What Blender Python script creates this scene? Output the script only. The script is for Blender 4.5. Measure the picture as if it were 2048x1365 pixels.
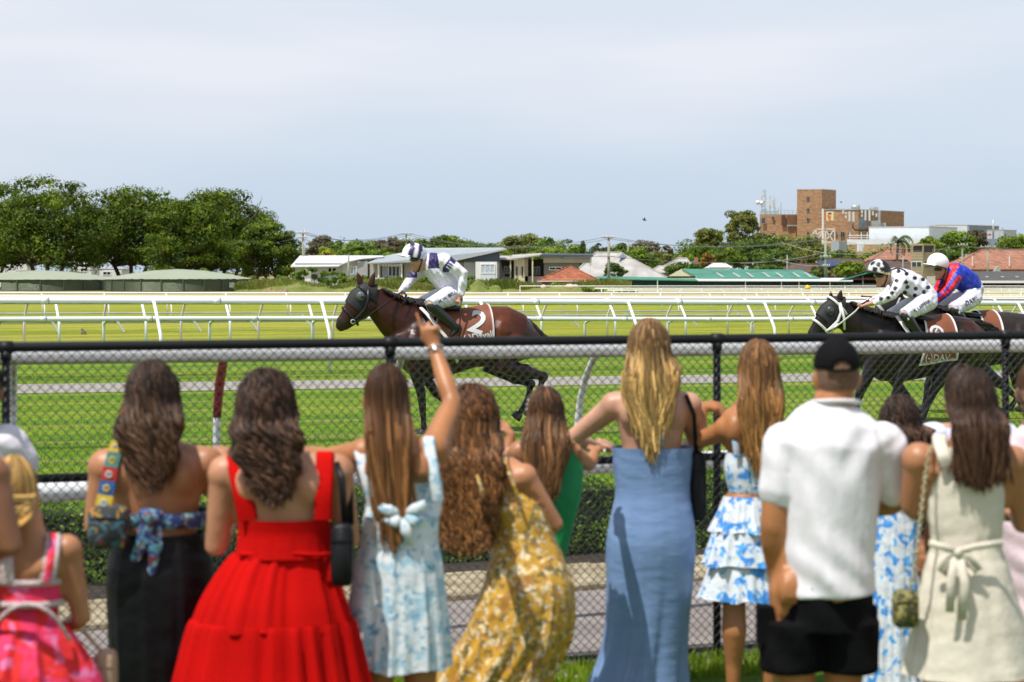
import bpy, bmesh, math, random
import numpy as np
from mathutils import Vector, Matrix, noise as mnoise
from mathutils.bvhtree import BVHTree
for o in list(bpy.data.objects): bpy.data.objects.remove(o)
SC = bpy.context.scene
COL = SC.collection
random.seed(7)
# ------------------------------------------------------------------ camera, sky, sun
F = 3982.0; CZ = 2.0; HZ = 545.0            # focal length in photo pixels, eye height, horizon row
cd = bpy.data.cameras.new('camera'); cam = bpy.data.objects.new('camera', cd); COL.objects.link(cam)
cam.location = (0, 0, CZ); cam.rotation_euler = (math.radians(90), 0, 0)
cd.sensor_width = 36; cd.lens = 36*F/2048; cd.shift_y = -(682.5-HZ)/2048; cd.clip_start = .1; cd.clip_end = 9000
cd.dof.use_dof = True; cd.dof.focus_distance = F/118; cd.dof.aperture_fstop = (cd.lens/1000)/.0195
SC.camera = cam
SUN_EL, SUN_AZ = 65, 44                      # degrees; azimuth measured from straight behind the camera to its left
sd = Vector((-math.sin(math.radians(SUN_AZ))*math.cos(math.radians(SUN_EL)), -math.cos(math.radians(SUN_AZ))*math.cos(math.radians(SUN_EL)), math.sin(math.radians(SUN_EL))))
sl = bpy.data.lights.new('sun', 'SUN'); sl.energy = 5.0; sl.angle = math.radians(.5); sl.color = (1, .955, .885)
so = bpy.data.objects.new('sun', sl); COL.objects.link(so); so.rotation_euler = sd.to_track_quat('Z', 'Y').to_euler(); so.location = (-20, -20, 60)
w = bpy.data.worlds.new('World'); SC.world = w; w.use_nodes = True
nt = w.node_tree; nt.nodes.clear()
N = nt.nodes.new; L = nt.links.new
sky = N('ShaderNodeTexSky'); sky.sky_type = 'NISHITA'; sky.sun_disc = False; sky.sun_elevation = math.radians(SUN_EL); sky.sun_rotation = math.atan2(sd.x, sd.y)
sky.dust_density = 1.5
tc = N('ShaderNodeTexCoord'); mp = N('ShaderNodeMapping'); mp.inputs['Scale'].default_value = (1.6, 1.6, 9)
nz = N('ShaderNodeTexNoise'); nz.inputs['Scale'].default_value = 1.7; nz.inputs['Detail'].default_value = 4; nz.inputs['Roughness'].default_value = .42
mr = N('ShaderNodeMapRange'); mr.inputs['From Min'].default_value = .38; mr.inputs['From Max'].default_value = .66; mr.interpolation_type = 'SMOOTHSTEP'
sx = N('ShaderNodeSeparateXYZ'); el = N('ShaderNodeMapRange'); el.inputs['From Min'].default_value = .0; el.inputs['From Max'].default_value = .14
el.interpolation_type = 'SMOOTHSTEP'
low = N('ShaderNodeMix'); low.data_type = 'RGBA'     # thin high cloud: bluer near the horizon, milky higher up
low.inputs[6].default_value = (5.9, 7.15, 8.75, 1); low.inputs[7].default_value = (7.7, 8.4, 9.4, 1)
cl = N('ShaderNodeMix'); cl.data_type = 'RGBA'; cl.inputs[7].default_value = (9.5, 9.45, 10.1, 1)
mx = N('ShaderNodeMix'); mx.data_type = 'RGBA'
ve = N('ShaderNodeMapRange'); ve.inputs['From Min'].default_value = .16; ve.inputs['From Max'].default_value = .62; ve.inputs['To Min'].default_value = .88; ve.inputs['To Max'].default_value = .34; ve.interpolation_type = 'SMOOTHSTEP'  # the veil thins towards the zenith
bg = N('ShaderNodeBackground'); bg.inputs['Strength'].default_value = .1; out = N('ShaderNodeOutputWorld')
L(tc.outputs['Generated'], mp.inputs[0]); L(mp.outputs[0], nz.inputs['Vector']); L(nz.outputs[0], mr.inputs[0])
L(tc.outputs['Generated'], sx.inputs[0]); L(sx.outputs[2], el.inputs[0]); L(el.outputs[0], low.inputs[0]); L(sx.outputs[2], ve.inputs[0]); L(ve.outputs[0], mx.inputs[0])
mm = N('ShaderNodeMath'); mm.operation = 'MULTIPLY'; L(mr.outputs[0], mm.inputs[0]); L(el.outputs[0], mm.inputs[1])
m2 = N('ShaderNodeMath'); m2.operation = 'MULTIPLY'; m2.inputs[1].default_value = .9; L(mm.outputs[0], m2.inputs[0])
L(low.outputs[2], cl.inputs[6]); L(m2.outputs[0], cl.inputs[0]); L(sky.outputs[0], mx.inputs[6]); L(cl.outputs[2], mx.inputs[7])
L(mx.outputs[2], bg.inputs['Color']); L(bg.outputs[0], out.inputs['Surface'])
vs = SC.view_settings; vs.view_transform = 'Standard'; vs.look = 'None'; vs.exposure = 0; vs.gamma = 1; vs.use_curve_mapping = False
SC.render.engine = 'CYCLES'
# ------------------------------------------------------------------ helpers
def W(px, py, Y): return Vector(((px-1024)/F*Y, Y, CZ-(py-HZ)/F*Y))
class Lane:                                  # a line on the ground running left (near) to right (far)
    def __init__(s, s0, tan): s.Y0 = F/s0; s.t = tan
    def at(s, px): Y = s.Y0/(1-s.t*(px-1024)/F); return (px-1024)/F*Y, Y
    def P(s, px, py): return W(px, py, s.at(px)[1])
    def dir(s): return Vector((1, s.t, 0)).normalized()
    def nrm(s): return Vector((s.t, -1, 0)).normalized()       # towards the camera
def tag(o, label=None, cat=None, group=None, kind=None):
    if label: o['label'] = label
    if cat: o['category'] = cat
    if group: o['group'] = group
    if kind: o['kind'] = kind
    return o
def thing(name, label, cat, loc=(0, 0, 0), rz=0, group=None):
    o = bpy.data.objects.new(name, None); COL.objects.link(o); o.location = loc; o.rotation_euler = (0, 0, rz); o.empty_display_size = .2
    return tag(o, label, cat, group)
class MB:
    def __init__(s): s.v = []; s.f = []; s.c = []; s.sm = []
    def add(s, vs, fs, col=None, smooth=False):
        b = len(s.v); s.v.extend([tuple(v) for v in vs]); s.f.extend([tuple(b+i for i in f) for f in fs])
        s.sm.extend([smooth]*len(fs)); s.c.extend([col or (1, 1, 1)]*len(vs)); return s
    def box(s, x0, x1, y0, y1, z0, z1, col=None):
        vs = [(x, y, z) for z in (z0, z1) for y in (y0, y1) for x in (x0, x1)]
        return s.add(vs, [(0, 2, 3, 1), (4, 5, 7, 6), (0, 1, 5, 4), (2, 6, 7, 3), (0, 4, 6, 2), (1, 3, 7, 5)], col)
    def bar(s, a, b, w, h=None, col=None):   # box beam from a to b
        a = Vector(a); b = Vector(b); h = h or w; d = (b-a).normalized()
        u = d.cross(Vector((0, 0, 1)));  u = Vector((1, 0, 0)) if u.length < 1e-4 else u.normalized(); n = u.cross(d)
        vs = [p+u*i*w/2+n*j*h/2 for p in (a, b) for i, j in ((-1, -1), (1, -1), (1, 1), (-1, 1))]
        return s.add(vs, [(0, 1, 2, 3), (7, 6, 5, 4), (0, 4, 5, 1), (1, 5, 6, 2), (2, 6, 7, 3), (3, 7, 4, 0)], col)
    def pbox(s, x0, y0, x1, y1, Y, dep, col=None):      # box whose front fills a pixel rectangle at distance Y
        a = W(x0, y0, Y); b = W(x1, y1, Y); return s.box(a.x, b.x, Y, Y+dep, b.z, a.z, col)
    def tube(s, pts, rad, n=8, col=None, cap=True, flat=1.0, smooth=True, up=None):
        pts = [Vector(p) for p in pts]; m = len(pts)
        rad = [rad]*m if not isinstance(rad, (list, tuple)) else rad
        vs = []; pu = None
        for i, p in enumerate(pts):
            d = (pts[min(i+1, m-1)]-pts[max(i-1, 0)]); d = d.normalized() if d.length > 1e-9 else Vector((0, 0, 1))
            if pu is None:
                r = Vector(up) if up else (Vector((0, 0, 1)) if abs(d.z) < .9 else Vector((0, 1, 0)))
                u = d.cross(r).normalized()
            else:
                u = pu-d*pu.dot(d); u = u.normalized() if u.length > 1e-6 else d.orthogonal().normalized()
            pu = u; nn = u.cross(d)
            r = rad[i]; rx, ry = (r if isinstance(r, (list, tuple)) else (r, r*flat))
            for k in range(n):
                a = 2*math.pi*k/n; vs.append(p+u*math.cos(a)*rx+nn*math.sin(a)*ry)
        fs = [(i*n+k, i*n+(k+1) % n, (i+1)*n+(k+1) % n, (i+1)*n+k) for i in range(m-1) for k in range(n)]
        if cap: fs += [tuple(range(n))[::-1], tuple((m-1)*n+k for k in range(n))]
        return s.add(vs, fs, col, smooth)
    def ell(s, c, r, n=12, m=8, col=None, rot=None):
        c = Vector(c); vs = []
        for i in range(m+1):
            t = math.pi*i/m
            for k in range(n):
                a = 2*math.pi*k/n; v = Vector((r[0]*math.sin(t)*math.cos(a), r[1]*math.sin(t)*math.sin(a), r[2]*math.cos(t)))
                if rot: v = rot @ v
                vs.append(c+v)
        fs = [(i*n+k, (i+1)*n+k, (i+1)*n+(k+1) % n, i*n+(k+1) % n) for i in range(m) for k in range(n)]
        return s.add(vs, fs, col, True)
    def poly(s, pts, off, col=None):         # polygon extruded by a vector
        off = Vector(off); n = len(pts); vs = [Vector(p) for p in pts]+[Vector(p)+off for p in pts]
        return s.add(vs, [tuple(range(n)), tuple(range(2*n-1, n-1, -1))]+[(i, n+i, n+(i+1) % n, (i+1) % n) for i in range(n)], col)
    def mesh(s, name, org=(0, 0, 0), colors=False):
        me = bpy.data.meshes.new(name)
        a = np.array(s.v, dtype=np.float64)-np.array(org)
        me.from_pydata(a.tolist(), [], s.f)
        me.polygons.foreach_set('use_smooth', s.sm)
        if colors:
            at = me.color_attributes.new('Col', 'FLOAT_COLOR', 'POINT'); c = np.ones((len(s.v), 4)); c[:, :3] = s.c; at.data.foreach_set('color', c.ravel())
        me.update(); return me
    def build(s, name, mat, parent=None, label=None, cat=None, group=None, kind=None, org=None, colors=False):
        if parent is not None: o0 = Vector(parent['_o']) if '_o' in parent else parent.location
        else: o0 = Vector(org) if org is not None else Vector((0, 0, 0))
        me = s.mesh(name, o0, colors); me.materials.append(mat)
        o = bpy.data.objects.new(name, me); COL.objects.link(o)
        if parent is not None:
            o.parent = parent
            if parent.parent is not None or parent.type == 'MESH': o['_o'] = list(o0)
            elif '_o' not in o: o['_o'] = list(o0)
        else: o.location = o0; o['_o'] = list(o0)
        return tag(o, label, cat, group, kind)
def link(name, me, parent, loc=(0, 0, 0), rz=0):
    o = bpy.data.objects.new(name, me); COL.objects.link(o); o.parent = parent; o.location = loc; o.rotation_euler = (0, 0, rz); return o
def copy_tree(o, parent=None):
    c = o.copy(); COL.objects.link(c); c.parent = parent
    for ch in list(o.children): copy_tree(ch, c)
    return c
def recalc(o):
    bm = bmesh.new(); bm.from_mesh(o.data); bmesh.ops.recalc_face_normals(bm, faces=bm.faces); bm.to_mesh(o.data); bm.free(); return o
# ------------------------------------------------------------------ materials
def lin(*c): return tuple(((x/255+.055)/1.055)**2.4 if x > 10 else x/255/12.92 for x in c)
def newmat(name):
    m = bpy.data.materials.new(name); m.use_nodes = True; t = m.node_tree; return m, t, t.nodes['Principled BSDF'], t.nodes.new, t.links.new
def M(name, col, rough=.6, var=.12, vscale=3, col2=None, bump=0, bscale=40, metal=0, stretch=None, spec=None, vcol=False, detail=5, trans=0, sss=0, coat=0):
    m, t, b, n, l = newmat(name)
    tcx = n('ShaderNodeTexCoord'); mpn = n('ShaderNodeMapping'); l(tcx.outputs['Object'], mpn.inputs[0])
    if stretch: mpn.inputs['Scale'].default_value = stretch
    no = n('ShaderNodeTexNoise'); no.inputs['Scale'].default_value = vscale; no.inputs['Detail'].default_value = detail; l(mpn.outputs[0], no.inputs['Vector'])
    r = n('ShaderNodeMapRange'); r.inputs[1].default_value = .3; r.inputs[2].default_value = .7; l(no.outputs[0], r.inputs[0])
    mix = n('ShaderNodeMix'); mix.data_type = 'RGBA'; l(r.outputs[0], mix.inputs[0])
    c1 = tuple(max(0, x*(1-var)) for x in col); c2 = col2 if col2 else tuple(min(1, x*(1+var)) for x in col)
    mix.inputs[6].default_value = (*c1, 1); mix.inputs[7].default_value = (*c2, 1); src = mix.outputs[2]
    if vcol:
        a = n('ShaderNodeVertexColor'); a.layer_name = 'Col'; mu = n('ShaderNodeMix'); mu.data_type = 'RGBA'; mu.blend_type = 'MULTIPLY'; mu.inputs[0].default_value = 1
        l(src, mu.inputs[6]); l(a.outputs[0], mu.inputs[7]); src = mu.outputs[2]
    l(src, b.inputs['Base Color']); b.inputs['Roughness'].default_value = rough; b.inputs['Metallic'].default_value = metal
    if spec is not None: b.inputs['Specular IOR Level'].default_value = spec
    if coat: b.inputs['Coat Weight'].default_value = coat; b.inputs['Coat Roughness'].default_value = .25
    if sss: b.inputs['Subsurface Weight'].default_value = sss; b.inputs['Subsurface Radius'].default_value = (.02, .008, .004); b.inputs['Subsurface Scale'].default_value = 1
    if bump:
        n2 = n('ShaderNodeTexNoise'); n2.inputs['Scale'].default_value = bscale; n2.inputs['Detail'].default_value = 4; l(mpn.outputs[0], n2.inputs['Vector'])
        bp = n('ShaderNodeBump'); bp.inputs['Strength'].default_value = bump; bp.inputs['Distance'].default_value = .02; l(n2.outputs[0], bp.inputs['Height']); l(bp.outputs[0], b.inputs['Normal'])
    if trans:
        tr = n('ShaderNodeBsdfTranslucent'); l(src, tr.inputs[0]); ms = n('ShaderNodeMixShader'); ms.inputs[0].default_value = trans
        l(b.outputs[0], ms.inputs[1]); l(tr.outputs[0], ms.inputs[2]); l(ms.outputs[0], t.nodes['Material Output'].inputs['Surface'])
    return m
def ramp(n, stops):
    r = n('ShaderNodeValToRGB'); e = r.color_ramp.elements
    while len(e) < len(stops): e.new(.5)
    for i, (p, c) in enumerate(stops): e[i].position = p; e[i].color = (*c, 1)
    return r
def grass_mat(name, cols, tan, streak=.35, scale=1.0, bump=.6, straw=None, strawamt=.0, stripew=0):
    # cols: dark, mid, light; streaks run along the lane direction
    m, t, b, n, l = newmat(name)
    tcx = n('ShaderNodeTexCoord'); ro = n('ShaderNodeMapping'); ro.vector_type = 'POINT'; ro.inputs['Rotation'].default_value = (0, 0, -math.atan(tan)); l(tcx.outputs['Object'], ro.inputs[0])
    st = n('ShaderNodeMapping'); st.inputs['Scale'].default_value = (.06, 1, 1); l(ro.outputs[0], st.inputs[0])
    a = n('ShaderNodeTexNoise'); a.inputs['Scale'].default_value = 1.1*scale; a.inputs['Detail'].default_value = 3; l(st.outputs[0], a.inputs['Vector'])
    f = n('ShaderNodeTexNoise'); f.inputs['Scale'].default_value = 9*scale; f.inputs['Detail'].default_value = 6; f.inputs['Roughness'].default_value = .7; l(ro.outputs[0], f.inputs['Vector'])
    g = n('ShaderNodeTexNoise'); g.inputs['Scale'].default_value = .9*scale; g.inputs['Detail'].default_value = 3; l(ro.outputs[0], g.inputs['Vector'])
    ad = n('ShaderNodeMath'); ad.operation = 'MULTIPLY_ADD'; ad.inputs[1].default_value = streak; l(a.outputs[0], ad.inputs[0])
    a2 = n('ShaderNodeMath'); a2.operation = 'MULTIPLY_ADD'; a2.inputs[1].default_value = .62-streak*.4; l(f.outputs[0], a2.inputs[0]); l(ad.outputs[0], a2.inputs[2])
    g2 = n('ShaderNodeMath'); g2.operation = 'MULTIPLY'; g2.inputs[1].default_value = .38-streak*.6+.1; l(g.outputs[0], g2.inputs[0]); l(g2.outputs[0], ad.inputs[2])
    rp = ramp(n, [(.36, cols[0]), (.5, cols[1]), (.64, cols[2])]); l(a2.outputs[0], rp.inputs[0]); src = rp.outputs[0]
    if straw:
        s2 = n('ShaderNodeMapping'); s2.inputs['Scale'].default_value = (.03, 1.6, 1); l(ro.outputs[0], s2.inputs[0])
        h = n('ShaderNodeTexNoise'); h.inputs['Scale'].default_value = 1.0; h.inputs['Detail'].default_value = 6; l(s2.outputs[0], h.inputs['Vector'])
        mr_ = n('ShaderNodeMapRange'); mr_.inputs[1].default_value = .52; mr_.inputs[2].default_value = .68; mr_.inputs[4].default_value = strawamt; l(h.outputs[0], mr_.inputs[0])
        mx_ = n('ShaderNodeMix'); mx_.data_type = 'RGBA'; l(mr_.outputs[0], mx_.inputs[0]); l(src, mx_.inputs[6]); mx_.inputs[7].default_value = (*straw, 1); src = mx_.outputs[2]
    l(src, b.inputs['Base Color']); b.inputs['Roughness'].default_value = .85; b.inputs['Specular IOR Level'].default_value = .15
    v = n('ShaderNodeTexNoise'); v.inputs['Scale'].default_value = 26*scale; v.inputs['Detail'].default_value = 5; v.inputs['Roughness'].default_value = .75; l(ro.outputs[0], v.inputs['Vector'])
    bp = n('ShaderNodeBump'); bp.inputs['Strength'].default_value = bump; bp.inputs['Distance'].default_value = .06; l(v.outputs[0], bp.inputs['Height']); l(bp.outputs[0], b.inputs['Normal'])
    return m
def wave_mat(name, col, axis, scale, bump=.6, rough=.45, metal=0, var=.08, vscale=.8, dist=.03):
    m = M(name, col, rough, var, vscale, metal=metal); t = m.node_tree; n = t.nodes.new; l = t.links.new
    wv = n('ShaderNodeTexWave'); wv.bands_direction = axis; wv.inputs['Scale'].default_value = scale; tcx = n('ShaderNodeTexCoord'); l(tcx.outputs['Object'], wv.inputs['Vector'])
    bp = n('ShaderNodeBump'); bp.inputs['Strength'].default_value = bump; bp.inputs['Distance'].default_value = dist; l(wv.outputs[0], bp.inputs['Height']); l(bp.outputs[0], t.nodes['Principled BSDF'].inputs['Normal'])
    return m
def brick_mat(name, c1, c2, mortar, sx=1.0, rough=.85, w=.5, h=.17):
    m, t, b, n, l = newmat(name); tcx = n('ShaderNodeTexCoord'); mpn = n('ShaderNodeMapping'); mpn.inputs['Rotation'].default_value = (math.radians(90), 0, 0)
    # map x+y -> u, z -> v
    sp = n('ShaderNodeSeparateXYZ'); l(tcx.outputs['Object'], sp.inputs[0]); ad = n('ShaderNodeMath'); l(sp.outputs[0], ad.inputs[0]); l(sp.outputs[1], ad.inputs[1])
    cb = n('ShaderNodeCombineXYZ'); l(ad.outputs[0], cb.inputs[0]); l(sp.outputs[2], cb.inputs[1])
    br = n('ShaderNodeTexBrick'); br.inputs['Scale'].default_value = sx; br.inputs['Brick Width'].default_value = w; br.inputs['Row Height'].default_value = h; br.inputs['Mortar Size'].default_value = .018
    br.inputs['Color1'].default_value = (*c1, 1); br.inputs['Color2'].default_value = (*c2, 1); br.inputs['Mortar'].default_value = (*mortar, 1); l(cb.outputs[0], br.inputs['Vector'])
    no = n('ShaderNodeTexNoise'); no.inputs['Scale'].default_value = 1.6; no.inputs['Detail'].default_value = 7; no.inputs['Roughness'].default_value = .75; l(tcx.outputs['Object'], no.inputs['Vector'])
    mr_ = n('ShaderNodeMapRange'); mr_.inputs[1].default_value = .25; mr_.inputs[2].default_value = .75; mr_.inputs[3].default_value = .55; mr_.inputs[4].default_value = 1.35; l(no.outputs[0], mr_.inputs[0])
    mu = n('ShaderNodeMix'); mu.data_type = 'RGBA'; mu.blend_type = 'MULTIPLY'; mu.inputs[0].default_value = 1; l(br.outputs[0], mu.inputs[6]); l(mr_.outputs[0], mu.inputs[7])
    l(mu.outputs[2], b.inputs['Base Color']); b.inputs['Roughness'].default_value = rough
    return m
white = M('white_rail_paint', (.80, .81, .84), .35, .05, 1.5, coat=.3)
def rail_mat(name):   # white tube, darkened to olive in noisy streaks on its downward faces
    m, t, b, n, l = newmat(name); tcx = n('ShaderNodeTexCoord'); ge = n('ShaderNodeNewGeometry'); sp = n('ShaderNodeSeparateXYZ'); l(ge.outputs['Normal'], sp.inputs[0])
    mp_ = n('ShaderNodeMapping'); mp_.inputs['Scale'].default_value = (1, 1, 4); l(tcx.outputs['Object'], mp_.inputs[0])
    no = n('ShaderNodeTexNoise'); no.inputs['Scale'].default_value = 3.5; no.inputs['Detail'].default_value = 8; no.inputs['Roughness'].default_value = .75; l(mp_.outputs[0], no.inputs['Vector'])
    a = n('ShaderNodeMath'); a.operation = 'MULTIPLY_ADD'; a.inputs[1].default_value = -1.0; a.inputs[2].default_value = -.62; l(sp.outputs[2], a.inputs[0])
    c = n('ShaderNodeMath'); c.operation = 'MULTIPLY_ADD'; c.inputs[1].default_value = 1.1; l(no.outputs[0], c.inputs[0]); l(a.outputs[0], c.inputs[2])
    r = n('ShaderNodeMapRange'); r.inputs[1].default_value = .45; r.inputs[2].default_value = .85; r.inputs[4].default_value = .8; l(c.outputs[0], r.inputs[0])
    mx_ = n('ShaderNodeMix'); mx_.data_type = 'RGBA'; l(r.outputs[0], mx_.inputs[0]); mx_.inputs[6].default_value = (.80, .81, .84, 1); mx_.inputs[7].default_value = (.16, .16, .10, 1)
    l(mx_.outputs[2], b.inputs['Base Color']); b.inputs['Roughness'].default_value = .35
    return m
white_tube = rail_mat('white_tube_dark_below')
white_far = M('white_far_rail', (.78, .78, .76), .5, .06, .5)
black_steel = M('black_powder_coat', (.007, .008, .010), .5, .2, 8, spec=.3)
galv = M('galvanised_steel', (.42, .46, .46), .45, .15, 2, metal=.3)
glass_dark = M('window_glass', (.03, .035, .04), .12, .3, .6, spec=.6)
# ------------------------------------------------------------------ ground
def strip(name, ln0, ln1, z, mat, xr=(-60, 90), kind='structure', seg=30):
    b = MB(); n = seg
    vs = []; fs = []
    for i in range(n+1):
        X = xr[0]+(xr[1]-xr[0])*i/n
        vs += [(X, ln0.Y0+ln0.t*X, z), (X, ln1.Y0+ln1.t*X, z)]
    fs = [(2*i, 2*i+2, 2*i+3, 2*i+1) for i in range(n)]
    b.add(vs, fs); return b.build(name, mat, kind=kind)
far_ground = grass_mat('rough_grass', ((.09, .10, .025), (.20, .19, .06), (.30, .27, .12)), .4, .2, .25, .8, (.34, .26, .16), .6)
turf = grass_mat('track_turf', ((.045, .115, .003), (.085, .185, .004), (.175, .265, .008)), .27, .36, .55, .6, (.30, .28, .08), .75)
infield = grass_mat('infield_turf', ((.075, .135, .005), (.18, .235, .008), (.34, .345, .025)), .42, .42, .55, 1.0, (.46, .36, .14), .75)
lawnm = grass_mat('spectator_lawn', ((.05, .14, .008), (.09, .22, .012), (.16, .28, .03)), .3, .1, 1.5, 1.0)
sand = M('sand_track', (.50, .36, .20), .9, .2, .35, col2=(.66, .50, .30), bump=.4, bscale=6, stretch=(.1, 1, 1))
dirt = M('dirt_edge', (.20, .13, .065), .95, .3, 2, col2=(.30, .25, .10), bump=.6, bscale=14)
gravel = M('gravel', (.20, .185, .16), .95, .35, 26, col2=(.50, .47, .42), bump=1, bscale=60)
pathm = M('path_concrete', (.20, .17, .155), .9, .12, 2.2, col2=(.29, .26, .24), bump=.25, bscale=70)
kerbm = M('kerb_stone_tan', (.26, .21, .12), .9, .22, 7, col2=(.42, .36, .24), bump=.5, bscale=30)
soil = M('garden_soil', (.035, .026, .018), .95, .4, 9, bump=.8, bscale=30)
b = MB(); b.add([(-4000, -200, -.03), (4000, -200, -.03), (4000, 8000, -.03), (-4000, 8000, -.03)], [(0, 1, 2, 3)]); b.build('ground', far_ground, kind='structure')
LN = {k: Lane(*v) for k, v in dict(lawn=(413, .34), path=(325, .5), kerbn=(325, .5), kerbf=(303, .5), bed=(266, .33), gravn=(114, .26), gravf=(105.5, .26), din=(71, .36), df=(66.5, .40), sandn=(27, .45), sandf=(19.5, .45)).items()}
nearb = Lane(3000, .3)
strip('lawn', nearb, LN['lawn'], .012, lawnm, (-14, 14))
strip('path', LN['lawn'], LN['kerbn'], .004, pathm, (-16, 16))
strip('garden_bed', LN['kerbf'], LN['bed'], .02, soil, (-16, 18))
strip('race_track', LN['bed'], LN['df'], 0, turf, (-60, 110), seg=60)
strip('gravel_strip', LN['gravn'], LN['gravf'], .006, gravel)
strip('dirt_strip', LN['din'], LN['df'], .010, dirt)
strip('infield', LN['df'], LN['sandn'], -.004, infield, (-140, 220))
strip('sand_track', LN['sandn'], LN['sandf'], .004, sand, (-160, 260))
# path joints as recessed dark gaps: a row of laid kerb stones
kl = Lane(314, .5); kd = kl.dir(); kn = kl.nrm(); t_ = -6.5; i = 0
kerb = thing('stone_kerb', 'tan stone kerb between the grey path and the clipped hedge', 'kerb', (0, kl.Y0, 0)); kerb['kind'] = 'structure'; del kerb['category']
kw = (LN['kerbf'].Y0-LN['kerbn'].Y0)*math.cos(math.atan(.5))
kc = Vector((0, (LN['kerbf'].Y0+LN['kerbn'].Y0)/2, 0)); rng = random.Random(3)
while t_ < 7:
    Lk = rng.uniform(.36, .44); b = MB(); hh = .045+rng.uniform(-.006, .006); c0 = kc+kd*(t_+.008); c1 = kc+kd*(t_+Lk-.008); e = kn*(kw/2); bv = .012
    q = [c0+e, c1+e, c1-e, c0-e]
    ins = [c0+kd*bv+e-kn*bv, c1-kd*bv+e-kn*bv, c1-kd*bv-e+kn*bv, c0+kd*bv-e+kn*bv]
    vs = [p.copy() for p in q]+[p+Vector((0, 0, hh-bv)) for p in q]+[p+Vector((0, 0, hh)) for p in ins]
    fs = [(4, 5, 9, 8), (5, 6, 10, 9), (6, 7, 11, 10), (7, 4, 8, 11), (8, 9, 10, 11)]+[(k, (k+1) % 4, 4+(k+1) % 4, 4+k) for k in range(4)]
    b.add(vs, fs); b.build('kerb_stone', kerbm, kerb); t_ += Lk
# grass blades: nearest turf, along the hedge and at the foot of the fence
bladem = M('grass_blade', (.11, .27, .004), .7, .3, 1.0, col2=(.30, .40, .012), trans=.45)
def blades(name, n, area, h, mat, seed):
    r = np.random.RandomState(seed); ln0, ln1, x0, x1 = area
    px = r.uniform(x0, x1, n); t = r.uniform(0, 1, n)**1.0
    s0 = F/ln0.Y0; s1 = F/ln1.Y0; ss = s0+(s1-s0)*t; tan = ln0.t+(ln1.t-ln0.t)*t
    Y = (F/ss)/(1-tan*(px-1024)/F); X = (px-1024)/F*Y
    a = r.uniform(0, math.pi*2, n); hh = h*r.uniform(.45, 1.2, n); wd = hh*.13; lean = hh*r.uniform(.1, .7, n); la = r.uniform(0, 6.28, n)
    v = np.zeros((n, 3, 3)); v[:, 0] = np.stack([X-np.cos(a)*wd, Y-np.sin(a)*wd, np.zeros(n)], 1); v[:, 1] = np.stack([X+np.cos(a)*wd, Y+np.sin(a)*wd, np.zeros(n)], 1)
    v[:, 2] = np.stack([X+np.cos(la)*lean, Y+np.sin(la)*lean, hh], 1)
    me = bpy.data.meshes.new(name); me.vertices.add(n*3); me.vertices.foreach_set('co', v.ravel()); me.loops.add(n*3); me.loops.foreach_set('vertex_index', np.arange(n*3, dtype=np.int32))
    me.polygons.add(n); me.polygons.foreach_set('loop_start', np.arange(0, n*3, 3, dtype=np.int32)); me.polygons.foreach_set('loop_total', np.full(n, 3, dtype=np.int32)); me.update(); me.validate()
    me.materials.append(mat); o = bpy.data.objects.new(name, me); COL.objects.link(o); o['kind'] = 'stuff'; return o
tag(blades('turf_grass', 90000, (LN['bed'], Lane(118, .26), -250, 2300), .030, turf, 1), 'short green turf blades of the racetrack behind the hedge', 'grass')
tag(blades('verge_grass', 9000, (Lane(424, .34), Lane(398, .34), -200, 2250), .07, bladem, 2), 'tufts of grass at the foot of the chain link fence', 'grass')
tag(blades('dirt_edge_grass', 24000, (Lane(104, .26), Lane(96, .27), -250, 2300), .03, turf, 3), 'green grass growing beyond the gravel strip', 'grass')
# ------------------------------------------------------------------ rails
joint_dark = M('joint_dark', (.08, .08, .07), .7, .3, 4)
def rail(name, label, lane, pxr, zf, posts, ovh, r, mat, pr=.035, step=60, group=None, cat='railing', nside=10, base_z=0, foot=.5):
    """white running rail: tube at pixel rows zf(px); posts stand nearer (ovh>0) or farther (ovh<0) than the tube"""
    org = lane.P(pxr[0], HZ); org.z = 0
    t = thing(name, label, cat, org, group=group)
    pts = []; px = pxr[0]
    while px <= pxr[1]: pts.append(lane.P(px, zf(px))); px += step
    b = MB(); b.tube(pts, r, nside); b.build('rail_tube', mat, t)
    me = None; nn = lane.nrm()*ovh
    if r > .058 and name != 'bend_rail':
        for a_, c_ in zip(posts, posts[1:]):
            p = lane.P((a_*.62+c_*.38), zf(a_*.62+c_*.38)); d_ = lane.dir(); b = MB(); b.tube([p-d_*.07, p+d_*.07], r*1.035, nside+4); b.build('rail_joint', mat, t)
            b = MB(); b.tube([p+d_*.072, p+d_*.082], r*1.02, nside+4); b.build('joint_gap', joint_dark, t)
    for px in posts:
        p = lane.P(px, zf(px)); h = p.z-base_z
        o = Vector((0, 0, 0))
        if me is None:
            b = MB(); top = Vector((0, 0, 0)); k = nn*(r*1.1/abs(ovh)) if abs(ovh) > 0 else Vector((0, 0, 0))
            path = [Vector((nn.x, nn.y, -h)), Vector((nn.x, nn.y, -h*foot)), Vector((nn.x*.96, nn.y*.96, -h*(foot-.06))), Vector((nn.x*.85, nn.y*.85, -h*(foot-.13))), Vector((nn.x*.2, nn.y*.2, -r*.4)), Vector((k.x*.2, k.y*.2, r*.1))]
            b.tube(path, pr, 8); me = b.mesh('post'); me.materials.append(mat); h0 = h
        c = link('post', me, t, p-org); c.scale.z = h/h0
    return t
LA = Lane(94, .58); LB = Lane(77, .50)
rail('running_rail', 'thick white running rail nearest behind the galloping horses, posts bent away from its tube', LA, (-160, 2260), lambda x: 602+5*max(0, x)/2048, [-45, 305, 640, 958, 1253, 1525, 1785, 2032], .46, .066, white_tube, .036)
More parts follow.
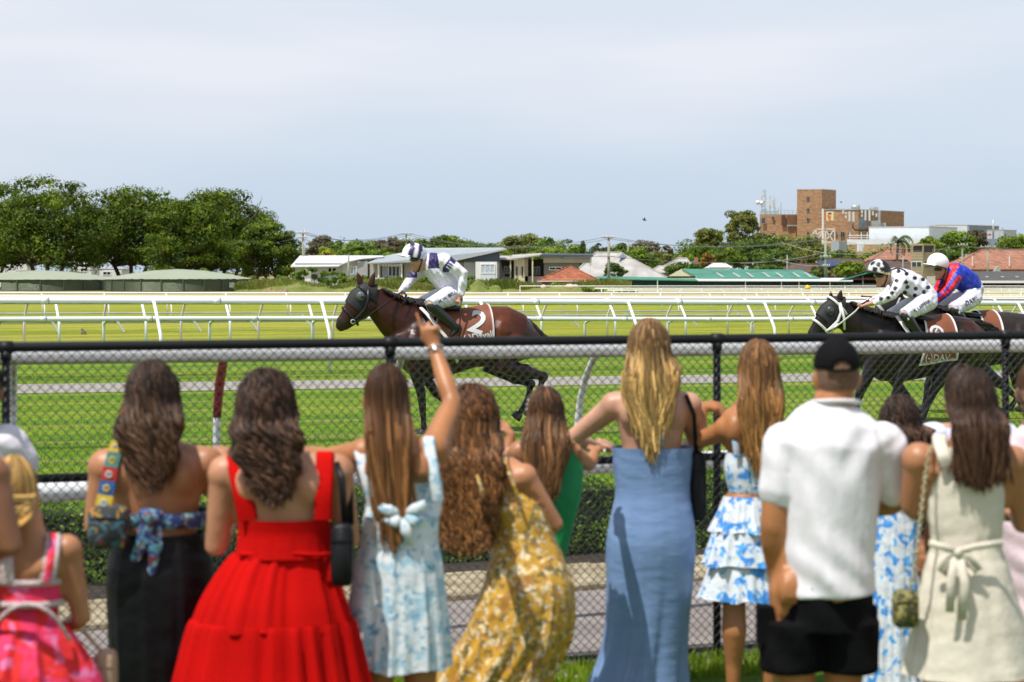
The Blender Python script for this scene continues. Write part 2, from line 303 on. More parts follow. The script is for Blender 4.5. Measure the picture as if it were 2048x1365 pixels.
def zB(x): return 638.5-1.2*math.sin((x-150)/330) - (max(0, x-1450)/600)**1.5*9
rail('lower_running_rail', 'white lower rail with struts curving down to its far side, just behind the thick rail', LB, (-160, 2260), zB, [5, 217, 430, 637, 828, 1012, 1185, 1352, 1520, 1680, 1835, 1985, 2130], -.42, .060, white_tube, .036, foot=.25)
rail('slim_running_rail', 'white rail right behind the thick rail whose posts lean left at the top', Lane(71, .5), (-160, 2260), lambda x: 598-.5*math.sin(x/500), [-60, 108, 280, 447, 612, 770, 924, 1065, 1212, 1352, 1486, 1612, 1740, 1866, 1985, 2100], .55, .045, white_tube, .036)
rail('back_running_rail', 'white rail behind the thick rail whose posts lean right at the top', Lane(66, .5), (-160, 2260), lambda x: 599.5, [-105, 58, 217, 374, 530, 680, 825, 963, 1100, 1232, 1352, 1474, 1597, 1715, 1828, 1936, 2045], -.55, .045, white_tube, .036)
# corrugated guard beam low behind
gb = thing('guard_beam', 'low grey steel guard beam with tilted bracket legs running across the infield', 'guard rail', (0, F/55, 0))
LC = Lane(55, .45)
def yC(x): return 637-.0052*x if x < 1000 else 631.8-(x-1000)*.0035
b = MB(); pts = [LC.P(x, yC(x)) for x in range(-160, 2300, 60)]; b.tube(pts, [(.03, .16)]*len(pts), 8, up=(0, 1, 0)); b.tube([p+Vector((0, -.03, .15)) for p in pts], .03, 6); b.tube([p+Vector((0, -.03, -.15)) for p in pts], .03, 6)
b.build('beam', galv, gb)
for px in (102, 232, 385, 498, 610, 740, 850, 972, 1138, 1255, 1373, 1479, 1612, 1740, 1868, 1990):
    p = LC.P(px, yC(px)); b = MB(); b.bar(p+Vector((-.1, -.08, .08)), p+Vector((.12, -.15, -.18)), .09, .05); b.bar(p+Vector((.05, -.1, -.1)), Vector((p.x+.38, p.y-.5, 0)), .05, .04); b.build('bracket', galv, gb)
rail('far_running_rail', 'long white rail beyond the infield lawn, lower of the two thin far rails', Lane(47, .45), (-200, 2300), lambda x: 594+2*math.sin(x/700), [-43, 87, 215, 340, 457, 578, 700, 816, 930, 1042, 1150, 1253, 1352, 1450, 1545, 1636, 1725, 1812, 1896, 1980, 2060], .25, .05, white_far, .03)
rail('farthest_straight_rail', 'long white rail beyond the infield lawn, upper of the two thin far rails', Lane(41, .42), (-200, 2300), lambda x: 586.5+1.2*math.sin(x/600)-.5*(x/2048), [-37, 83, 208, 332, 451, 572, 690, 800, 910, 1015, 1118, 1222, 1320, 1418, 1512, 1604, 1696, 1785, 1872, 1955, 2040], .25, .055, white_far, .03)
for i, (y, s, x0, lab) in enumerate([(581.5, 31, 1215, 'short pale'), (577.5, 27, 1190, 'narrow pale')]):
    rail('bend_rail', 'white rail of the far bend right of the red tiled hut, %s of the two' % ('lower' if i == 0 else 'upper'), Lane(s, .35), (x0, 2320), lambda x, y=y: y, list(range(x0+12, 2300, 44-4*i)), .2, .06, white_far, .03, group='white rails of the far bend')
rail('service_rail', 'thin white rail in front of the green stables', Lane(23.5, .2), (1040, 2320), lambda x: 572.5, [1040, 1315, 1491, 1690, 1880, 2060], .02, .035, white_far, .04)
# ------------------------------------------------------------------ outer rail (between hedge and horses)
LO = Lane(288, .26)
orl = thing('outer_running_rail', 'broad white outer rail seen through the chain link just below its black top rail', 'railing', LO.P(1024, HZ)*1.0); orl.location.z = 0
orl['_o'] = list(orl.location)
b = MB(); pts = [LO.P(x, 708-.0112*x) for x in range(-300, 2400, 90)]; b.tube(pts, .073, 16); b.build('rail_tube', white_tube, orl)
wrap = M('red_tape', (.32, .012, .02), .5, .3, 12, bump=.5, bscale=30)
sleeve = M('white_sleeve', (.75, .74, .72), .4, .1, 6)
for px in (28, 452, 812, 1203, 1548, 1852, 2155):
    p = LO.P(px, 706-.0108*px); q = LO.nrm()*-.60
    path = [Vector((p.x+q.x, p.y+q.y, 0)), Vector((p.x+q.x, p.y+q.y, p.z*.52)), Vector((p.x+q.x*.97, p.y+q.y*.97, p.z*.62)), Vector((p.x+q.x*.86, p.y+q.y*.86, p.z*.73)), Vector((p.x+q.x*.64, p.y+q.y*.64, p.z*.84)), Vector((p.x+q.x*.30, p.y+q.y*.30, p.z*.94)), p]
    red = px in (452, 1852)
    b = MB(); b.tube(path[:4] if px == 452 else path[:2] if red else path, .025, 8); po = b.build('post', white_tube, orl)
    if red:
        po['label'] = 'curved post wrapped in dark red tape' if px == 452 else 'curved post wrapped in black tape'
        b = MB(); b.tube([path[2].lerp(path[3], .5)]+path[3:] if px == 452 else path[1:], [.030, .031, .034, .032, .033] if px == 452 else [.03, .033, .031, .034, .031, .033], 8); b.build('tape', wrap if px == 452 else M('black_tape', (.012, .012, .014), .5), po)
    b = MB(); b.tube([path[1]-Vector((0, 0, .30)), path[1]-Vector((0, 0, .02))], .031, 8); b.build('sleeve', sleeve, po)
# ------------------------------------------------------------------ clipped hedge
LH = Lane(285, .42)
hedge = thing('clipped_hedge', 'low clipped green hedge between the tan kerb and the racetrack', 'hedge', (0, LH.Y0, 0))
leafm = M('hedge_leaf', (.06, .15, .012), .55, .4, 5, col2=(.22, .36, .02), trans=.35)
rngn = np.random.RandomState(5)
def leafquads(P, Nn, size, rng, jit=.8, asp=.55):
    n = len(P); d = Nn+rng.normal(0, jit, (n, 3)); d /= np.linalg.norm(d, axis=1)[:, None]+1e-9
    a = rng.normal(0, 1, (n, 3)); u = a-d*np.sum(a*d, 1)[:, None]; u /= np.linalg.norm(u, axis=1)[:, None]+1e-9; v = np.cross(d, u)
    s = size*rng.uniform(.6, 1.35, n)[:, None]
    q = np.stack([P-u*s, P+v*s*asp, P+u*s, P-v*s*asp], 1); return q
def quadmesh(name, q, mat, cols=None):
    n = len(q); me = bpy.data.meshes.new(name); me.vertices.add(n*4); me.vertices.foreach_set('co', q.reshape(-1)); me.loops.add(n*4); me.loops.foreach_set('vertex_index', np.arange(n*4, dtype=np.int32))
    me.polygons.add(n); me.polygons.foreach_set('loop_start', np.arange(0, n*4, 4, dtype=np.int32)); me.polygons.foreach_set('loop_total', np.full(n, 4, dtype=np.int32))
    if cols is not None:
        at = me.color_attributes.new('Col', 'FLOAT_COLOR', 'POINT'); c = np.ones((n*4, 4)); c[:, :3] = np.repeat(cols, 4, 0); at.data.foreach_set('color', c.ravel())
    me.update(); me.materials.append(mat); return me
n = 40000; t = rngn.uniform(-6.3, 7.3, n); hz_ = .50; wd_ = .42
side = rngn.uniform(0, 1, n); fr = side < .62
zz = np.where(fr, rngn.uniform(.03, hz_, n), hz_+rngn.normal(0, .018, n)); ww = np.where(fr, -wd_/2+rngn.normal(0, .02, n), rngn.uniform(-wd_/2, wd_/2, n))
bum = .03*np.sin(t*5.1)+.025*np.sin(t*11.7+1)+.02*np.sin(zz*17+t*3); zz = np.where(fr, zz, zz+bum); ww = np.where(fr, ww+bum, ww)
dd = LH.dir(); nn = -LH.nrm()
P = np.stack([dd.x*t+nn.x*ww, LH.Y0+dd.y*t+nn.y*ww, zz], 1); Nn = np.where(fr[:, None], np.array([[-nn.x, -nn.y, .2]]), np.array([[0, 0, 1.0]]))
q = leafquads(P, Nn, .017, rngn, .7) - np.array(hedge.location)
o = link('leaves', quadmesh('leaves', q, leafm), hedge); o['kind'] = 'stuff'
b = MB(); a0 = Vector((0, LH.Y0, 0))-dd*6.3; b1_ = Vector((0, LH.Y0, 0))+dd*7.3; b.bar(a0+Vector((0, 0, .235)), b1_+Vector((0, 0, .235)), wd_-.06, .45); b.build('branches', M('hedge_core', (.02, .035, .01), .9), hedge)  # one solid dark box filling the hedge behind its leaves
# ------------------------------------------------------------------ chain link fence
LF = Lane(400, .34)
fence = thing('chain_link_fence', 'black chain link fence the spectators stand against', 'fence', (0, LF.Y0, 0))
def FT(x): return 690-.0088*x
TOPZ = 1.655; MIDZ = 1.045
xs = list(range(-250, 2400, 50))
def fz(px, z): X, Y = LF.at(px); return Vector((X, Y, z))
b = MB(); b.tube([fz(x, TOPZ) for x in xs], .0235, 12); b.build('top_rail', black_steel, fence)
b = MB(); b.tube([fz(x, MIDZ) for x in xs], .021, 12); b.build('mid_rail', black_steel, fence)
b = MB(); b.tube([fz(x, .05) for x in xs], .012, 8); b.build('bottom_rail', black_steel, fence)
for zz_ in (1.185,): b = MB(); b.tube([fz(x, zz_)+LF.nrm()*.012 for x in xs], .0025, 5); b.build('tension_wire', black_steel, fence)
for px in (12, 780, 1434, 2011):
    p = fz(px, 0); b = MB(); b.tube([p, p+Vector((0, 0, TOPZ-.02))], .0205, 12); po = b.build('post', black_steel, fence)
    b = MB(); c = p+Vector((0, 0, TOPZ)); b.tube([c-LF.dir()*.03, c+LF.dir()*.03], .029, 12); b.tube([p+Vector((0, 0, TOPZ-.06)), p+Vector((0, 0, TOPZ-.02))], .027, 12); b.build('rail_fitting', black_steel, po)
dF = LF.dir(); pitch = .0238; zt = TOPZ-.02; zb = .03; nz_ = int((zt-zb)/pitch)
b = MB(); x0 = fz(-200, 0); x1 = fz(2330, 0); Lf = (x1-x0).length; nw = int(Lf/pitch); off = LF.nrm()*.022
for k in range(nw):
    base = x0+dF*(k*pitch); pts = []
    for j in range(nz_+1):
        pts.append(base+off+LF.nrm()*(.0025 if j % 2 else -.0025)+dF*(pitch*1.03 if ((j+k) % 2) == 0 else -pitch*.03)+Vector((0, 0, zt-j*pitch)))
    # sharp zigzag drawn as a thin 3-sided wire
    vs = []; fs = []; r_ = .0028
    for p in pts:
        vs += [p+LF.nrm()*r_, p-LF.nrm()*r_*.6+Vector((0, 0, r_)), p-LF.nrm()*r_*.6-Vector((0, 0, r_))]
    # widen horizontally as well
    fs = [(3*i+a, 3*i+(a+1) % 3, 3*i+3+(a+1) % 3, 3*i+3+a) for i in range(len(pts)-1) for a in range(3)]
    b.add(vs, fs, None, False)
o = b.build('wire_mesh', M('black_wire', (.012, .013, .014), .4, .1), fence); o['kind'] = 'stuff'
# white pipe lying behind the foot of the fence at knee height, carried on short stubs
LP = Lane(355, .5); wp = thing('white_pipe_rail', 'low white pipe rail between the fence and the hedge', 'railing', (0, LP.Y0, 0)); wp['_o'] = list(wp.location)
zp = CZ-(984-HZ)/F*LP.at(115)[1]
b = MB(); b.tube([Vector((*LP.at(x), zp)) for x in xs], .05, 14); b.build('pipe', white_tube, wp)
for px in (-150, 560, 1290, 1690, 2150):
    X, Y = LP.at(px); b = MB(); b.tube([(X, Y+.02, 0), (X, Y+.02, zp-.03)], .022, 8); b.build('leg', white_tube, wp)
# ------------------------------------------------------------------ trees
leafmats = {}
def leafmat(k):
    if k not in leafmats:
        c1, c2 = dict(fig=((.022, .060, .007), (.145, .195, .009)), green=((.05, .115, .014), (.20, .27, .022)), dark=((.035, .08, .014), (.13, .19, .026)), olive=((.10, .13, .03), (.25, .27, .06)),
                      brown=((.085, .075, .04), (.17, .14, .08)), lime=((.085, .15, .014), (.22, .29, .025)), gum=((.05, .075, .035), (.14, .17, .08)), orange=((.16, .08, .015), (.32, .18, .03)), yellow=((.22, .22, .02), (.38, .34, .03)),
                      weed=((.07, .16, .02), (.24, .35, .05)), palm=((.05, .09, .03), (.14, .20, .05)))[k]
        leafmats[k] = M('leaf_'+k, c1, .6, 0, .55, col2=c2, trans=.22, vcol=True, spec=.25)
    return leafmats[k]
bark = M('bark', (.11, .09, .07), .9, .35, 2.5, col2=(.24, .20, .16), bump=.6, bscale=6)
barkd = M('fig_bark', (.05, .04, .03), .9, .35, 1.5, col2=(.17, .13, .10), bump=.6, bscale=4)
def clumps_to_leaves(cl, n, size, rng, flat=.6, dn=.35):
    """cl: array (k,7) of x,y,z,rx,ry,rz,tone; leaves on each clump's shell, thicker above"""
    k = len(cl); wts = cl[:, 3]*cl[:, 5]; wts = wts/wts.sum(); idx = rng.choice(k, n, p=wts)
    d = rng.normal(0, 1, (n, 3)); d /= np.linalg.norm(d, axis=1)[:, None]
    fl = (d[:, 2] < -.1) & (rng.uniform(0, 1, n) > dn); d[fl, 2] *= -1
    r = rng.uniform(.55, 1.06, n)[:, None]**.6
    P = cl[idx, :3]+d*r*cl[idx, 3:6]; Nn = d*np.array([1, 1, 1.3])
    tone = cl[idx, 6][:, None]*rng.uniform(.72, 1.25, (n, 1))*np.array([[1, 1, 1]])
    return leafquads(P, Nn, size, rng, .55, .6), np.clip(tone, 0, 3)
def tree(label, px, top, hw, s, kind='green', base=None, bot=None, group='trees behind the racecourse', name='tree', cat='tree', seed=None, dens=.85, shape='dome', nb=None, stems=1, barkm=None, leafpx=1.9, yellowtips=0, skew=0, bare=0, pw=1.5):
    seed = seed if seed is not None else int(px*7+top*3+s); rng = np.random.RandomState(seed % 99991)
    Y = F/s; X = (px-1024)/F*Y; zt = CZ-(top-HZ)/s; R = hw/s; bot = bot if bot is not None else HZ+ (top-HZ)*.12
    zb = max(.6, CZ-(bot-HZ)/s); H = zt-zb; t = thing(name, label, cat, (X, Y, 0), group=group)
    nb = nb or int(16+hw*.55); cl = []
    for i in range(nb):
        if shape == 'dome':
            u = rng.uniform(-1, 1); v = rng.uniform(-1, 1)
            while u*u+v*v > 1: u = rng.uniform(-1, 1); v = rng.uniform(-1, 1)
            rr = u*u+v*v; hmax = math.sqrt(max(0, 1-rr**pw)); hh = hmax*(rng.uniform(.04, 1)**(.85 if pw > 2 else .55))
            cr = R*rng.uniform(.18, .32); z = zb+cr*.3+(H-cr*.75)*hh
            if z < zb+.3*H and rng.uniform() < .2: z += .3*H
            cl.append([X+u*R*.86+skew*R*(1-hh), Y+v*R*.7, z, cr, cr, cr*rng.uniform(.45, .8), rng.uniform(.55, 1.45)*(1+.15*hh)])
        elif shape == 'cone':
            h = rng.uniform(0, 1); a = rng.uniform(0, 6.28); r = R*(1-h)*.85; cl.append([X+math.cos(a)*r, Y+math.sin(a)*r, zb+H*h*.93, R*.3*(1.15-h), R*.3*(1.15-h), R*.3, rng.uniform(.75, 1.2)])
        elif shape == 'gum':
            h = rng.uniform(.1, 1); a = rng.uniform(0, 6.28); r = R*rng.uniform(.15, .85)*math.sin(min(1, h+.15)*2.6)**.5; cr = R*rng.uniform(.14, .30)
            cl.append([X+math.cos(a)*r, Y+math.sin(a)*r, zb+(H-cr)*h, cr, cr, cr*.7, rng.uniform(.75, 1.2)])
    cl = np.array(cl)
    area = math.pi*hw*(H*s)*.5; n = int(area*dens*(3.6/leafpx**2)*1.0); n = max(500, min(23000, n))
    q, c = clumps_to_leaves(cl, n, leafpx/s*1.12, rng, dn=.55)
    cl2 = cl.copy(); cl2[:, 3:6] *= .6; q2, c2_ = clumps_to_leaves(cl2, n//5, leafpx/s*2.6, rng, dn=.9); q = np.concatenate([q, q2]); c = np.concatenate([c, c2_]); n = len(q)
    if yellowtips:
        m_ = rng.uniform(0, 1, n) < yellowtips; c = np.repeat(c, 1, 1) * np.ones((n, 3)); 
    c = c*np.ones((n, 3)); hot = np.array([cl[i, 6] > 1.18 for i in range(len(cl))])
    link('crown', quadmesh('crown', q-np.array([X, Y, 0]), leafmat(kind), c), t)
    b = MB(); rr0 = max(.10, R*.04)
    for k in range(stems):
        ox = (k-(stems-1)/2)*R*.12; sp = Vector((X+ox, Y+rng.uniform(-.3, .3), 0)); fk = Vector((X+ox*2.2, Y, max(zb*.75, zb-.6)+.1*H))
        b.tube([sp, sp.lerp(fk, .12), sp.lerp(fk, .6), fk], [rr0*1.5, rr0*1.1, rr0*.85, rr0*.75], 7)
        for i in rng.choice(len(cl), min(len(cl), 6+int(hw/12)), replace=False):
            e = Vector(cl[i, :3]); mid = fk.lerp(e, .5)+Vector((0, 0, -abs(e.z-fk.z)*.12)); b.tube([fk, fk.lerp(mid, .5)+Vector((0, 0, .02*H)), mid, e.lerp(mid, .08)], [rr0*.6, rr0*.45, rr0*.3, rr0*.12], 5)
    b.build('trunk', barkm or bark, t)
    if bare:
        b = MB(); f0 = Vector((X+R*.25, Y-R*.3, zb+.45*H))
        for j in range(bare):
            e = f0+Vector((rng.uniform(-.2, .5)*R, rng.uniform(-.2, .2)*R, rng.uniform(.12, .38)*H)); m_ = f0.lerp(e, .6)+Vector((rng.uniform(-.1, .1)*R, 0, 0)); b.tube([f0, m_, e], [.12, .07, .02], 4)
            for q_ in range(4):
                g = m_.lerp(e, rng.uniform(.1, .9)); b.tube([g, g+Vector((rng.uniform(-.12, .12)*R, 0, rng.uniform(.06, .16)*H))], [.04, .012], 4)
        b.build('bare_branches', bark, t)
    return t
G1 = 'big spreading fig trees behind the water tanks'
def fig(label, *a, **k): return tree(label, *a, kind='fig', group=G1, name='fig_tree', stems=3, barkm=barkd, leafpx=2.0, pw=2.4, **k)
fig('large dark fig tree cut by the left edge of the picture', -20, 362, 100, 14.2, bot=546, nb=130, dens=.8)
fig('tallest fig tree with a twiggy top, behind the rusty skip', 95, 352, 122, 14.6, bot=543, nb=190, dens=.8, bare=3)
fig('broad fig tree with dark lower branches in the middle of the row', 262, 370, 124, 14.0, bot=541, nb=180, dens=.78)
fig('rounded yellow green fig tree standing forward of its neighbours', 378, 396, 92, 15.2, bot=560, nb=120, dens=.9)
fig('fig tree with pale bare branches showing in its crown top', 448, 373, 112, 13.6, bot=550, nb=160, dens=.72, bare=9)
fig('low drooping fig tree at the right end of the row beside the utility pole', 532, 440, 72, 14.4, bot=566, nb=80, dens=.95)
T = [  # label, px, top, hw, s, kind, opts
 ('small round tree between the last fig and the white roofed house', 585, 500, 30, 13, 'dark', {}),
 ('brownish tree left of the first utility pole wires, behind the white roof', 640, 472, 32, 9.5, 'brown', {}),
 ('mid green tree above the left end of the white roof', 676, 480, 34, 10.5, 'green', {}),
 ('yellow flowering bush tree peeping over the white roof', 652, 500, 26, 12.4, 'yellow', {}),
 ('dense green tree above the middle of the white roof', 722, 482, 42, 10.8, 'green', {}),
 ('brown leaved tree left of the second utility pole', 768, 474, 32, 9.6, 'brown', {}),
 ('low green tree over the right end of the white roof', 760, 496, 36, 11.6, 'green', {}),
 ('bluish green tree behind the jockey in the striped cap', 826, 478, 46, 9.2, 'green', {}),
 ('peaked green tree over the grey skillion roof', 898, 471, 46, 9.4, 'green', {}),
 ('flat topped green tree over the right half of the grey skillion roof', 968, 483, 48, 9.8, 'green', {}),
 ('big round olive green tree between the grey and the beige house', 1052, 465, 48, 9.0, 'olive', {}),
 ('rounded bright green tree above the beige house', 1120, 476, 48, 9.3, 'green', {}),
 ('lime green low tree above the flat roof of the beige house', 1098, 494, 44, 11.2, 'lime', {}),
 ('narrow dark conifer left of the third utility pole', 1166, 479, 13, 10, 'dark', dict(shape='cone')),
 ('thin olive tree directly left of the third utility pole', 1196, 488, 26, 9.6, 'gum', {}),
 ('dark green tree right of the third utility pole', 1246, 480, 30, 9.2, 'dark', {}),
 ('brown gum tree rising behind the pale hip roof', 1288, 482, 36, 8.8, 'brown', {}),
 ('green tree leaning over the right slope of the pale hip roof', 1262, 496, 44, 10.8, 'green', {}),
 ('olive tree in the gap between the two pale roofs', 1312, 505, 38, 10.4, 'olive', {}),
 ('small brownish gum on the skyline below the flying bird', 1335, 494, 18, 8.4, 'brown', {}),
 ('small dark conifer on the skyline right of the brownish gum', 1370, 496, 13, 9, 'dark', dict(shape='cone')),
 ('loose pale olive tree left of the tall gum', 1420, 455, 46, 9.4, 'olive', dict(shape='gum', bot=520, dens=.9, nb=70)),
 ('round green tree below the loose pale olive tree', 1398, 488, 40, 10.8, 'green', {}),
 ('orange tinged tree behind the brick chimney', 1414, 508, 24, 12.2, 'orange', {}),
 ('tall grey green gum tree left of the brick building', 1487, 418, 46, 9.6, 'olive', dict(shape='gum', bot=510, dens=.75, nb=85)),
 ('dark bushy tree under the tall gum', 1505, 472, 56, 11, 'dark', {}),
 ('green tree above the left half of the green stable roof', 1452, 498, 44, 12, 'green', {}),
 ('broad olive tree in front of the brick building', 1590, 467, 58, 10.4, 'olive', {}),
 ('dark green tree left of the fourth utility pole', 1548, 500, 50, 11.8, 'dark', {}),
 ('round dark shrub tree in front of the pale hip roof', 1228, 526, 28, 14.2, 'dark', dict(bot=556)),
 ('round green shrub tree behind the cream stable gable', 1366, 526, 42, 13.4, 'dark', dict(bot=550)),
 ('bright lime bushy tree just right of the fourth utility pole', 1702, 521, 36, 14.2, 'lime', dict(bot=560)),
 ('olive bush left of the fourth utility pole base', 1642, 533, 26, 14, 'olive', dict(bot=560)),
 ('green hedge like tree below the grey metal shed', 1680, 500, 36, 10.6, 'green', dict(bot=524)),
 ('green bushy tree below the tan brick wall', 1760, 504, 46, 10.4, 'green', dict(bot=524)),
 ('bright green tree right of the palm behind the lookout tower', 1862, 471, 34, 10, 'lime', dict(bot=515)),
 ('round green tree in front of the grey warehouse', 1912, 464, 46, 9.6, 'green', dict(bot=515)),
 ('loose brown gum in front of the rooftop tanks', 1955, 458, 36, 9.2, 'brown', dict(shape='gum', bot=505, dens=.6)),
 ('dark tree above the left end of the red tiled roof', 1895, 500, 40, 11.6, 'dark', dict(bot=540)),
 ('bright green tree cut by the right edge of the picture', 2036, 471, 52, 10.8, 'lime', dict(bot=515)),
 ('dark green bush between the stables and the brown tiled roof', 1530, 530, 40, 13.2, 'dark', dict(bot=552)),
]
for (lab, px, top, hw, s, kind, o) in T: tree(lab, px, top-2, hw*(1.0 if ('bot' in o or s > 11.5) else 1.32), s, kind, **o)
# continuous far tree line: many crowns that cannot be told apart
rng = np.random.RandomState(11); cl = []
for i in range(330):
    px = rng.uniform(-250, 2300); s = rng.uniform(6.8, 8.2); top = 489+7*math.sin(px/61)+6*math.sin(px/23+1)+rng.uniform(-3, 14); Y = F/s; cr = rng.uniform(9, 18)/s
    z = CZ-(top-HZ)/s-cr*.6; cl.append([(px-1024)/F*Y, Y, z, cr, cr, cr*.8, rng.uniform(.7, 1.2)])
    cl.append([(px-1024)/F*Y, Y, z*.5, cr*1.3, cr, z*.5, .8])
q, c = clumps_to_leaves(np.array(cl), 34000, .34, rng, dn=.5)
o = bpy.data.objects.new('far_wood', quadmesh('far_wood', q, leafmat('green'), c*np.ones((len(c), 3)))); COL.objects.link(o); tag(o, 'far continuous line of treetops along the horizon', 'trees', kind='stuff')
# palm
def palm(px, top, s):
    Y = F/s; X = (px-1024)/F*Y; t = thing('palm_tree', 'palm tree with drooping fronds left of the lookout tower', 'palm', (X, Y, 0)); zc = CZ-(top+12-HZ)/s; rng = random.Random(4)
    b = MB(); b.tube([(X, Y, 0), (X-.2, Y, zc*.5), (X, Y, zc)], [.3, .24, .2], 8); b.build('trunk', bark, t)
    b = MB()
    for i in range(26):
        a = rng.uniform(0, 6.28); el = rng.uniform(-.5, 1.2); Lf = rng.uniform(2.6, 3.6); d = Vector((math.cos(a), math.sin(a), 0)); p = Vector((X, Y, zc)); pts = [p]
        for k in range(7):
            e = el-.33*k; p = p+(d*math.cos(e)+Vector((0, 0, math.sin(e))))*Lf/7; pts.append(p)
        for k in range(1, len(pts)):
            side = d.cross(Vector((0, 0, 1)))
            for j in range(3):
                q = pts[k-1].lerp(pts[k], j/3)
                for sg in (-1, 1):
                    e = q+side*sg*.55*(1-.08*k)+Vector((0, 0, -.38)); b.add([q, q+d*.12, e], [(0, 1, 2)], (.7+.5*rng.random(),)*3)
    b.build('fronds', leafmat('palm'), t, colors=True)
palm(1796, 470, 12.5)
# ------------------------------------------------------------------ shrubs, weeds and mounds between the tanks and the stables
def mound(name, label, x0, x1, s, hz_px, mat, seed, wob=1.0, cat='mound', dep=7):
    Y = F/s; rng = np.random.RandomState(seed); nx, ny = 60, 8; vs = []
    for j in range(ny+1):
        for i in range(nx+1):
            u = i/nx; v = j/ny; X = ((x0+(x1-x0)*u)-1024)/F*Y; h = hz_px/s*math.sin(math.pi*u)**.45*math.sin(math.pi*v)**.7
            h *= .75+.25*math.sin(u*13+seed)+.12*wob*math.sin(u*37+seed*2)+.08*wob*rng.uniform(-1, 1); vs.append((X, Y+(v-.5)*dep, max(-.06, h-.05)))
    fs = [(j*(nx+1)+i, j*(nx+1)+i+1, (j+1)*(nx+1)+i+1, (j+1)*(nx+1)+i) for j in range(ny) for i in range(nx)]
    b = MB(); b.add(vs, fs, None, True); return b.build(name, mat, kind='structure')
moundm = grass_mat('rank_grass', ((.08, .11, .025), (.15, .19, .04), (.24, .24, .09)), .1, .1, .7, 1)
mound('grass_mound', '', 470, 800, 19.5, 20, moundm, 3, .5); mound('grass_mound', '', 800, 1010, 19.2, 18, moundm, 5, .5); mound('grass_mound', '', 990, 1260, 19.6, 14, moundm, 8); mound('grass_mound', '', 915, 1005, 19.8, 25, moundm, 2, .2)
mound('soil_heap', '', 518, 585, 20.5, 12, dirt, 4, dep=3)
def tufts(name, label, x0, x1, s, n, h, mat, seed, zf):
    r = np.random.RandomState(seed); Y = F/s+r.uniform(-3, 3, n); X = (r.uniform(x0, x1, n)-1024)/F*Y; z0 = np.array([zf(x_) for x_ in (X/Y*F+1024)])*r.uniform(.2, .95, n)
    q = np.zeros((n, 4, 3)); hh = h*r.uniform(.5, 1.3, n); lx = r.uniform(-.5, .5, n)*hh; wv = hh*.12
    q[:, 0] = np.stack([X-wv, Y, z0], 1); q[:, 1] = np.stack([X+wv, Y, z0], 1); q[:, 2] = np.stack([X+lx+wv*.4, Y, z0+hh], 1); q[:, 3] = np.stack([X+lx-wv*.3, Y-.05, z0+hh*.97], 1)
    o = bpy.data.objects.new(name, quadmesh(name, q, mat, np.repeat(r.uniform(.7, 1.3, (n, 1)), 3, 1))); COL.objects.link(o); tag(o, label, 'grass', kind='stuff')
rankm = M('rank_grass_blade', (.15, .22, .025), .8, .2, .3, col2=(.38, .40, .09), trans=.3, vcol=True)
tufts('rank_grass', 'long rank grass on the low mounds below the row of houses', 468, 1262, 19.4, 12000, .36, rankm, 1, lambda x: .85*abs(math.sin(x/70))+.25)
def shrub(label, px, top, hw, s, kind='weed', n=900, stalks=0, bot=None, leafpx=2.6):
    rng = np.random.RandomState(int(px*3+top)); Y = F/s; X = (px-1024)/F*Y; zt = CZ-(top-HZ)/s; R = hw/s; cl = []
    t = thing('shrub', label, 'shrub', (X, Y, 0), group='weedy shrubs on the grass mounds')
    for i in range(max(10, int(hw*.8))):
        u = rng.uniform(-1, 1); cr = R*rng.uniform(.10, .22) if hw > 20 else R*rng.uniform(.2, .4)
        cl.append([X+u*R, Y+rng.uniform(-.8, .8), rng.uniform(.35, 1)*(zt-cr)*(1-abs(u)**3*.6), cr, cr, cr*.7, rng.uniform(.7, 1.3)])
    n = int(n*1.5); q, c = clumps_to_leaves(np.array(cl), n, leafpx/s*1.0, rng, dn=.5); link('foliage', quadmesh('foliage', q-np.array([X, Y, 0]), leafmat(kind), c*np.ones((n, 3))), t)
    b = MB()
    for c_ in cl[:max(8, stalks)]: b.tube([(c_[0]*.8+X*.2, c_[1], 0), (c_[0], c_[1], c_[2])], [.05, .02], 4)
    b.build('stems', bark, t)
for a in [('tall leafy weed clump right behind the fig tree roots', 402, 528, 18, 15.6, 'lime', 900), ('low bush behind the right end of the far tank', 440, 546, 26, 17, 'lime', 700),
          ('dry twiggy bush right of the water tank', 505, 548, 30, 17.5, 'olive', 900), ('leafy weed clump left of the first utility pole', 575, 543, 34, 17.4, 'weed', 1500),
          ('tall castor like weeds around the first utility pole', 625, 532, 38, 17.2, 'weed', 1900), ('tall castor like weeds in front of the white roofed house', 672, 540, 30, 17.5, 'weed', 1400),
          ('bright green creeper bush behind the horse ears', 712, 546, 36, 18, 'lime', 1700), ('bright green creeper bush under the porch of the grey house', 790, 550, 46, 18, 'lime', 2200),
          ('bright green creeper bush below the striped jockey', 862, 549, 40, 18, 'lime', 1900), ('straggly weed beside the white bay window', 942, 545, 12, 18, 'weed', 400),
          ('low dark weeds on the small mound', 955, 569, 24, 20, 'weed', 500), ('big leaved weed left of the red tiled hut', 1022, 553, 26, 19, 'weed', 1000), ('single bush in front of the red tiled hut', 1112, 563, 18, 19.6, 'weed', 500),
          ('small bush left of the single bush', 1072, 568, 10, 19.4, 'weed', 250), ('low bush before the grey brick wall', 1182, 571, 20, 20, 'weed', 400), ('low bush where the bend rails begin', 1218, 569, 14, 19.6, 'weed', 350), ('dark weed at the left foot of the bend rails', 1256, 576, 16, 21, 'dark', 300)]:
    shrub(*a[:6], n=a[6])
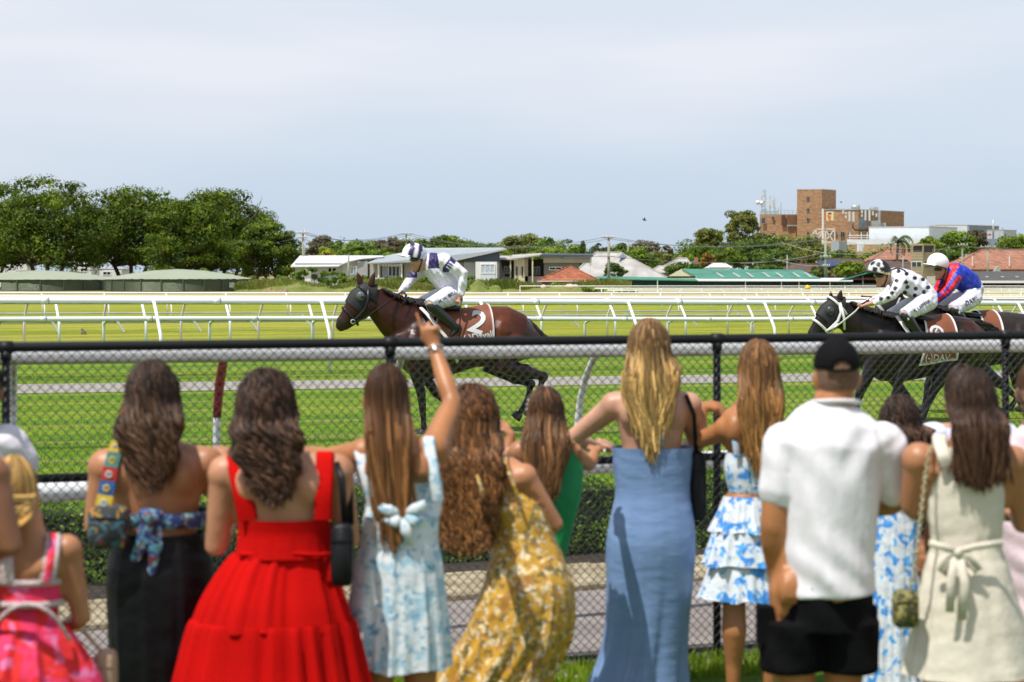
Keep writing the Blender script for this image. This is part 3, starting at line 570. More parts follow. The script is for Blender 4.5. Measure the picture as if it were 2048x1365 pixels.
b = MB(); b.ell(W(1140, 574, F/20.2), (.55, .4, .28), 8, 6); b.ell(W(1150, 573, F/20.1), (.35, .3, .2), 8, 6); b.build('rock', M('rock', (.5, .44, .36), .9, .2, 3, bump=.6, bscale=5), label='pale flat rock on the mound in front of the red tiled hut', cat='rock')
b = MB(); b.ell(W(1087, 575, F/20.4), (.28, .25, .26), 8, 6); b.build('rock', bpy.data.materials['rock'], label='small pale boulder left of the flat rock', cat='rock')
# ------------------------------------------------------------------ water tanks
tankm = wave_mat('tank_corrugated_green', (.10, .125, .078), 'Z', 3.2, .8, .38, metal=.35, dist=.05)
tankroof = M('tank_roof', (.30, .335, .235), .5, .06, .3)
tankrib = M('tank_rib', (.07, .095, .06), .5, .1, 2)
def tank(label, x0, x1, s, ytop, yeave, signpx, seed):
    Y = F/s; R = (x1-x0)/2/s*.985; X = ((x0+x1)/2-1024)/s; Yc = Y+R*.0+R; ze = CZ-(yeave-HZ)/s; zt = CZ-(ytop-HZ)/s+.55
    t = thing('water_tank', label, 'water tank', (X, Yc, 0), group='low green water tanks')
    n = 72; b = MB(); b.tube([(X, Yc, 0), (X, Yc, ze)], R, n, cap=False, up=(0, 1, 0)); b.build('wall', tankm, t)
    b = MB(); vs = [(X, Yc, zt)]; m = 96
    for j, (r, z) in enumerate([(.35, .86), (.7, .48), (1.015, 0)]):
        for k in range(m): a = 6.2832*k/m; vs.append((X+math.cos(a)*R*r, Yc+math.sin(a)*R*r, ze+.06+(zt-ze-.06)*z+(.03 if (j == 2 and k % 2) else 0)))
    fs = [(0, 1+k, 1+(k+1) % m) for k in range(m)]
    for j in range(2): fs += [(1+j*m+k, 1+(j+1)*m+k, 1+(j+1)*m+(k+1) % m, 1+j*m+(k+1) % m) for k in range(m)]
    b.add(vs, fs, None, True); b.build('roof', tankroof, t)
    me = None
    for k in range(22):
        a = 6.2832*(k+.3)/22
        if math.sin(a) > .35: continue
        if me is None:
            b = MB(); b.box(-.07, .07, -.05, .05, 0, ze-.02); me = b.mesh('rib'); me.materials.append(tankrib)
        c = link('rib', me, t, (math.cos(a)*(R+.04), math.sin(a)*(R+.04), .01), a+math.pi/2)
    if signpx:
        xs_ = (signpx[0]-1024)/F; # place on the wall at this column
        for k in range(400):
            a = -math.pi+k*math.pi/400; p = Vector((X+math.cos(a)*R, Yc+math.sin(a)*R, 0))
            if p.x/p.y >= xs_: break
        n_ = Vector((math.cos(a), math.sin(a), 0)); u = Vector((-n_.y, n_.x, 0)); zc = CZ-(signpx[1]-HZ)/F*p.y; c = p+n_*.09+Vector((0, 0, zc)); hw, hh = .36, .25
        b = MB(); b.poly([c-u*hw-Vector((0, 0, hh)), c+u*hw-Vector((0, 0, hh)), c+u*hw+Vector((0, 0, hh)), c-u*hw+Vector((0, 0, hh))], n_*-.03); sg = b.build('sign', M('sign_white', (.72, .75, .78), .5), t)
        b = MB(); c2 = c+n_*.012
        for (a0, a1, z0, z1) in ((-.8, -.1, .35, .75), (.0, .8, .45, .6), (-.8, .7, .02, .12), (-.8, .5, -.35, -.25), (-.8, .75, -.62, -.55)):
            b.poly([c2+u*hw*a0+Vector((0, 0, hh*z0)), c2+u*hw*a1+Vector((0, 0, hh*z0)), c2+u*hw*a1+Vector((0, 0, hh*z1)), c2+u*hw*a0+Vector((0, 0, hh*z1))], n_*-.008)
        b.build('print', M('sign_blue_print', (.05, .17, .42), .5), sg)
tank('long low green water tank with a white sign near its right end', 178, 484, 19.2, 549, 560, (462, 570.5), 1)
tank('low green water tank cut by the left edge of the picture', -120, 206, 18.6, 551, 561, (-4, 570), 2)
rust = M('rust', (.16, .05, .02), .9, .35, 3, col2=(.42, .17, .07), bump=.5, bscale=12)
rs = thing('rusty_skip', 'rusty open steel skip behind the water tanks', 'skip', (W(92, HZ, F/16).x, F/16, 0)); rs['_o'] = list(rs.location)
b = MB(); Yk = F/16; a0 = W(34, 543, Yk); a1 = W(152, 545, Yk)
b.poly([a0, a1, W(152, 570, Yk), W(34, 572, Yk)], (0, .06, 0)); b.poly([a0+Vector((0, 2, .1)), a1+Vector((0, 2, .1)), W(152, 570, Yk)+Vector((0, 2, 0)), W(34, 572, Yk)+Vector((0, 2, 0))], (0, .06, 0)); b.build('side', rust, rs)
for px in range(36, 152, 8): b = MB(); b.pbox(px, 544.5, px+1.6, 572, Yk-.08, .08); b.build('stiffener', rust, rs)
b = MB(); b.bar(W(32, 543, Yk-.06), W(153, 545.5, Yk-.06), .12, .1); b.build('rim', M('rust_dark', (.20, .055, .02), .9, .2, 2), rs)
# ------------------------------------------------------------------ houses
plaster_w = M('white_plaster', (.72, .73, .74), .8, .06, .6); plaster_g = M('grey_render', (.40, .41, .42), .85, .08, .6); plaster_b = M('beige_render', (.46, .42, .36), .85, .08, .6)
olive_w = M('olive_render', (.22, .225, .19), .85, .06, .6); cream = M('cream_boards', (.74, .66, .44), .8, .06, .8); darkgrey = M('charcoal_cladding', (.055, .075, .10), .6, .1, .8)
roof_w = wave_mat('white_metal_roof', (.72, .73, .75), 'X', 5, .25, .45); roof_g = wave_mat('zinc_roof', (.33, .37, .40), 'X', 5, .3, .5); roof_p = wave_mat('aged_pale_iron', (.40, .385, .365), 'X', 4, .35, .6, var=.22, vscale=.6)
trim = M('white_trim', (.78, .78, .76), .6, .04, 2); recess_shade = M('deep_recess_shade', (.07, .068, .065), .9, .2, 1); woodred = M('dark_red_brick', (.17, .075, .05), .9, .25, 2.5)  # near-black colour stands in for the shade inside porches and openings
def slab(pts, th, mat, name, parent):
    b = MB(); b.poly(pts, (0, 0, -th)); o = b.build(name, mat, parent); recalc(o); return o
def house(name, label, px, s, cat='house', group=None):
    t = thing(name, label, cat, ((px-1024)/s, F/s, 0), group=group); t['_o'] = list(t.location); return t
def bx(parent, name, mat, x0, y0, x1, y1, s, dep=.1, dy=0, frame=None):
    b = MB(); b.pbox(x0, y0, x1, y1, F/s+dy, dep); return b.build(name, mat, parent)
def window(parent, x0, y0, x1, y1, s, panes=2, fr=None, dy=-.06, gl=None):
    Y = F/s+dy; b = MB(); a = W(x0, y0, Y); c = W(x1, y1, Y); f_ = min(.12, (c.x-a.x)*.09)
    for bb in ((a.x, a.x+f_, c.z, a.z), (c.x-f_, c.x, c.z, a.z), (a.x+f_, c.x-f_, a.z-f_, a.z), (a.x+f_, c.x-f_, c.z, c.z+f_)): b.box(bb[0], bb[1], Y, Y+.14, bb[2], bb[3])
    for k in range(1, panes): xm = a.x+(c.x-a.x)*k/panes; b.box(xm-f_*.4, xm+f_*.4, Y+.01, Y+.12, c.z+f_, a.z-f_)
    w_ = b.build('window', fr or trim, parent)
    b = MB(); b.box(a.x+f_*.5, c.x-f_*.5, Y+.06, Y+.08, c.z+f_*.5, a.z-f_*.5); b.build('pane', gl or glass_dark, w_); return w_
# white roofed house
h = house('white_roofed_house', 'pale house with a curving white metal roof behind the weeds', 670, 15); Y = F/15
bx(h, 'wall', plaster_g, 590, 526, 682, 576, 15, 7); bx(h, 'wall', plaster_w, 682, 524, 736, 576, 15, 6, .6); bx(h, 'side_wall', plaster_g, 715, 523, 735, 576, 15, 2, -.4)
slab([W(581, 533, Y-.6), W(678, 532, Y-.6), W(697, 522.5, Y-.5), W(722, 517.5, Y), W(768, 514, Y+1), W(766, 511.5, Y+7), W(600, 511.5, Y+8)], .12, roof_w, 'roof', h)
b = MB(); b.tube([W(678, 533.5, Y-.7), W(688, 528, Y-.7), W(700, 523.5, Y-.7), W(722, 519, Y-.6), W(768, 515.5, Y+.9)], .12, 6); b.build('fascia', M('grey_trim', (.3, .31, .32), .6), h)
window(h, 700, 533, 714, 550, 15, 2, gl=M('curtained_glass', (.32, .42, .44), .3, .1, 1)); window(h, 656, 536, 664, 547, 15, 1); window(h, 664, 536, 673, 547, 15, 1); bx(h, 'door', trim, 605, 537, 622, 565, 15, .1, -.08)
# grey skillion house
h = house('skillion_house', 'grey house with a big tilted metal roof and charcoal gable', 905, 15.2); Y = F/15.2; s_ = 15.2
bx(h, 'wall', plaster_g, 928, 524, 998, 578, s_, 8, .3); bx(h, 'wall', plaster_b, 740, 525, 928, 578, s_, 6, 1.4); bx(h, 'porch_shade', recess_shade, 762, 530, 808, 572, s_, .1, 1.2)  # flat dark panel paints the shade under the porch
b = MB(); b.poly([W(905, 521, Y), W(999, 503, Y), W(999, 524.5, Y), W(905, 524.5, Y)], (0, 8, 0)); recalc(b.build('gable', darkgrey, h))
slab([W(734, 526, Y-.7), W(908, 520.5, Y-.7), W(1013, 497.5, Y-.5), W(1004, 495.5, Y+8.5), W(850, 496.5, Y+8), W(770, 512, Y+7)], .14, roof_g, 'roof', h)
b = MB(); b.bar(W(908, 521.2, Y-.8), W(1013, 498.2, Y-.6), .12, .22); b.build('fascia', M('grey_trim_light', (.45, .47, .5), .6), h)
for px in (757, 803, 745): bx(h, 'column', trim, px-1.6, 527, px+1.6, 575, s_, .25, -.2)
bx(h, 'porch_wall', plaster_w, 742, 556, 806, 576, s_, .2, -.1); window(h, 776, 532, 800, 554, s_, 3, dy=1.1); window(h, 765, 532, 775, 554, s_, 1, dy=1.1, gl=bpy.data.materials['curtained_glass'])
aw = M('striped_valance', (.62, .62, .66), .8, .2, 3); ob = bx(h, 'valance', aw, 761, 528, 802, 532.5, s_, .05, -.35)
me = None
for k in range(7): bx(ob, 'stripe', M('valance_red', (.45, .22, .22), .8) if k == 0 else bpy.data.materials['valance_red'], 763+k*5.6, 528.6, 765+k*5.6, 532, s_, .02, -.39)
bx(h, 'bay_wall', plaster_w, 951, 524, 994, 576, s_, 1.2, -.9); window(h, 961, 528, 990, 548, s_, 3, dy=-1.02, gl=M('bright_curtain', (.42, .50, .60), .5, .25, 6)); bx(h, 'bay_panel', M('bay_panel', (.6, .67, .74), .6, .03), 961, 549, 990, 568, s_, .05, -.97)
# beige house
h = house('beige_house', 'beige and olive house with flat roofs and a pale yellow stair tower', 1090, 14.8); s_ = 14.8; Y = F/s_
bx(h, 'wall', plaster_b, 1087, 512, 1183, 526, s_, 7, -.6); bx(h, 'wall', olive_w, 1088, 526, 1158, 577, s_, 6, 0); bx(h, 'wall', recess_shade, 998, 519, 1087, 577, s_, .3, 3); bx(h, 'balcony_front', M('grey_balustrade', (.3, .3, .29), .8, .05), 1050, 553, 1088, 577, s_, .15, .2)  # dark wall behind the balconies has their shade in its colour
bx(h, 'balcony_front', bpy.data.materials['grey_balustrade'], 1003, 554, 1020, 577, s_, .15, .3); bx(h, 'stair_tower', cream, 1028, 517, 1049, 577, s_, 3, -.3); bx(h, 'tower_edge', plaster_b, 1049, 516, 1056, 577, s_, 3, .2)
slab([W(998, 518.5, Y-1), W(1036, 519, Y-1), W(1034, 512, Y+5), W(998, 512, Y+5)], .12, roof_p, 'roof', h); slab([W(1024, 517.5, Y-1), W(1083, 509.5, Y-1), W(1083, 506.5, Y+5), W(1024, 510, Y+5)], .12, roof_p, 'roof', h)
slab([W(1081, 509.5, Y-1.2), W(1186, 510.5, Y-1.2), W(1186, 508, Y+7), W(1081, 507, Y+7)], .28, darkgrey, 'roof', h)
for (x0, x1) in ((1031.5, 1036), (1042.5, 1047)): window(h, x0, 533, x1, 553, s_, 1, dy=-.38)
window(h, 1098, 534, 1124, 541, s_, 2); window(h, 1067, 534, 1080, 550, s_, 2, dy=2.9); window(h, 1008, 533, 1020, 548, s_, 2, dy=2.9)
for px in (1021, 1065, 1181): bx(h, 'post', cream if px != 1181 else trim, px-1.2, 512, px+1.2, 577, s_, .18, -.8)
bx(h, 'fence_wall', plaster_g, 1150, 554, 1192, 577, s_, .2, -.5)
# red tiled hut
tile = M('terracotta_tile', (.26, .075, .03), .8, .3, 1.5, col2=(.52, .20, .09), detail=8)
def tilemat(name, c1, c2, c3):
    m = brick_mat(name, c1, c2, c3, 1.0, .8, .42, .34); return m
tile1 = tilemat('orange_roof_tiles', (.42, .13, .055), (.25, .075, .035), (.13, .055, .035)); tile2 = tilemat('weathered_roof_tiles', (.40, .19, .12), (.27, .12, .075), (.15, .07, .045)); tile3 = tilemat('brown_roof_tiles', (.13, .085, .07), (.09, .055, .045), (.06, .04, .035))
def hip(parent, xe0, xe1, ye, xr0, xr1, yr, s, dep, mat, over=.0, th=.12):
    Y = F/s; e0 = W(xe0, ye, Y); e1 = W(xe1, ye, Y); rz = CZ-(yr-HZ)/F*(Y+dep/2); r0 = Vector(((xr0-1024)/F*(Y+dep/2), Y+dep/2, rz)); r1 = Vector(((xr1-1024)/F*(Y+dep/2), Y+dep/2, rz)); f0 = e0+Vector((0, dep, 0)); f1 = e1+Vector((0, dep, 0))
    b = MB(); dz = Vector((0, 0, -th)); b.add([e0, e1, r1, r0, f0, f1, e0+dz, e1+dz, f0+dz, f1+dz], [(0, 1, 2, 3), (1, 5, 2), (5, 4, 3, 2), (4, 0, 3), (0, 6, 7, 1), (1, 7, 9, 5), (5, 9, 8, 4), (4, 8, 6, 0), (6, 8, 9, 7)])
    o = b.build('roof', mat, parent); recalc(o)
    b = MB()
    for a_, c_ in ((e0, r0), (e1, r1), (r0, r1), (f1, r1)):
        if (a_-c_).length > .3: b.tube([a_, c_], .13, 5)
    b.build('ridge_cap', mat, parent); return o
h = house('tiled_hut', 'small brick hut under an orange terracotta pyramid roof', 1137, 16.5); bx(h, 'wall', woodred, 1084, 560, 1192, 580, 16.5, 5.5, .3)
hip(h, 1074, 1200, 562, 1137, 1141, 533.5, 16.5, 6.2, tile1); bx(h, 'gutter', trim, 1074, 562.3, 1200, 563.8, 16.5, .12, -.1)
# pale hip roof houses
h = house('pale_roofed_house', 'house under a huge pale grey iron hip roof behind the utility pole', 1240, 13.8); bx(h, 'wall', plaster_g, 1165, 550, 1325, 573, 13.8, 9, .5)
hip(h, 1140, 1334, 555, 1191, 1240, 505.5, 13.8, 11, roof_p)
b = MB(); b.poly([W(1236, 515, F/13.8+3), W(1246, 507, F/13.8+5), W(1256, 516, F/13.8+4.5)], (0, .3, 0)); b.build('gablet', M('slate_gablet', (.16, .2, .24), .7), h)
h = house('second_pale_house', 'smaller pale grey roofed house between the big pale roof and the stables', 1365, 12.8); bx(h, 'wall', plaster_g, 1305, 545, 1400, 570, 12.8, 6, .5)
hip(h, 1290, 1404, 556, 1356, 1372, 516.5, 12.8, 9, roof_p); hip(h, 1298, 1360, 545, 1316, 1345, 533, 12.9, 4, roof_p)
b = MB(); b.pbox(1389, 515, 1396, 545, F/12.6, .7); b.build('chimney', M('brick_chimney', (.38, .17, .10), .9, .25, 4), h)
h = house('white_cottage', 'tiny white roofed cottage glimpsed among trees above the stables', 1440, 12.6); bx(h, 'wall', plaster_w, 1418, 534, 1460, 570, 12.6, 4); hip(h, 1414, 1464, 536, 1425, 1450, 528, 12.6, 4, roof_w)
# stables
green_roof = M('green_iron_roof', (.045, .20, .135), .6, .12, .8, col2=(.07, .26, .185)); green_wall = wave_mat('green_iron_wall', (.022, .105, .075), 'X', 4, .5, .6)
h = house('green_stables', 'long dark green stable block with an emerald iron roof and cream gable', 1480, 15.4); s_ = 15.4; Y = F/s_
bx(h, 'wall', green_wall, 1250, 559, 1702, 577, s_, 12, .5); bx(h, 'wall', M('grey_block_wall', (.36, .33, .31), .9, .12, 2), 1204, 556, 1250, 577, s_, 4, .5); bx(h, 'gable_wall', cream, 1333, 553, 1394, 560, s_, 1, 1.0)
b = MB(); b.poly([W(1330, 556.5, Y+1), W(1364.5, 538, Y+1), W(1396, 556.5, Y+1)], (0, .3, 0)); recalc(b.build('gable', cream, h))
rg = MB(); rg.poly([W(1396, 557.5, Y), W(1642, 557.5, Y), W(1602, 540, Y+7), W(1364, 538, Y+7)], (0, 0, -.15)); recalc(rg.build('roof', green_roof, h))
rg = MB(); rg.poly([W(1364, 537.8, Y+.9), W(1398, 557, Y+.9), W(1396, 556, Y+7), W(1364, 537.5, Y+7)], (0, 0, -.1)); recalc(rg.build('roof_edge', green_roof, h))
slab([W(1168, 557, Y-1), W(1400, 561.5, Y-1), W(1400, 556.5, Y+2), W(1200, 552.5, Y+2)], .1, green_roof, 'lean_to_roof', h)
slab([W(1396, 561, Y-1.2), W(1706, 562, Y-1.2), W(1706, 556.5, Y+1), W(1390, 556, Y+1)], .12, roof_w, 'verandah_roof', h)
for px in (1437, 1470, 1497, 1530, 1556, 1590, 1613):
    sk = MB(); u = .55; sk.poly([W(px-6, 547, Y+4)+Vector((0, 0, .06)), W(px-2, 547, Y+4)+Vector((0, 0, .06)), W(px+12, 555.6, Y+.9)+Vector((0, 0, .06)), W(px+7, 555.6, Y+.9)+Vector((0, 0, .06))], (0, 0, .04)); recalc(sk.build('skylight', M('skylight_grey', (.42, .42, .38), .6, .2, 3) if px == 1437 else bpy.data.materials['skylight_grey'], h))
for x in (1315, 1491, 1563, 1598, 1660): bx(h, 'post', trim, x-.8, 561, x+.8, 577, s_, .12, -1)
for x in (1545, 1592, 1642): bx(h, 'stall_shade', recess_shade, x, 564, x+10, 577, s_, .1, .42)  # solid dark panels paint the shade of open stalls
h = house('open_shed', 'dark open shed with a green roof edge behind the spotted jockey', 1740, 15.4); bx(h, 'back_wall', recess_shade, 1684, 560, 1812, 577, 15.4, .3, 5); slab([W(1678, 560.5, Y-1), W(1745, 542, Y-.5), W(1820, 560, Y-1), W(1820, 556, Y+5), W(1745, 538, Y+5), W(1690, 557, Y+5)], .18, green_roof, 'roof', h)  # back wall coloured near-black for the shade inside the shed
for x in (1688, 1725, 1765, 1808): bx(h, 'post', M('shed_post', (.2, .22, .2), .8) if x == 1688 else bpy.data.materials['shed_post'], x, 553, x+2, 577, 15.4, .2, -.4)
bx(h, 'half_wall', M('shed_block', (.25, .25, .24), .9, .2, 2), 1690, 568, 1808, 577, 15.4, .2, .6)
h = house('dark_roofed_stables', 'long low building with a charcoal roof and white gutter right of the jockeys', 1985, 15.6); Y = F/15.6; bx(h, 'wall', M('dark_green_wall', (.02, .05, .04), .8, .2, 1), 1800, 564, 2150, 577, 15.6, 8, .6)
slab([W(1830, 562, Y-.4), W(2160, 562, Y-.4), W(2160, 543, Y+8), W(1880, 543, Y+8)], .15, M('charcoal_roof', (.075, .072, .07), .7, .15, .8), 'roof', h); bx(h, 'gutter', trim, 1825, 562, 2160, 566.5, 15.6, .2, -.6)
for x in (1932, 1972, 2003, 2032): bx(h, 'roof_vent', trim, x, 553, x+5, 554.5, 15.6, .4, 2.8)
# tiled houses behind
solar = M('solar_panel', (.03, .06, .14), .25, .2, 2, spec=.7)
h = house('brown_roofed_house', 'low house with dark brown tiles left of the solar panels', 1600, 12.8); bx(h, 'wall', woodred, 1568, 546, 1640, 570, 12.8, 5, .5); hip(h, 1560, 1652, 547, 1580, 1640, 529, 12.8, 8, tile3)
h = house('solar_roofed_house', 'dark tiled house carrying a row of blue solar panels beside the fourth pole', 1690, 12.2); bx(h, 'wall', woodred, 1615, 545, 1760, 569, 12.2, 6, .6); hip(h, 1600, 1775, 552, 1655, 1720, 518, 12.2, 11, tile3)
for k in range(6):
    x = 1634+k*8.2; Yq = F/12.2-.4; b = MB(); b.poly([W(x, 533, Yq+1.2), W(x+7.4, 533, Yq+1.2), W(x+10.4, 522, Yq+3.4), W(x+3.4, 522, Yq+3.4)], (0, 0, .08)); recalc(b.build('solar_panel', solar, h))
h = house('red_roofed_house', 'house with weathered red tiles behind the palm tree', 1800, 12); bx(h, 'wall', M('brick_wall_far', (.33, .16, .1), .9, .2, 3), 1742, 530, 1850, 569, 12, 8, .5); hip(h, 1728, 1880, 531, 1772, 1850, 499, 12, 12, tile2)
h = house('front_tiled_house', 'brown tiled house below the red roof and palm tree', 1775, 12.7); bx(h, 'wall', woodred, 1700, 548, 1822, 570, 12.7, 5, .5); hip(h, 1690, 1836, 549, 1738, 1815, 521, 12.7, 9, tile3)
h = house('large_red_roofed_house', 'large house with a broad weathered red tile roof at the right edge', 1990, 12.6); bx(h, 'wall', M('orange_brick', (.40, .20, .12), .9, .2, 3), 1915, 537, 2160, 570, 12.6, 8, .6); hip(h, 1898, 2200, 538.5, 1962, 2140, 500, 12.6, 12, tile2)
for x in (1944, 2018): bx(h, 'vent_pipe', trim, x, 512, x+1.6, 532, 12.6, .1, .3)
b = MB(); Yq = F/12.8; b.poly([W(1988, 543, Yq), W(1995, 532, Yq), W(2002, 543, Yq)], (0, .8, 0)); b.build('roof_cowl', galv, h)
# lookout tower
h = house('lookout_tower', 'tan lookout tower with an open top deck beside the white capped jockey', 1846, 15.8, 'tower'); tn = M('tan_boards', (.34, .29, .18), .85, .12, 1.5, bump=.2); tnd = tn
Y = F/15.8; A = Vector((W(1846, HZ, Y).x, Y, 0)); B_ = Vector((W(1821.5, HZ, Y+.9).x, Y+.9, 0)); C_ = Vector((W(1870, HZ, Y+1.3).x, Y+1.3, 0)); D_ = B_+C_-A
def zz(py): return CZ-(py-HZ)/15.8
def prism(name, y0, y1, mat, k=1.0, par=h):
    cc = (A+D_)/2; P4 = [cc+(p-cc)*k for p in (A, C_, D_, B_)]; b = MB(); b.poly([p+Vector((0, 0, zz(y1))) for p in P4], (0, 0, zz(y0)-zz(y1))); return recalc(b.build(name, mat, par))
prism('tower_wall', 505, 576, tn); prism('deck_shade', 492, 505, recess_shade, .80); prism('roof', 487.5, 491.5, tn, 1.06)  # dark block paints the shade under the tower roof
for p in (A, B_, C_, D_):
    cc = (A+D_)/2; q = cc+(p-cc)*.94; b = MB(); b.box(q.x-.09, q.x+.09, q.y-.09, q.y+.09, zz(505), zz(491.6)); b.build('deck_post', tn, h)
def facerect(P, Q, u0, u1, y0, y1, mat, name, out=.03, th=.05, par=h):
    d = Q-P; n_ = Vector((d.y, -d.x, 0)).normalized(); n_ = n_ if n_.y < 0 else -n_
    a_ = P+d*u0+n_*out; c_ = P+d*u1+n_*out; b = MB(); b.poly([a_+Vector((0, 0, zz(y1))), c_+Vector((0, 0, zz(y1))), c_+Vector((0, 0, zz(y0))), a_+Vector((0, 0, zz(y0)))], n_*th); return recalc(b.build(name, mat, par))
for (P, Q) in ((B_, A), (A, C_)):
    w_ = facerect(P, Q, .08, .90, 523.5, 535, trim if P is B_ else tn, 'window', .0, .05); facerect(P, Q, .11, .47, 524.5, 534, glass_dark, 'pane', .05, .02, w_); facerect(P, Q, .51, .87, 524.5, 534, glass_dark, 'pane', .05, .02, w_)
for k in (508, 513.5, 519, 540, 546, 552): facerect(B_, A, 0, 1, k, k+.5, M('board_joint', (.2, .17, .1), .9) if k == 508 else bpy.data.materials['board_joint'], 'board_joint', .0, .02)
b = MB(); b.pbox(1854, 553, 1871, 570, F/16.4, .15); sgn = b.build('board_sign', M('pale_board', (.5, .47, .4), .8, .1), None, 'pale square board on a post beside the spotted jockey', 'sign', org=(W(1862, HZ, F/16.4).x, F/16.4, 0))
b = MB(); b.pbox(1861.5, 553, 1863.5, 577.5, F/16.4+.16, .1); b.build('post', trim, sgn)
# ------------------------------------------------------------------ brick building with masts
bk = brick_mat('tan_brick', (.50, .29, .155), (.37, .20, .11), (.33, .23, .15), 1.0, .9, .9, .35); bk2 = bk
s_ = 7.0; Y = F/s_; h = house('brick_telephone_exchange', 'tall tan brick building with a square tower and wall mounted antennas', 1660, s_, 'building'); fr = M('steel_window_frame', (.25, .27, .3), .6); cop = M('parapet_capping', (.45, .42, .38), .8, .1)
def rot_block(parent, name, xl, xc, xr, ytop, ybot, s, dl=0, mat=bk, cap=True):
    """block with its near vertical edge at column xc, faces running to xl and xr"""
    Yc = F/s; A = Vector(((xc-1024)/F*Yc, Yc, 0)); wl = (xc-xl)/s; Yl = Yc+wl*.10; Bp = Vector(((xl-1024)/F*Yl, Yl, 0)); wr = (xr-xc)/s; Yr = Yc+wr*1.6; Cp = Vector(((xr-1024)/F*Yr, Yr, 0)); Dp = Bp+Cp-A; z0 = CZ-(ybot-HZ)/s; z1 = CZ-(ytop-HZ)/s
    b = MB(); b.poly([p+Vector((0, 0, z0)) for p in (A, Cp, Dp, Bp)], (0, 0, z1-z0)); o = recalc(b.build(name, mat, parent))
    if cap: cc = (A+Dp)/2; b = MB(); b.poly([cc+(p-cc)*1.015+Vector((0, 0, z1)) for p in (A, Cp, Dp, Bp)], (0, 0, .22)); recalc(b.build('parapet_cap', cop, parent))
    return A, Bp, Cp, Dp
rot_block(h, 'tower_wall', 1594, 1644, 1672, 380, 559, 7.0)
rot_block(h, 'main_wall', 1646, 1717, 1808, 420.5, 559, 7.05)
rot_block(h, 'wing_wall', 1519.5, 1592, 1600, 430, 559, 6.9)
def fw(px0, y0, px1, y1, s=7.05, dy=0): return window(h, px0, y0, px1, y1, s, 2, fr, dy=dy)
for y in (394, 417, 436.5, 464): fw(1613.5, y, 1619, y+6.5, 7.0, 0.2)
for (x0, y0, x1, y1) in ((1523, 436, 1530.5, 447.5), (1543.5, 433.5, 1549, 441), (1523, 465.5, 1530.5, 477.5), (1543, 466, 1550.5, 475), (1575, 465.5, 1583, 477)): fw(x0, y0, x1, y1, 6.9, .2)
for (x0, y0, x1, y1) in ((1653, 463.5, 1661, 469), (1663, 463.5, 1674, 469), (1681, 464, 1689.5, 476.5), (1696.5, 464, 1705, 476.5)): fw(x0, y0, x1, y1, 7.05, .2)
bx(h, 'stair_shade', M('shaded_brick', (.2, .105, .06), .9, .2, .5), 1574, 430.5, 1591.5, 452, 6.9, .3, -.4); bx(h, 'dark_panel', M('maroon_panel', (.12, .05, .04), .8), 1563, 430.5, 1571.5, 451, 6.9, .3, -.3)  # flat panel; its darker brick colour paints the shade of the stair bay
bx(h, 'downpipe', trim, 1644, 418, 1647.5, 490, 7.1, .3, -.6); bx(h, 'ledge', galv, 1574, 450.5, 1594, 453, 6.9, .5, -.6)
sg = bx(h, 'sign', M('cream_sign', (.8, .72, .42), .6, .04), 1653, 423.5, 1667, 441.5, 7.15, .4, -.2)
Ys = F/7.15-.28; b = MB(); b.pbox(1656, 426, 1663, 428.6, Ys, .06); b.build('sign_bar', M('sign_navy', (.02, .04, .2), .6), sg)
b = MB(); b.poly([W(x, y, Ys) for x, y in ((1654.5, 430), (1657, 429.5), (1659, 432), (1661.5, 431), (1662, 434), (1660, 437), (1662, 440), (1658, 440.5), (1656, 437), (1655, 434))][::-1], (0, .06, 0)); b.build('sign_mark', M('sign_orange', (.8, .16, .02), .6), sg)
pan = M('antenna_panel', (.62, .66, .62), .5, .05); dk = M('antenna_bracket', (.08, .085, .09), .6)
for (x, y0, y1, w_) in ((1686.5, 421, 428, 3), (1692, 424, 429, 2.6), (1692, 431, 437, 3), (1699, 423, 443, 3.4), (1707, 424, 443.5, 4), (1724, 420, 427, 3), (1724, 429, 434, 3), (1731, 421, 441, 3.2), (1739, 421, 442, 3.6), (1746, 423, 431, 3), (1753, 427, 434, 3)):
    a_ = bx(h, 'panel_antenna', pan, x-w_/2, y0, x+w_/2, y1, 7.25, .3, -1.2 if x < 1717 else 1.6); 
    bx(a_, 'bracket', dk, x-.4, y0-1.5, x+.4, y1+1.5, 7.25, .3, -.85 if x < 1717 else 1.95)
b = MB(); b.tube([W(1705, 444, F/7.2), W(1706, 455, F/7.2), W(1710, 460, F/7.2), W(1736, 460, F/7.2)], .3, 6); b.build('cable_duct', dk, h)
bx(h, 'plant_screen', M('blue_grey_plant', (.12, .16, .18), .6, .2, 1), 1719, 436, 1733, 456, 7.15, 1.5, 2.2); bx(h, 'air_duct', galv, 1744, 442, 1760, 453, 7.15, 2, 2); bx(h, 'air_duct', galv, 1757, 421, 1761, 448, 7.2, .8, 1.4); bx(h, 'air_duct', galv, 1761, 446, 1772, 453, 7.2, 2, 3)
b = MB(); b.tube([W(1703, 415, Y+4), W(1719, 415, Y+4)], .75, 10); b.build('roof_unit', galv, h); bx(h, 'roof_unit', galv, 1742, 415.5, 1750, 421, 7.0, 3, 5); bx(h, 'roof_unit', galv, 1751, 414.5, 1757, 421, 7.0, 3, 5)
b = MB()
for x in range(1553, 1594, 8): b.bar(W(x, 421, Y+1), W(x, 430, Y+1), .09)
b.bar(W(1553, 421.2, Y+1), W(1593, 421.2, Y+1), .09); b.bar(W(1553, 425, Y+1), W(1593, 425, Y+1), .07)
for x in range(1652, 1716, 9): b.bar(W(x, 417, Y+3), W(x, 421, Y+3), .07)
b.bar(W(1648, 417, Y+3), W(1716, 418.5, Y+3), .07); b.build('roof_railing', galv, h)
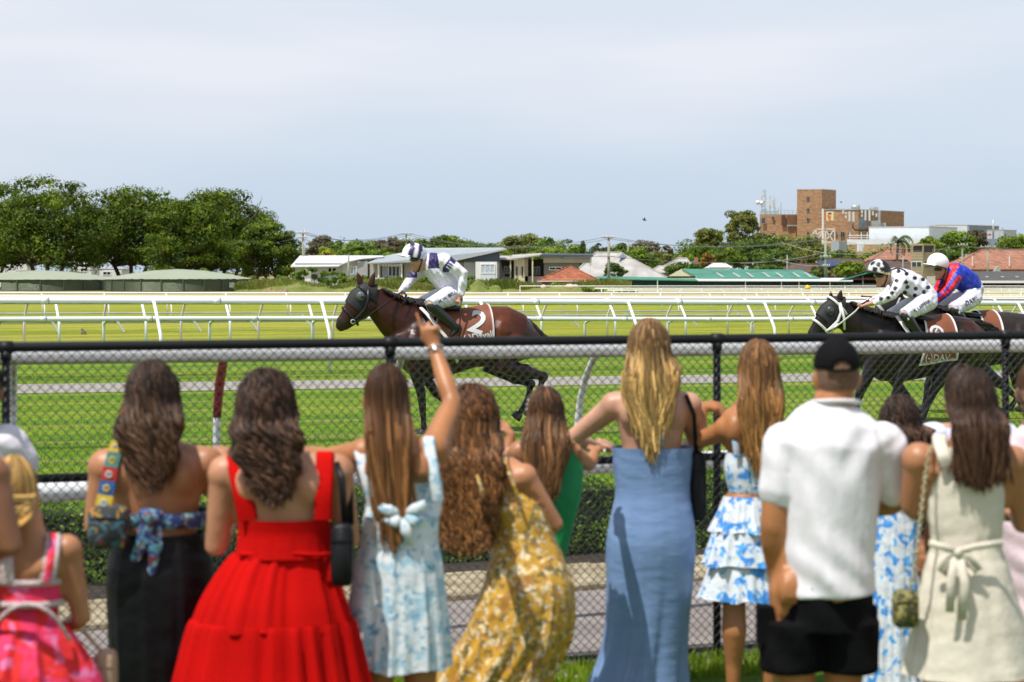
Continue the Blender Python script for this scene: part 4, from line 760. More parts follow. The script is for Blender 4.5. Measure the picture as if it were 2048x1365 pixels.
# antenna mast cluster on the wing
am = thing('antenna_mast', 'cluster of antenna masts with two round dishes on the left wing of the brick building', 'antenna mast', W(1535, 429, Y+4)); am['_o'] = list(am.location); Ym = Y+4
b = MB()
for (x, y) in ((1524, 384), (1528.5, 378), (1531, 382), (1533, 396), (1539, 395), (1541, 392), (1548, 394), (1551, 397), (1562, 405), (1557, 415)): b.bar(W(x, y, Ym), W(x, 430, Ym), .16)
for y in (392, 404, 412, 420): b.bar(W(1522, y, Ym), W(1532, y+1.5, Ym), .1); b.bar(W(1522, y+3, Ym), W(1532, y-1.5, Ym), .1)
b.bar(W(1520, 424, Ym), W(1556, 424, Ym), .3); b.bar(W(1520, 428, Ym), W(1556, 428, Ym), .25); b.bar(W(1523, 382.5, Ym), W(1534, 382.5, Ym), .1); b.build('masts', galv, am)
for (x, y0, y1, w_) in ((1524.5, 385, 395, 2.4), (1532.5, 399, 418, 2.4), (1540, 397, 412, 2.6), (1546, 400, 417, 3), (1551, 398, 415, 2.2), (1528, 397, 402, 2)): b = MB(); b.pbox(x-w_/2, y0, x+w_/2, y1, Ym-.4, .3); b.build('panel_antenna', pan, am)
for (x, y) in ((1515.5, 405.5), (1522.8, 406.5)): b = MB(); b.tube([W(x, y, Ym-.7), W(x, y, Ym-.2)], [.63, .5], 14); b.build('dish', trim, am)
# white steel truss
tr = thing('steel_truss', 'white tubular steel truss frame in front of the brick building', 'truss', ((1645-1024)/8, F/8, 0)); tr['_o'] = list(tr.location); Yt = F/8; b = MB(); R_ = .17
for (a_, c_) in (((1620, 478), (1632, 459)), ((1632, 459), (1669, 458.5)), ((1669, 458.5), (1669.5, 483)), ((1632, 459), (1633, 482)), ((1650, 459), (1633, 481)), ((1650, 459), (1667, 483)), ((1668, 460), (1655, 478)), ((1622, 478), (1648, 460)), ((1651, 459), (1651, 486)), ((1628, 485), (1670, 485)), ((1633, 482), (1633, 520)), ((1669, 483), (1669, 500)), ((1640, 500), (1633, 485))): b.bar(W(*a_, Yt), W(*c_, Yt), R_*1.6)
b.build('frame', M('cream_steel', (.74, .70, .60), .6, .05), tr)
for x in (1633, 1669): b = MB(); b.bar(W(x, 483, Yt+.3), Vector((W(x, 0, Yt).x, Yt+.3, 0)), .3); b.build('leg', bpy.data.materials['cream_steel'], tr)
# industrial buildings
wc = wave_mat('white_cladding', (.70, .74, .77), 'X', 1.2, .15, .6); gc = M('grey_cladding', (.23, .28, .33), .6, .08, .6); Yw = F/7.6
h = house('white_warehouse', 'big white clad warehouse on a tan brick base right of the brick building', 1790, 7.6, 'warehouse')
rot_block(h, 'wall', 1738, 1858, 1914, 455, 559, 7.6, mat=wc); rot_block(h, 'wall', 1694, 1850, 1890, 479, 489, 7.75, mat=wc, cap=False); rot_block(h, 'base_wall', 1694, 1850, 1890, 489, 560, 7.75, mat=brick_mat('light_tan_brick', (.52, .36, .2), (.42, .28, .15), (.35, .27, .2), 1, .9, .9, .35), cap=False)
bx(h, 'door', M('grey_door', (.6, .65, .7), .6), 1717, 488, 1725.5, 503, 7.8, .4, -.6); bx(h, 'door_frame', trim, 1714.5, 486, 1728, 504, 7.8, .3, -.2)
bx(h, 'handrail', trim, 1697, 470.5, 1738, 472, 7.7, .2, -1); bx(h, 'handrail', trim, 1697, 475, 1738, 476, 7.7, .2, -1)
for x in (1699, 1722, 1734): bx(h, 'handrail_post', trim, x, 465, x+1.3, 479, 7.7, .2, -.8)
h = house('grey_warehouse', 'pale grey factory with a long sloping roofline behind the trees', 1940, 6.8, 'warehouse'); rot_block(h, 'wall', 1872, 1936, 1998, 451.5, 558, 6.8, mat=gc); rot_block(h, 'front_wall', 1860, 1934, 1938, 452.5, 558, 6.95, mat=wc)
h = house('rooftop_tank_building', 'small grey plant building with a thin mast near the right edge', 2002, 7.2, 'building'); rot_block(h, 'wall', 1974, 2007, 2033, 461.5, 559, 7.2, mat=wave_mat('ribbed_silver', (.5, .54, .57), 'X', 1.6, .4, .5)); bx(h, 'red_panel', M('red_panel', (.55, .03, .03), .6), 1977, 468, 1982, 472, 7.4, .2, -.6); b = MB(); b.tube([W(1986.5, 440, F/7.4), W(1986.5, 478, F/7.4)], .25, 6); b.build('mast', galv, h); b = MB(); b.tube([W(2005, 451, F/7.1), W(2005, 462, F/7.1)], .12, 5); b.build('vent', galv, h)
bx(h, 'low_annexe', gc, 1976, 478, 2020, 500, 7.4, 3, -1)
h = house('metal_shed', 'grey metal shed in front of the brick building', 1678, 8.2, 'shed'); rot_block(h, 'wall', 1662, 1678, 1694, 484, 561, 8.2, mat=wave_mat('grey_shed_iron', (.36, .41, .45), 'X', 2.2, .4, .5))
# houses seen under the figs
for (lab, x0, x1, y0, s, m_, w2) in (('white house wall seen under the figs at the left edge', -40, 54, 526, 12.5, plaster_w, (8, 30)), ('small bright white shed under the fig branches', 155, 183, 531, 13, plaster_w, (160, 176)),
        ('pale weatherboard house in shade between two fig trunks', 183, 243, 538, 12.6, plaster_w, (205, 222)), ('low brick and white house behind the yellow green fig', 318, 384, 534, 12.4, plaster_w, (340, 362))):
    h = house('backyard_house', lab, (x0+x1)/2, s); bx(h, 'wall', m_, x0, y0, x1, 570, s, 6); window(h, w2[0], y0+5, w2[1], y0+13, s, 2)
    hip(h, x0-6, x1+6, y0+.5, x0+14, x1-14, y0-7, s, 7, tile3 if 'brick' in lab else roof_g)
# ------------------------------------------------------------------ poles and wires
polew = M('timber_pole', (.30, .29, .24), .9, .2, 2, col2=(.42, .40, .33)); polegreen = M('greenish_pole', (.28, .33, .25), .9, .2, 2)
def pole(label, px, top, s, arms, w=.17, mat=None, extra=None, group='timber utility poles'):
    t = house('utility_pole', label, px, s, 'utility pole', group); Y = F/s; p = W(px, top, Y)
    b = MB(); b.tube([(p.x, Y, 0), (p.x, Y, p.z)], [w, w*.72], 8); b.build('pole', mat or polew, t)
    for (y, x0, x1) in arms:
        b = MB(); b.bar(W(x0, y, Y-.2), W(x1, y+.6, Y-.2), .13); a = b.build('crossarm', mat or polew, t)
        for k in range(4): q = W(x0+(x1-x0)*(k+.3)/3.6, y, Y-.2); b = MB(); b.tube([q, q+Vector((0, 0, .2))], .06, 6); b.build('insulator', trim, a)
    return t
pole('first utility pole, at the right end of the fig trees', 606, 462, 14.6, ((466, 592, 619), (475.5, 597, 615)))
b = MB(); b.tube([W(609.5, 458, F/14.5), Vector((W(609.5, 0, F/14.5).x, F/14.5, 0))], .06, 6); b.build('thin_mast', galv, None, 'thin steel mast touching the first utility pole', 'mast', org=(W(609.5, 0, F/14.5).x, F/14.5, 0))
pole('short green timber post in front of the white roofed house', 697, 510, 15.4, (), .16, polegreen)
pole('second utility pole, above the striped jockey cap', 812.5, 465, 13, ((468, 802, 827), (480, 799, 826)))
pole('third utility pole, in front of the pale hip roof', 1217.5, 472, 15.4, ((475, 1203.5, 1230), (513, 1205, 1229)), .2)
pole('stub of a pole rising from the trees right of the third pole', 1256, 479, 9.5, ((494, 1258, 1310),), .2)
pole('fourth utility pole, just right of the green stable roof', 1651, 475, 15.0, ((514, 1640, 1662), (532, 1645, 1660)), .22, polegreen)
pole('short pole left of the fourth utility pole', 1574.5, 510, 12.8, (), .12)
pole('tall pole behind the red roofs right of the lookout tower', 1925, 488, 12.9, ((490, 1915, 1936),), .17, polegreen)
pole('pole standing before the large red roof', 1975.5, 492, 13.2, ((494, 1960, 1992),), .17, polegreen)
pole('short green pole in front of the palm trunk', 1806, 511, 13.4, (), .12, polegreen)
wirem = M('wire_grey', (.14, .15, .16), .6); wirel = M('wire_pale', (.40, .42, .40), .6)
def wires(label, segs, s, mat=wirem, r=.03):
    b = MB(); o0 = W(segs[0][0][0], segs[0][0][1], F/s)
    for (a, c, sag, sa, sc) in segs:
        pts = []
        for k in range(13):
            u = k/12; ss = sa+(sc-sa)*u; y = a[1]+(c[1]-a[1])*u+sag*4*u*(1-u); pts.append(W(a[0]+(c[0]-a[0])*u, y, F/ss))
        b.tube(pts, r, 4)
    b.build('power_line', mat, None, label, 'power line', org=o0)
wires('power lines from the first to the second utility pole', [((594, 466), (803, 468), 14, 14.6, 13), ((604, 466), (812, 468), 15, 14.6, 13), ((617, 467), (825, 469), 15, 14.6, 13), ((600, 476), (800, 480), 17, 14.6, 13)], 14.6)
wires('power lines from the second to the third utility pole', [((803, 468), (1205, 476), 22, 13, 15.4), ((825, 469), (1229, 476), 23, 13, 15.4), ((812, 480), (1217, 512), 16, 13, 15.4)], 13)
wires('power lines from the third to the fourth utility pole', [((1205, 476), (1645, 478), 17, 15.4, 15), ((1229, 476), (1652, 478), 18, 15.4, 15), ((1217, 513), (1650, 515), 12, 15.4, 15)], 15.4)
wires('power lines from the fig trees to the first utility pole', [((430, 478), (594, 466), 9, 14.2, 14.6), ((430, 484), (597, 476), 9, 14.2, 14.6)], 14.2)
wires('pale slack wires from the fourth pole towards the left', [((1560, 484), (1651, 506), 3, 13, 15), ((1545, 517), (1651, 532), 5, 13, 15), ((1480, 527), (1651, 505), 5, 13, 15)], 13, wirel)
wires('pale slack wires from the fourth pole past the lookout tower', [((1651, 506), (1925, 491), 10, 15, 12.9), ((1660, 480), (1900, 500), 5, 15, 12.9)], 15, wirel)
wires('dark wires crossing above the large red roof', [((1868, 500), (1925, 490), 1, 15, 12.9), ((1925, 490), (1975, 494), 3, 12.9, 13.2), ((1975, 494), (2100, 500), 4, 13.2, 13.5), ((1925, 493), (2100, 497), 4, 12.9, 13.5)], 15)
# yellow marker, birds
mk = house('track_marker', 'yellow round distance marker on a short white post by the far rail', 1615, 26, 'marker'); b = MB(); b.tube([W(1615, 576, F/26), W(1615, 576, F/26-.05)], .21, 18); b.build('disc', M('marker_yellow', (.85, .55, .02), .5), mk); b = MB(); b.tube([W(1615, 581, F/26+.04), Vector((W(1615, 0, F/26).x, F/26+.04, 0))], .05, 6); b.build('post', trim, mk)
birdm = M('bird_brown', (.16, .12, .085), .8, .3, 30); birdd = M('bird_grey', (.12, .12, .13), .8)
def bird(label, px, py, s, fly):
    p = W(px, py, F/s); t = thing('bird', label, 'bird', p); t['_o'] = list(p); b = MB(); k = .13 if not fly else .12
    b.tube([p+Vector(v)*k for v in ((-1.0, 0, .15), (-.75, 0, .35), (-.5, 0, .15), (0, 0, 0), (.7, 0, -.12), (1.5, 0, -.3))] if fly else [p+Vector(v)*k for v in ((-.75, 0, 1.0), (-.45, 0, 1.12), (-.3, 0, .8), (-.1, 0, .2), (.3, 0, -.5), (.8, 0, -1.3))], [.02*k/.13, .05*k/.13, .045*k/.13, .09*k/.13, .06*k/.13, .015], 8); b.build('body', birdd if fly else birdm, t)
    if fly:
        for sg in (-1, 1): b = MB(); b.add([p+Vector(v)*k for v in ((-.3, 0, .1), (.4, 0, .05), (.7, sg*1.2, 1.1), (.1, sg*2.4, -.6 if sg > 0 else 1.2), (-.2, sg*1.2, .7))], [(0, 1, 2, 4), (4, 2, 3)]); b.build('wing', birdd, t)
    else:
        for sg in (-1, 1): b = MB(); b.tube([p+Vector((.02, sg*.03, -.09)), Vector((p.x+.03, p.y+sg*.03, 0))], .008, 5); b.build('leg', birdd, t)
bird('small bird flying in the sky above the pale roofs', 1288, 440, 30, True); bird('brown bird standing on the infield grass', 168, 668, 62, False)
bird('distant bird flying just right of the brick tower', 1682, 405, 16, True)
# ------------------------------------------------------------------ blobs: one continuous skin from overlapping limbs
def blob(name, mb, voxel, mat, parent, smooth=4, paint=None, kind=None, label=None, post=None):
    o0 = Vector(parent['_o']) if parent is not None and '_o' in parent else (parent.location.copy() if parent is not None else Vector((0, 0, 0)))
    me = mb.mesh(name+'_src', (0, 0, 0)); tmp = bpy.data.objects.new('tmp', me); COL.objects.link(tmp)
    r = tmp.modifiers.new('r', 'REMESH'); r.mode = 'VOXEL'; r.voxel_size = voxel
    if smooth: sm = tmp.modifiers.new('s', 'SMOOTH'); sm.factor = .5; sm.iterations = smooth
    dg = bpy.context.evaluated_depsgraph_get(); dg.update(); ev = tmp.evaluated_get(dg); m2 = bpy.data.meshes.new_from_object(ev); bpy.data.objects.remove(tmp); bpy.data.meshes.remove(me)
    m2.name = name; m2.materials.clear(); m2.materials.append(mat)
    n = len(m2.vertices); co = np.empty(n*3); m2.vertices.foreach_get('co', co); co = co.reshape(-1, 3)
    if post is not None: co = post(co)
    if paint is not None:
        c = np.ones((n, 4)); c[:, :3] = paint(co); at = m2.color_attributes.new('Col', 'FLOAT_COLOR', 'POINT'); at.data.foreach_set('color', c.ravel())
    m2.vertices.foreach_set('co', (co-np.array(o0)).ravel()); m2.polygons.foreach_set('use_smooth', [True]*len(m2.polygons)); m2.update()
    o = bpy.data.objects.new(name, m2); COL.objects.link(o)
    if parent is not None: o.parent = parent; o['_o'] = list(o0)
    return tag(o, label, kind=kind)
def seg(mb, pts, n=12, rnd=True):
    """rounded chain: pts = [(Vector, r) or (Vector, (r_lateral, r_other))]"""
    P = [Vector(p[0]) for p in pts]; R = [p[1] if isinstance(p[1], tuple) else (p[1], p[1]) for p in pts]
    if rnd:
        d0 = (P[0]-P[1]).normalized(); d1 = (P[-1]-P[-2]).normalized(); m0 = min(R[0]); m1 = min(R[-1])
        P = [P[0]+d0*m0*.85, P[0]+d0*m0*.5]+P+[P[-1]+d1*m1*.5, P[-1]+d1*m1*.85]
        R = [tuple(x*.45 for x in R[0]), tuple(x*.82 for x in R[0])]+R+[tuple(x*.82 for x in R[-1]), tuple(x*.45 for x in R[-1])]
    mb.tube(P, R, n)
def fist(mb, wrist, d, side, k=1.0):
    """closed hand: palm and five curled fingers; d = direction out of the wrist, side = across the knuckles"""
    d = Vector(d).normalized(); side = Vector(side).normalized(); u = d.cross(side).normalized(); c = wrist+d*.05*k
    seg(mb, [(wrist, (.026*k, .022*k)), (c, (.040*k, .022*k)), (c+d*.03*k, (.038*k, .018*k))], 10)
    for i in range(4):
        b0 = c+d*.035*k+side*(i-1.5)*.020*k; L1 = (.028, .032, .030, .024)[i]*k
        seg(mb, [(b0, .0095*k), (b0+(d*.7+u*.6)*L1, .009*k), (b0+(d*.3+u*1.5)*L1, .0085*k), (b0+(d*-.4+u*1.7)*L1, .008*k)], 7)
    t0 = wrist+d*.025*k-side*.03*k; seg(mb, [(t0, .013*k), (t0+(-side*.5+d*.6+u*.5).normalized()*.035*k, .011*k), (t0+d*.05*k+u*.045*k, .010*k), (t0+d*.05*k+u*.04*k+side*.025*k, .009*k)], 7)
def project_text(txt, parent, name, org, e1, e2, size, nrm, targets, mat, off=.006, bold=False, slant=0):
    cu = bpy.data.curves.new(name, 'FONT'); cu.body = txt; cu.size = size; cu.align_x = 'CENTER'; cu.align_y = 'CENTER'; cu.shear = slant
    if bold: cu.offset = size*.02
    cu.resolution_u = 3; tmp = bpy.data.objects.new('tmp', cu); COL.objects.link(tmp); dg = bpy.context.evaluated_depsgraph_get(); dg.update(); me = bpy.data.meshes.new_from_object(tmp.evaluated_get(dg)); bpy.data.objects.remove(tmp)
    bm = bmesh.new(); bm.from_mesh(me); bmesh.ops.triangulate(bm, faces=bm.faces); bmesh.ops.subdivide_edges(bm, edges=[e for e in bm.edges if e.calc_length() > size*.25], cuts=2, use_grid_fill=False); bmesh.ops.triangulate(bm, faces=bm.faces)
    trees = [(BVHTree.FromPolygons([v.co+Vector(t['_o']) for v in t.data.vertices], [p.vertices[:] for p in t.data.polygons])) for t in targets]
    e1 = Vector(e1).normalized(); e2 = Vector(e2).normalized(); nrm = Vector(nrm).normalized(); last = None
    for v in bm.verts:
        p = org+e1*v.co.x+e2*v.co.y; best = None
        for t in trees:
            h = t.ray_cast(p+nrm*1.0, -nrm, 2.0)
            if h[0] is not None and (best is None or (h[0]-p).dot(nrm) > (best-p).dot(nrm)): best = h[0]
        v.co = (best+nrm*off) if best is not None else (p if last is None else p+nrm*(last-p).dot(nrm))
        if best is not None: last = v.co.copy()
    o0 = Vector(parent['_o']); 
    for v in bm.verts: v.co -= o0
    bm.to_mesh(me); bm.free(); me.materials.clear(); me.materials.append(mat); o = bpy.data.objects.new(name, me); COL.objects.link(o); o.parent = parent; o['_o'] = list(o0); return o
class HLane:
    def __init__(s, Y0, t): s.Y0 = Y0; s.t = t; s.n = Vector((t, -1, 0)).normalized(); s.d = Vector((1, t, 0)).normalized(); s.q = math.sqrt(1+t*t)
    def __call__(s, px, py, v=0): return W(px, py, (s.Y0-v*s.q)/(1-s.t*(px-1024)/F))
def topx(co):     # world -> photo pixel columns and rows, used only to lay out prints while building
    return 1024+F*co[:, 0]/co[:, 1], HZ-(co[:, 2]-CZ)*F/co[:, 1]
skin = M('jockey_skin', (.50, .25, .16), .5, .1, 20, sss=.05)
def coatmat(name, rough=.32): return M(name, (1, 1, 1), .36, .22, 5, vcol=True, bump=.5, bscale=7, spec=.35)
hood_m = M('black_hood_cloth', (.010, .011, .014), .7, .3, 12); hair_m = M('black_horse_hair', (.012, .010, .009), .5, .3, 30, bump=.6, bscale=90, stretch=(1, 1, .2))
strap_m = M('dark_leather', (.012, .012, .014), .4, .2, 10); strapw = M('white_bridle', (.72, .72, .70), .5, .08, 10); hoofm = M('hoof', (.018, .015, .013), .6, .2, 9)
silk = M('racing_silk', (.98, .98, 1), .5, .05, 9, vcol=True, bump=.5, bscale=14); breech = M('white_breeches', (.68, .665, .79), .55, .06, 9, bump=.4, bscale=16); bootm = M('polished_boot', (.012, .014, .018), .3, .2, 6, spec=.6); gogg = M('goggle_lens', (.01, .01, .012), .1, .1, 3, spec=.8)
clothb = M('brown_saddlecloth', (.19, .055, .022), .6, .15, 7, vcol=True); printw = M('white_print', (.60, .60, .62), .6, .03); printk = M('dark_print', (.06, .07, .09), .6, .05)
saddle_m = M('saddle_leather', (.02, .025, .03), .35, .2, 5)
def interp_rings(torso, px):
    for a, b_ in zip(torso, torso[1:]):
        if a[0] <= px <= b_[0]:
            u = (px-a[0])/(b_[0]-a[0]); return tuple(a[i]+(b_[i]-a[i])*u for i in range(4))
    return torso[-1] if px > torso[-1][0] else torso[0]
def make_horse(label, P, torso, neck, head, ears, legs, tail, base, dark, accent, cloth, bridle, maneto):
    S = lambda px: F/((P.Y0)/(1-P.t*(px-1024)/F))
    org = P(torso[3][0], HZ); org.z = 0
    t = thing('race_horse', label, 'horse', org, group='racehorses galloping along the track'); t['_o'] = list(org)
    mb = MB(); seg(mb, [(P(x, y), (lr, rv/S(x))) for x, y, rv, lr in torso], 20)
    seg(mb, [(P(x, y), (r*.46, r)) for x, y, r in neck], 16); seg(mb, [(P(x, y), (lr, r)) for x, y, r, lr in head], 16)
    # muscles: shoulder, haunch, cheeks
    a = torso[1]; seg(mb, [(P(a[0]+8, a[1]-10, .12), .17), (P(a[0]+2, a[1]+25, .13), .13)], 12); seg(mb, [(P(a[0]+8, a[1]-10, -.12), .17), (P(a[0]+2, a[1]+25, -.13), .13)], 12)
    h = torso[-3]; 
    for sv in (-1, 1): seg(mb, [(P(h[0]-8, h[1]-12, .13*sv), .22), (P(h[0]-14, h[1]+18, .14*sv), .2)], 12)
    for sv in (-1, 1): mb.ell(P(head[1][0]+10, head[1][1]+10, .055*sv), (.12, .06, .12), 12, 8)
    tx, ty = head[-2][0], head[-2][1]
    seg(mb, [(P(tx+4, ty+4), (.05, .04)), (P(tx-1, ty+10), (.04, .03))], 10)
    for lg in legs:
        seg(mb, [(P(x, y, v), ((r*.8, r) if i < 2 else r)) for i, (x, y, v, r) in enumerate(lg)], 12)
        for i in range(2, len(lg)-1): x, y, v, r = lg[i]; mb.ell(P(x, y, v), (r*1.12,)*3, 10, 6)
    kn = [P(*lg[2][:3]) for lg in legs]; nost = P(tx-4, ty-6, .06); ndark = np.array(nost)
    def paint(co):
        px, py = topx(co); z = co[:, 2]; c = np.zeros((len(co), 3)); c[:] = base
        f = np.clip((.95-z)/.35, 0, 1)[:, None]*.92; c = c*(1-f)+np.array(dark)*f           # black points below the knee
        m = np.clip(1-np.abs(px-accent[0])/accent[1], 0, 1)*np.clip((z-.9)/.3, 0, 1); c = c*(1-m[:, None]*.8)+np.array(accent[2])*m[:, None]*.8  # croup lightened: its sunlit sheen is put into the coat colour
        d = np.linalg.norm(co-ndark, axis=1); f = np.clip(1-(d-.02)/.025, 0, 1)[:, None]; c = c*(1-f)+np.array((.008, .006, .006))*f
        dm = np.hypot(px-tx, py-ty); f = (np.clip(1-(dm-6)/10, 0, 1)*.7)[:, None]; c = c*(1-f)+np.array((.03, .022, .02))*f
        return c
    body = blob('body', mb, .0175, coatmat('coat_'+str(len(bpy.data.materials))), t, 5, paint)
    for lg in legs:
        x, y, v, r = lg[-1]; x2, y2 = lg[-2][0], lg[-2][1]; d = (P(x, y, v)-P(x2, y2, v)).normalized(); b = MB(); p = P(x, y, v); b.tube([p-d*.01, p+d*.05, p+d*.075], [.052, .066, .068], 10); b.build('hoof', hoofm, t)
    for (bx_, by_, tx_, ty_, v) in ears:
        a_ = P(bx_, by_, v); c_ = P(tx_, ty_, v*1.15); mb = MB(); mb.tube([a_-(c_-a_)*.1, a_.lerp(c_, .15), a_.lerp(c_, .45), a_.lerp(c_, .8), c_], [(.03, .02), (.042, .026), (.038, .02), (.02, .012), (.004, .003)], 10)
        mb.c = [tuple(base)]*len(mb.v); mb.build('ear', coatmat('ear_coat'+str(bx_), .5), t, colors=True)
    # mane hugging the crest, forelock, tail in strands
    rng = random.Random(int(torso[0][0])); b = MB()
    for i in range(260):
        u = rng.random(); k = u*(len(neck)-1); j = min(int(k), len(neck)-2); f = k-j; x = neck[j][0]+(neck[j+1][0]-neck[j][0])*f; y = neck[j][1]+(neck[j+1][1]-neck[j][1])*f; r = neck[j][2]+(neck[j+1][2]-neck[j][2])*f
        dx = neck[j+1][0]-neck[j][0]; dy = neck[j+1][1]-neck[j][1]; L_ = math.hypot(dx, dy); nx, ny = (-dy/L_, dx/L_); 
        if ny > 0: nx, ny = -nx, -ny
        s_ = S(x); p = P(x+nx*r*s_*.97, y+ny*r*s_*.97, rng.uniform(-.03, .03)); v = rng.choice((-1, 1))
        q1 = P(x+nx*r*s_*1.10+rng.uniform(1, 5), y+ny*r*s_*1.08, .05*v); q2 = P(x+nx*r*s_*.85+rng.uniform(3, 12), y+ny*r*s_*.85, (.46*r*.75)*v+.02*v)
        b.tube([p, q1, q2], [.012, .010, .003], 4)
    o = b.build('mane', hair_m, t); o['kind'] = 'stuff'
    b = MB()
    for i in range(150):
        pts = [P(x+rng.uniform(-1, 1)*w, y+rng.uniform(-1, 1)*w*.7, rng.uniform(-1, 1)*w*.006) for x, y, w in tail]; b.tube(pts, [.014, .016, .015, .010, .003][:len(pts)] if len(pts) <= 5 else .01, 4)
    o = b.build('tail', hair_m, t); o['kind'] = 'stuff'
    # saddlecloth: patch of the barrel, a little proud of the coat
    x0, x1, ang0, slope = cloth; nx_, na = 26, 34; vs = []; cs = []
    for i in range(nx_+1):
        for j in range(na+1):
            a = math.radians(-ang0+2*ang0*j/na); u = i/nx_; x = x0+(x1-x0)*u; drop = 1-math.cos(a); x = x+slope*drop*(1-u)*.9
            cx, cy, rv, lr = interp_rings(torso, x); s_ = S(x); c0 = P(cx if False else x, cy); k = 1.0; vs.append(c0+P.n*math.sin(a)*(lr*1.03+.035)+Vector((0, 0, math.cos(a)*(rv/s_*1.0+.03))))
            edge = min(u, 1-u)*(x1-x0)/S(x), (1-abs(j/na*2-1))*ang0/57.3*.4
            cs.append((1, 1, 1) if min(edge) > .022 else (3.9, 13, 32))
    b = MB(); b.add(vs, [(i*(na+1)+j, (i+1)*(na+1)+j, (i+1)*(na+1)+j+1, i*(na+1)+j+1) for i in range(nx_) for j in range(na)], None, True); b.c = cs; cl = b.build('saddlecloth', clothb, t, colors=True)
    return t, body, cl
def straps(t, paths, mat, r=.011, name='bridle'):
    b = MB()
    for p in paths: b.tube(p, [(r*1.6, r*.55)]*len(p), 6)
    return b.build(name, mat, t)
# ---- horse 1 (bay, black hood)
P1 = HLane(25.1, .27)
h1, body1, cloth1 = make_horse('bay racehorse in a black hood, leading the field on the left', P1,
    [(800, 692, 42, .19), (822, 692, 62, .24), (858, 690, 70, .28), (900, 687, 63, .30), (940, 678, 59, .31), (975, 673, 61, .31), (1008, 674, 62, .30), (1036, 680, 53, .26), (1058, 688, 34, .16)],
    [(855, 665, .36), (818, 652, .33), (788, 635, .265), (764, 615, .205), (745, 598, .16)],
    [(739, 589, .15, .095), (724, 604, .18, .105), (709, 623, .155, .085), (694, 640, .115, .065), (683, 650, .095, .06), (678, 655, .06, .04)],
    [(741, 574, 749, 544, .06), (722, 571, 715, 545, -.07)],
    [[(822, 700, .16, .15), (831, 742, .15, .115), (842, 785, .14, .06), (845, 815, .14, .048), (847, 842, .14, .036), (848, 856, .14, .044), (846, 861, .14, .04)],
     [(830, 705, -.16, .15), (846, 748, -.15, .10), (872, 786, -.14, .058), (892, 806, -.14, .036), (908, 822, -.14, .042), (918, 818, -.14, .036)],
     [(1022, 690, .17, .23), (1004, 732, .17, .16), (1050, 745, .16, .10), (1087, 753, .15, .062), (1078, 785, .15, .038), (1070, 812, .15, .044), (1062, 824, .15, .038)],
     [(1010, 694, -.16, .22), (985, 735, -.16, .15), (1030, 755, -.15, .085), (1062, 768, -.14, .058), (1056, 795, -.14, .038), (1046, 818, -.14, .042), (1038, 828, -.14, .036)]],
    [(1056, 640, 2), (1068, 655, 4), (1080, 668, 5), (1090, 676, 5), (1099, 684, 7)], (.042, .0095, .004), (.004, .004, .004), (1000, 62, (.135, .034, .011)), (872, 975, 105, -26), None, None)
# hood and blinkers
b = MB(); hd = [(748, 592, .15, .095), (739, 589, .163, .105), (724, 604, .193, .116), (711, 620, .168, .097)]; b.tube([P1(x, y) for x, y, r, l_ in hd], [(l_+.004, r+.004) for x, y, r, l_ in hd], 20, cap=False); b.build('hood', hood_m, h1)
b = MB(); b.ell(P1(721, 593, .115), (.055, .035, .06), 14, 8); b.build('blinker', M('grey_blinker', (.10, .115, .13), .4, .3, 12), h1); b = MB(); b.ell(P1(704, 590, -.10), (.035, .04, .045), 12, 8); b.build('blinker', M('brown_blinker', (.12, .05, .03), .5), h1)
b = MB(); b.ell(P1(724, 594, .145), (.02, .015, .02), 10, 8); b.build('eye', gogg, h1)
def ringp(P, x, y, r, l_, a0, a1, head, n=14):
    # strap around the head at an axis point, angles measured from straight over the nose
    i = min(range(len(head)), key=lambda k: abs(head[k][0]-x)); j = min(i+1, len(head)-1); i = j-1
    d = (P(*head[j][:2])-P(*head[i][:2])).normalized(); up = d.cross(P.n).normalized(); up = up if up.z > 0 else -up
    return [P(x, y)+P.n*math.sin(math.radians(a0+(a1-a0)*k/n))*l_+up*math.cos(math.radians(a0+(a1-a0)*k/n))*r for k in range(n+1)]
H1H = [(739, 589, .15, .095), (724, 604, .18, .105), (709, 623, .155, .085), (694, 640, .115, .065), (683, 650, .095, .06)]
straps(h1, [ringp(P1, 700, 633, .15, .09, -180, 180, H1H), ringp(P1, 735, 592, .185, .125, -180, 180, H1H), [P1(737, 578, .12), P1(736, 598, .14), P1(730, 618, .125), P1(716, 634, .10), P1(703, 645, .085)]], strap_m)
b = MB(); b.tube([P1(706+4*math.cos(a), 644+4*math.sin(a), .095) for a in np.linspace(0, 6.28, 13)], .008, 6); b.build('bit_ring', galv, h1)
straps(h1, [[P1(706, 644, .1), P1(730, 638, .2), P1(760, 615, .22), P1(790, 596, .12), P1(797, 589, .02)], [P1(706, 644, -.1), P1(740, 630, -.2), P1(797, 590, -.08)], [P1(797, 589, .02), P1(806, 583, .1), P1(812, 590, .14), P1(811, 602, .15), P1(806, 612, .16)]], strap_m, .012, 'reins')
straps(h1, [[P1(842, 616, .14), P1(855, 629, .27), P1(872, 650, .33), P1(890, 672, .35), P1(908, 698, .35), P1(915, 725, .3)]], strapw, .02, 'white_breastgirth')
b = MB(); seg(b, [(P1(868, 612, 0), (.16, .04)), (P1(890, 616, 0), (.2, .05)), (P1(915, 616, 0), (.17, .04))], 12); b.build('saddle', saddle_m, h1)
e1 = (P1(1000, 650)-P1(900, 650)); e2 = Vector((0, 0, 1))
ang = math.radians(-17); ea = e1.normalized()*math.cos(ang)+e2*math.sin(ang); eb = -e1.normalized()*math.sin(ang)+e2*math.cos(ang)
project_text('2', cloth1, 'number', P1(952, 646, .3), ea, eb, .40, P1.n, [cloth1], printw, .01, True, .15)
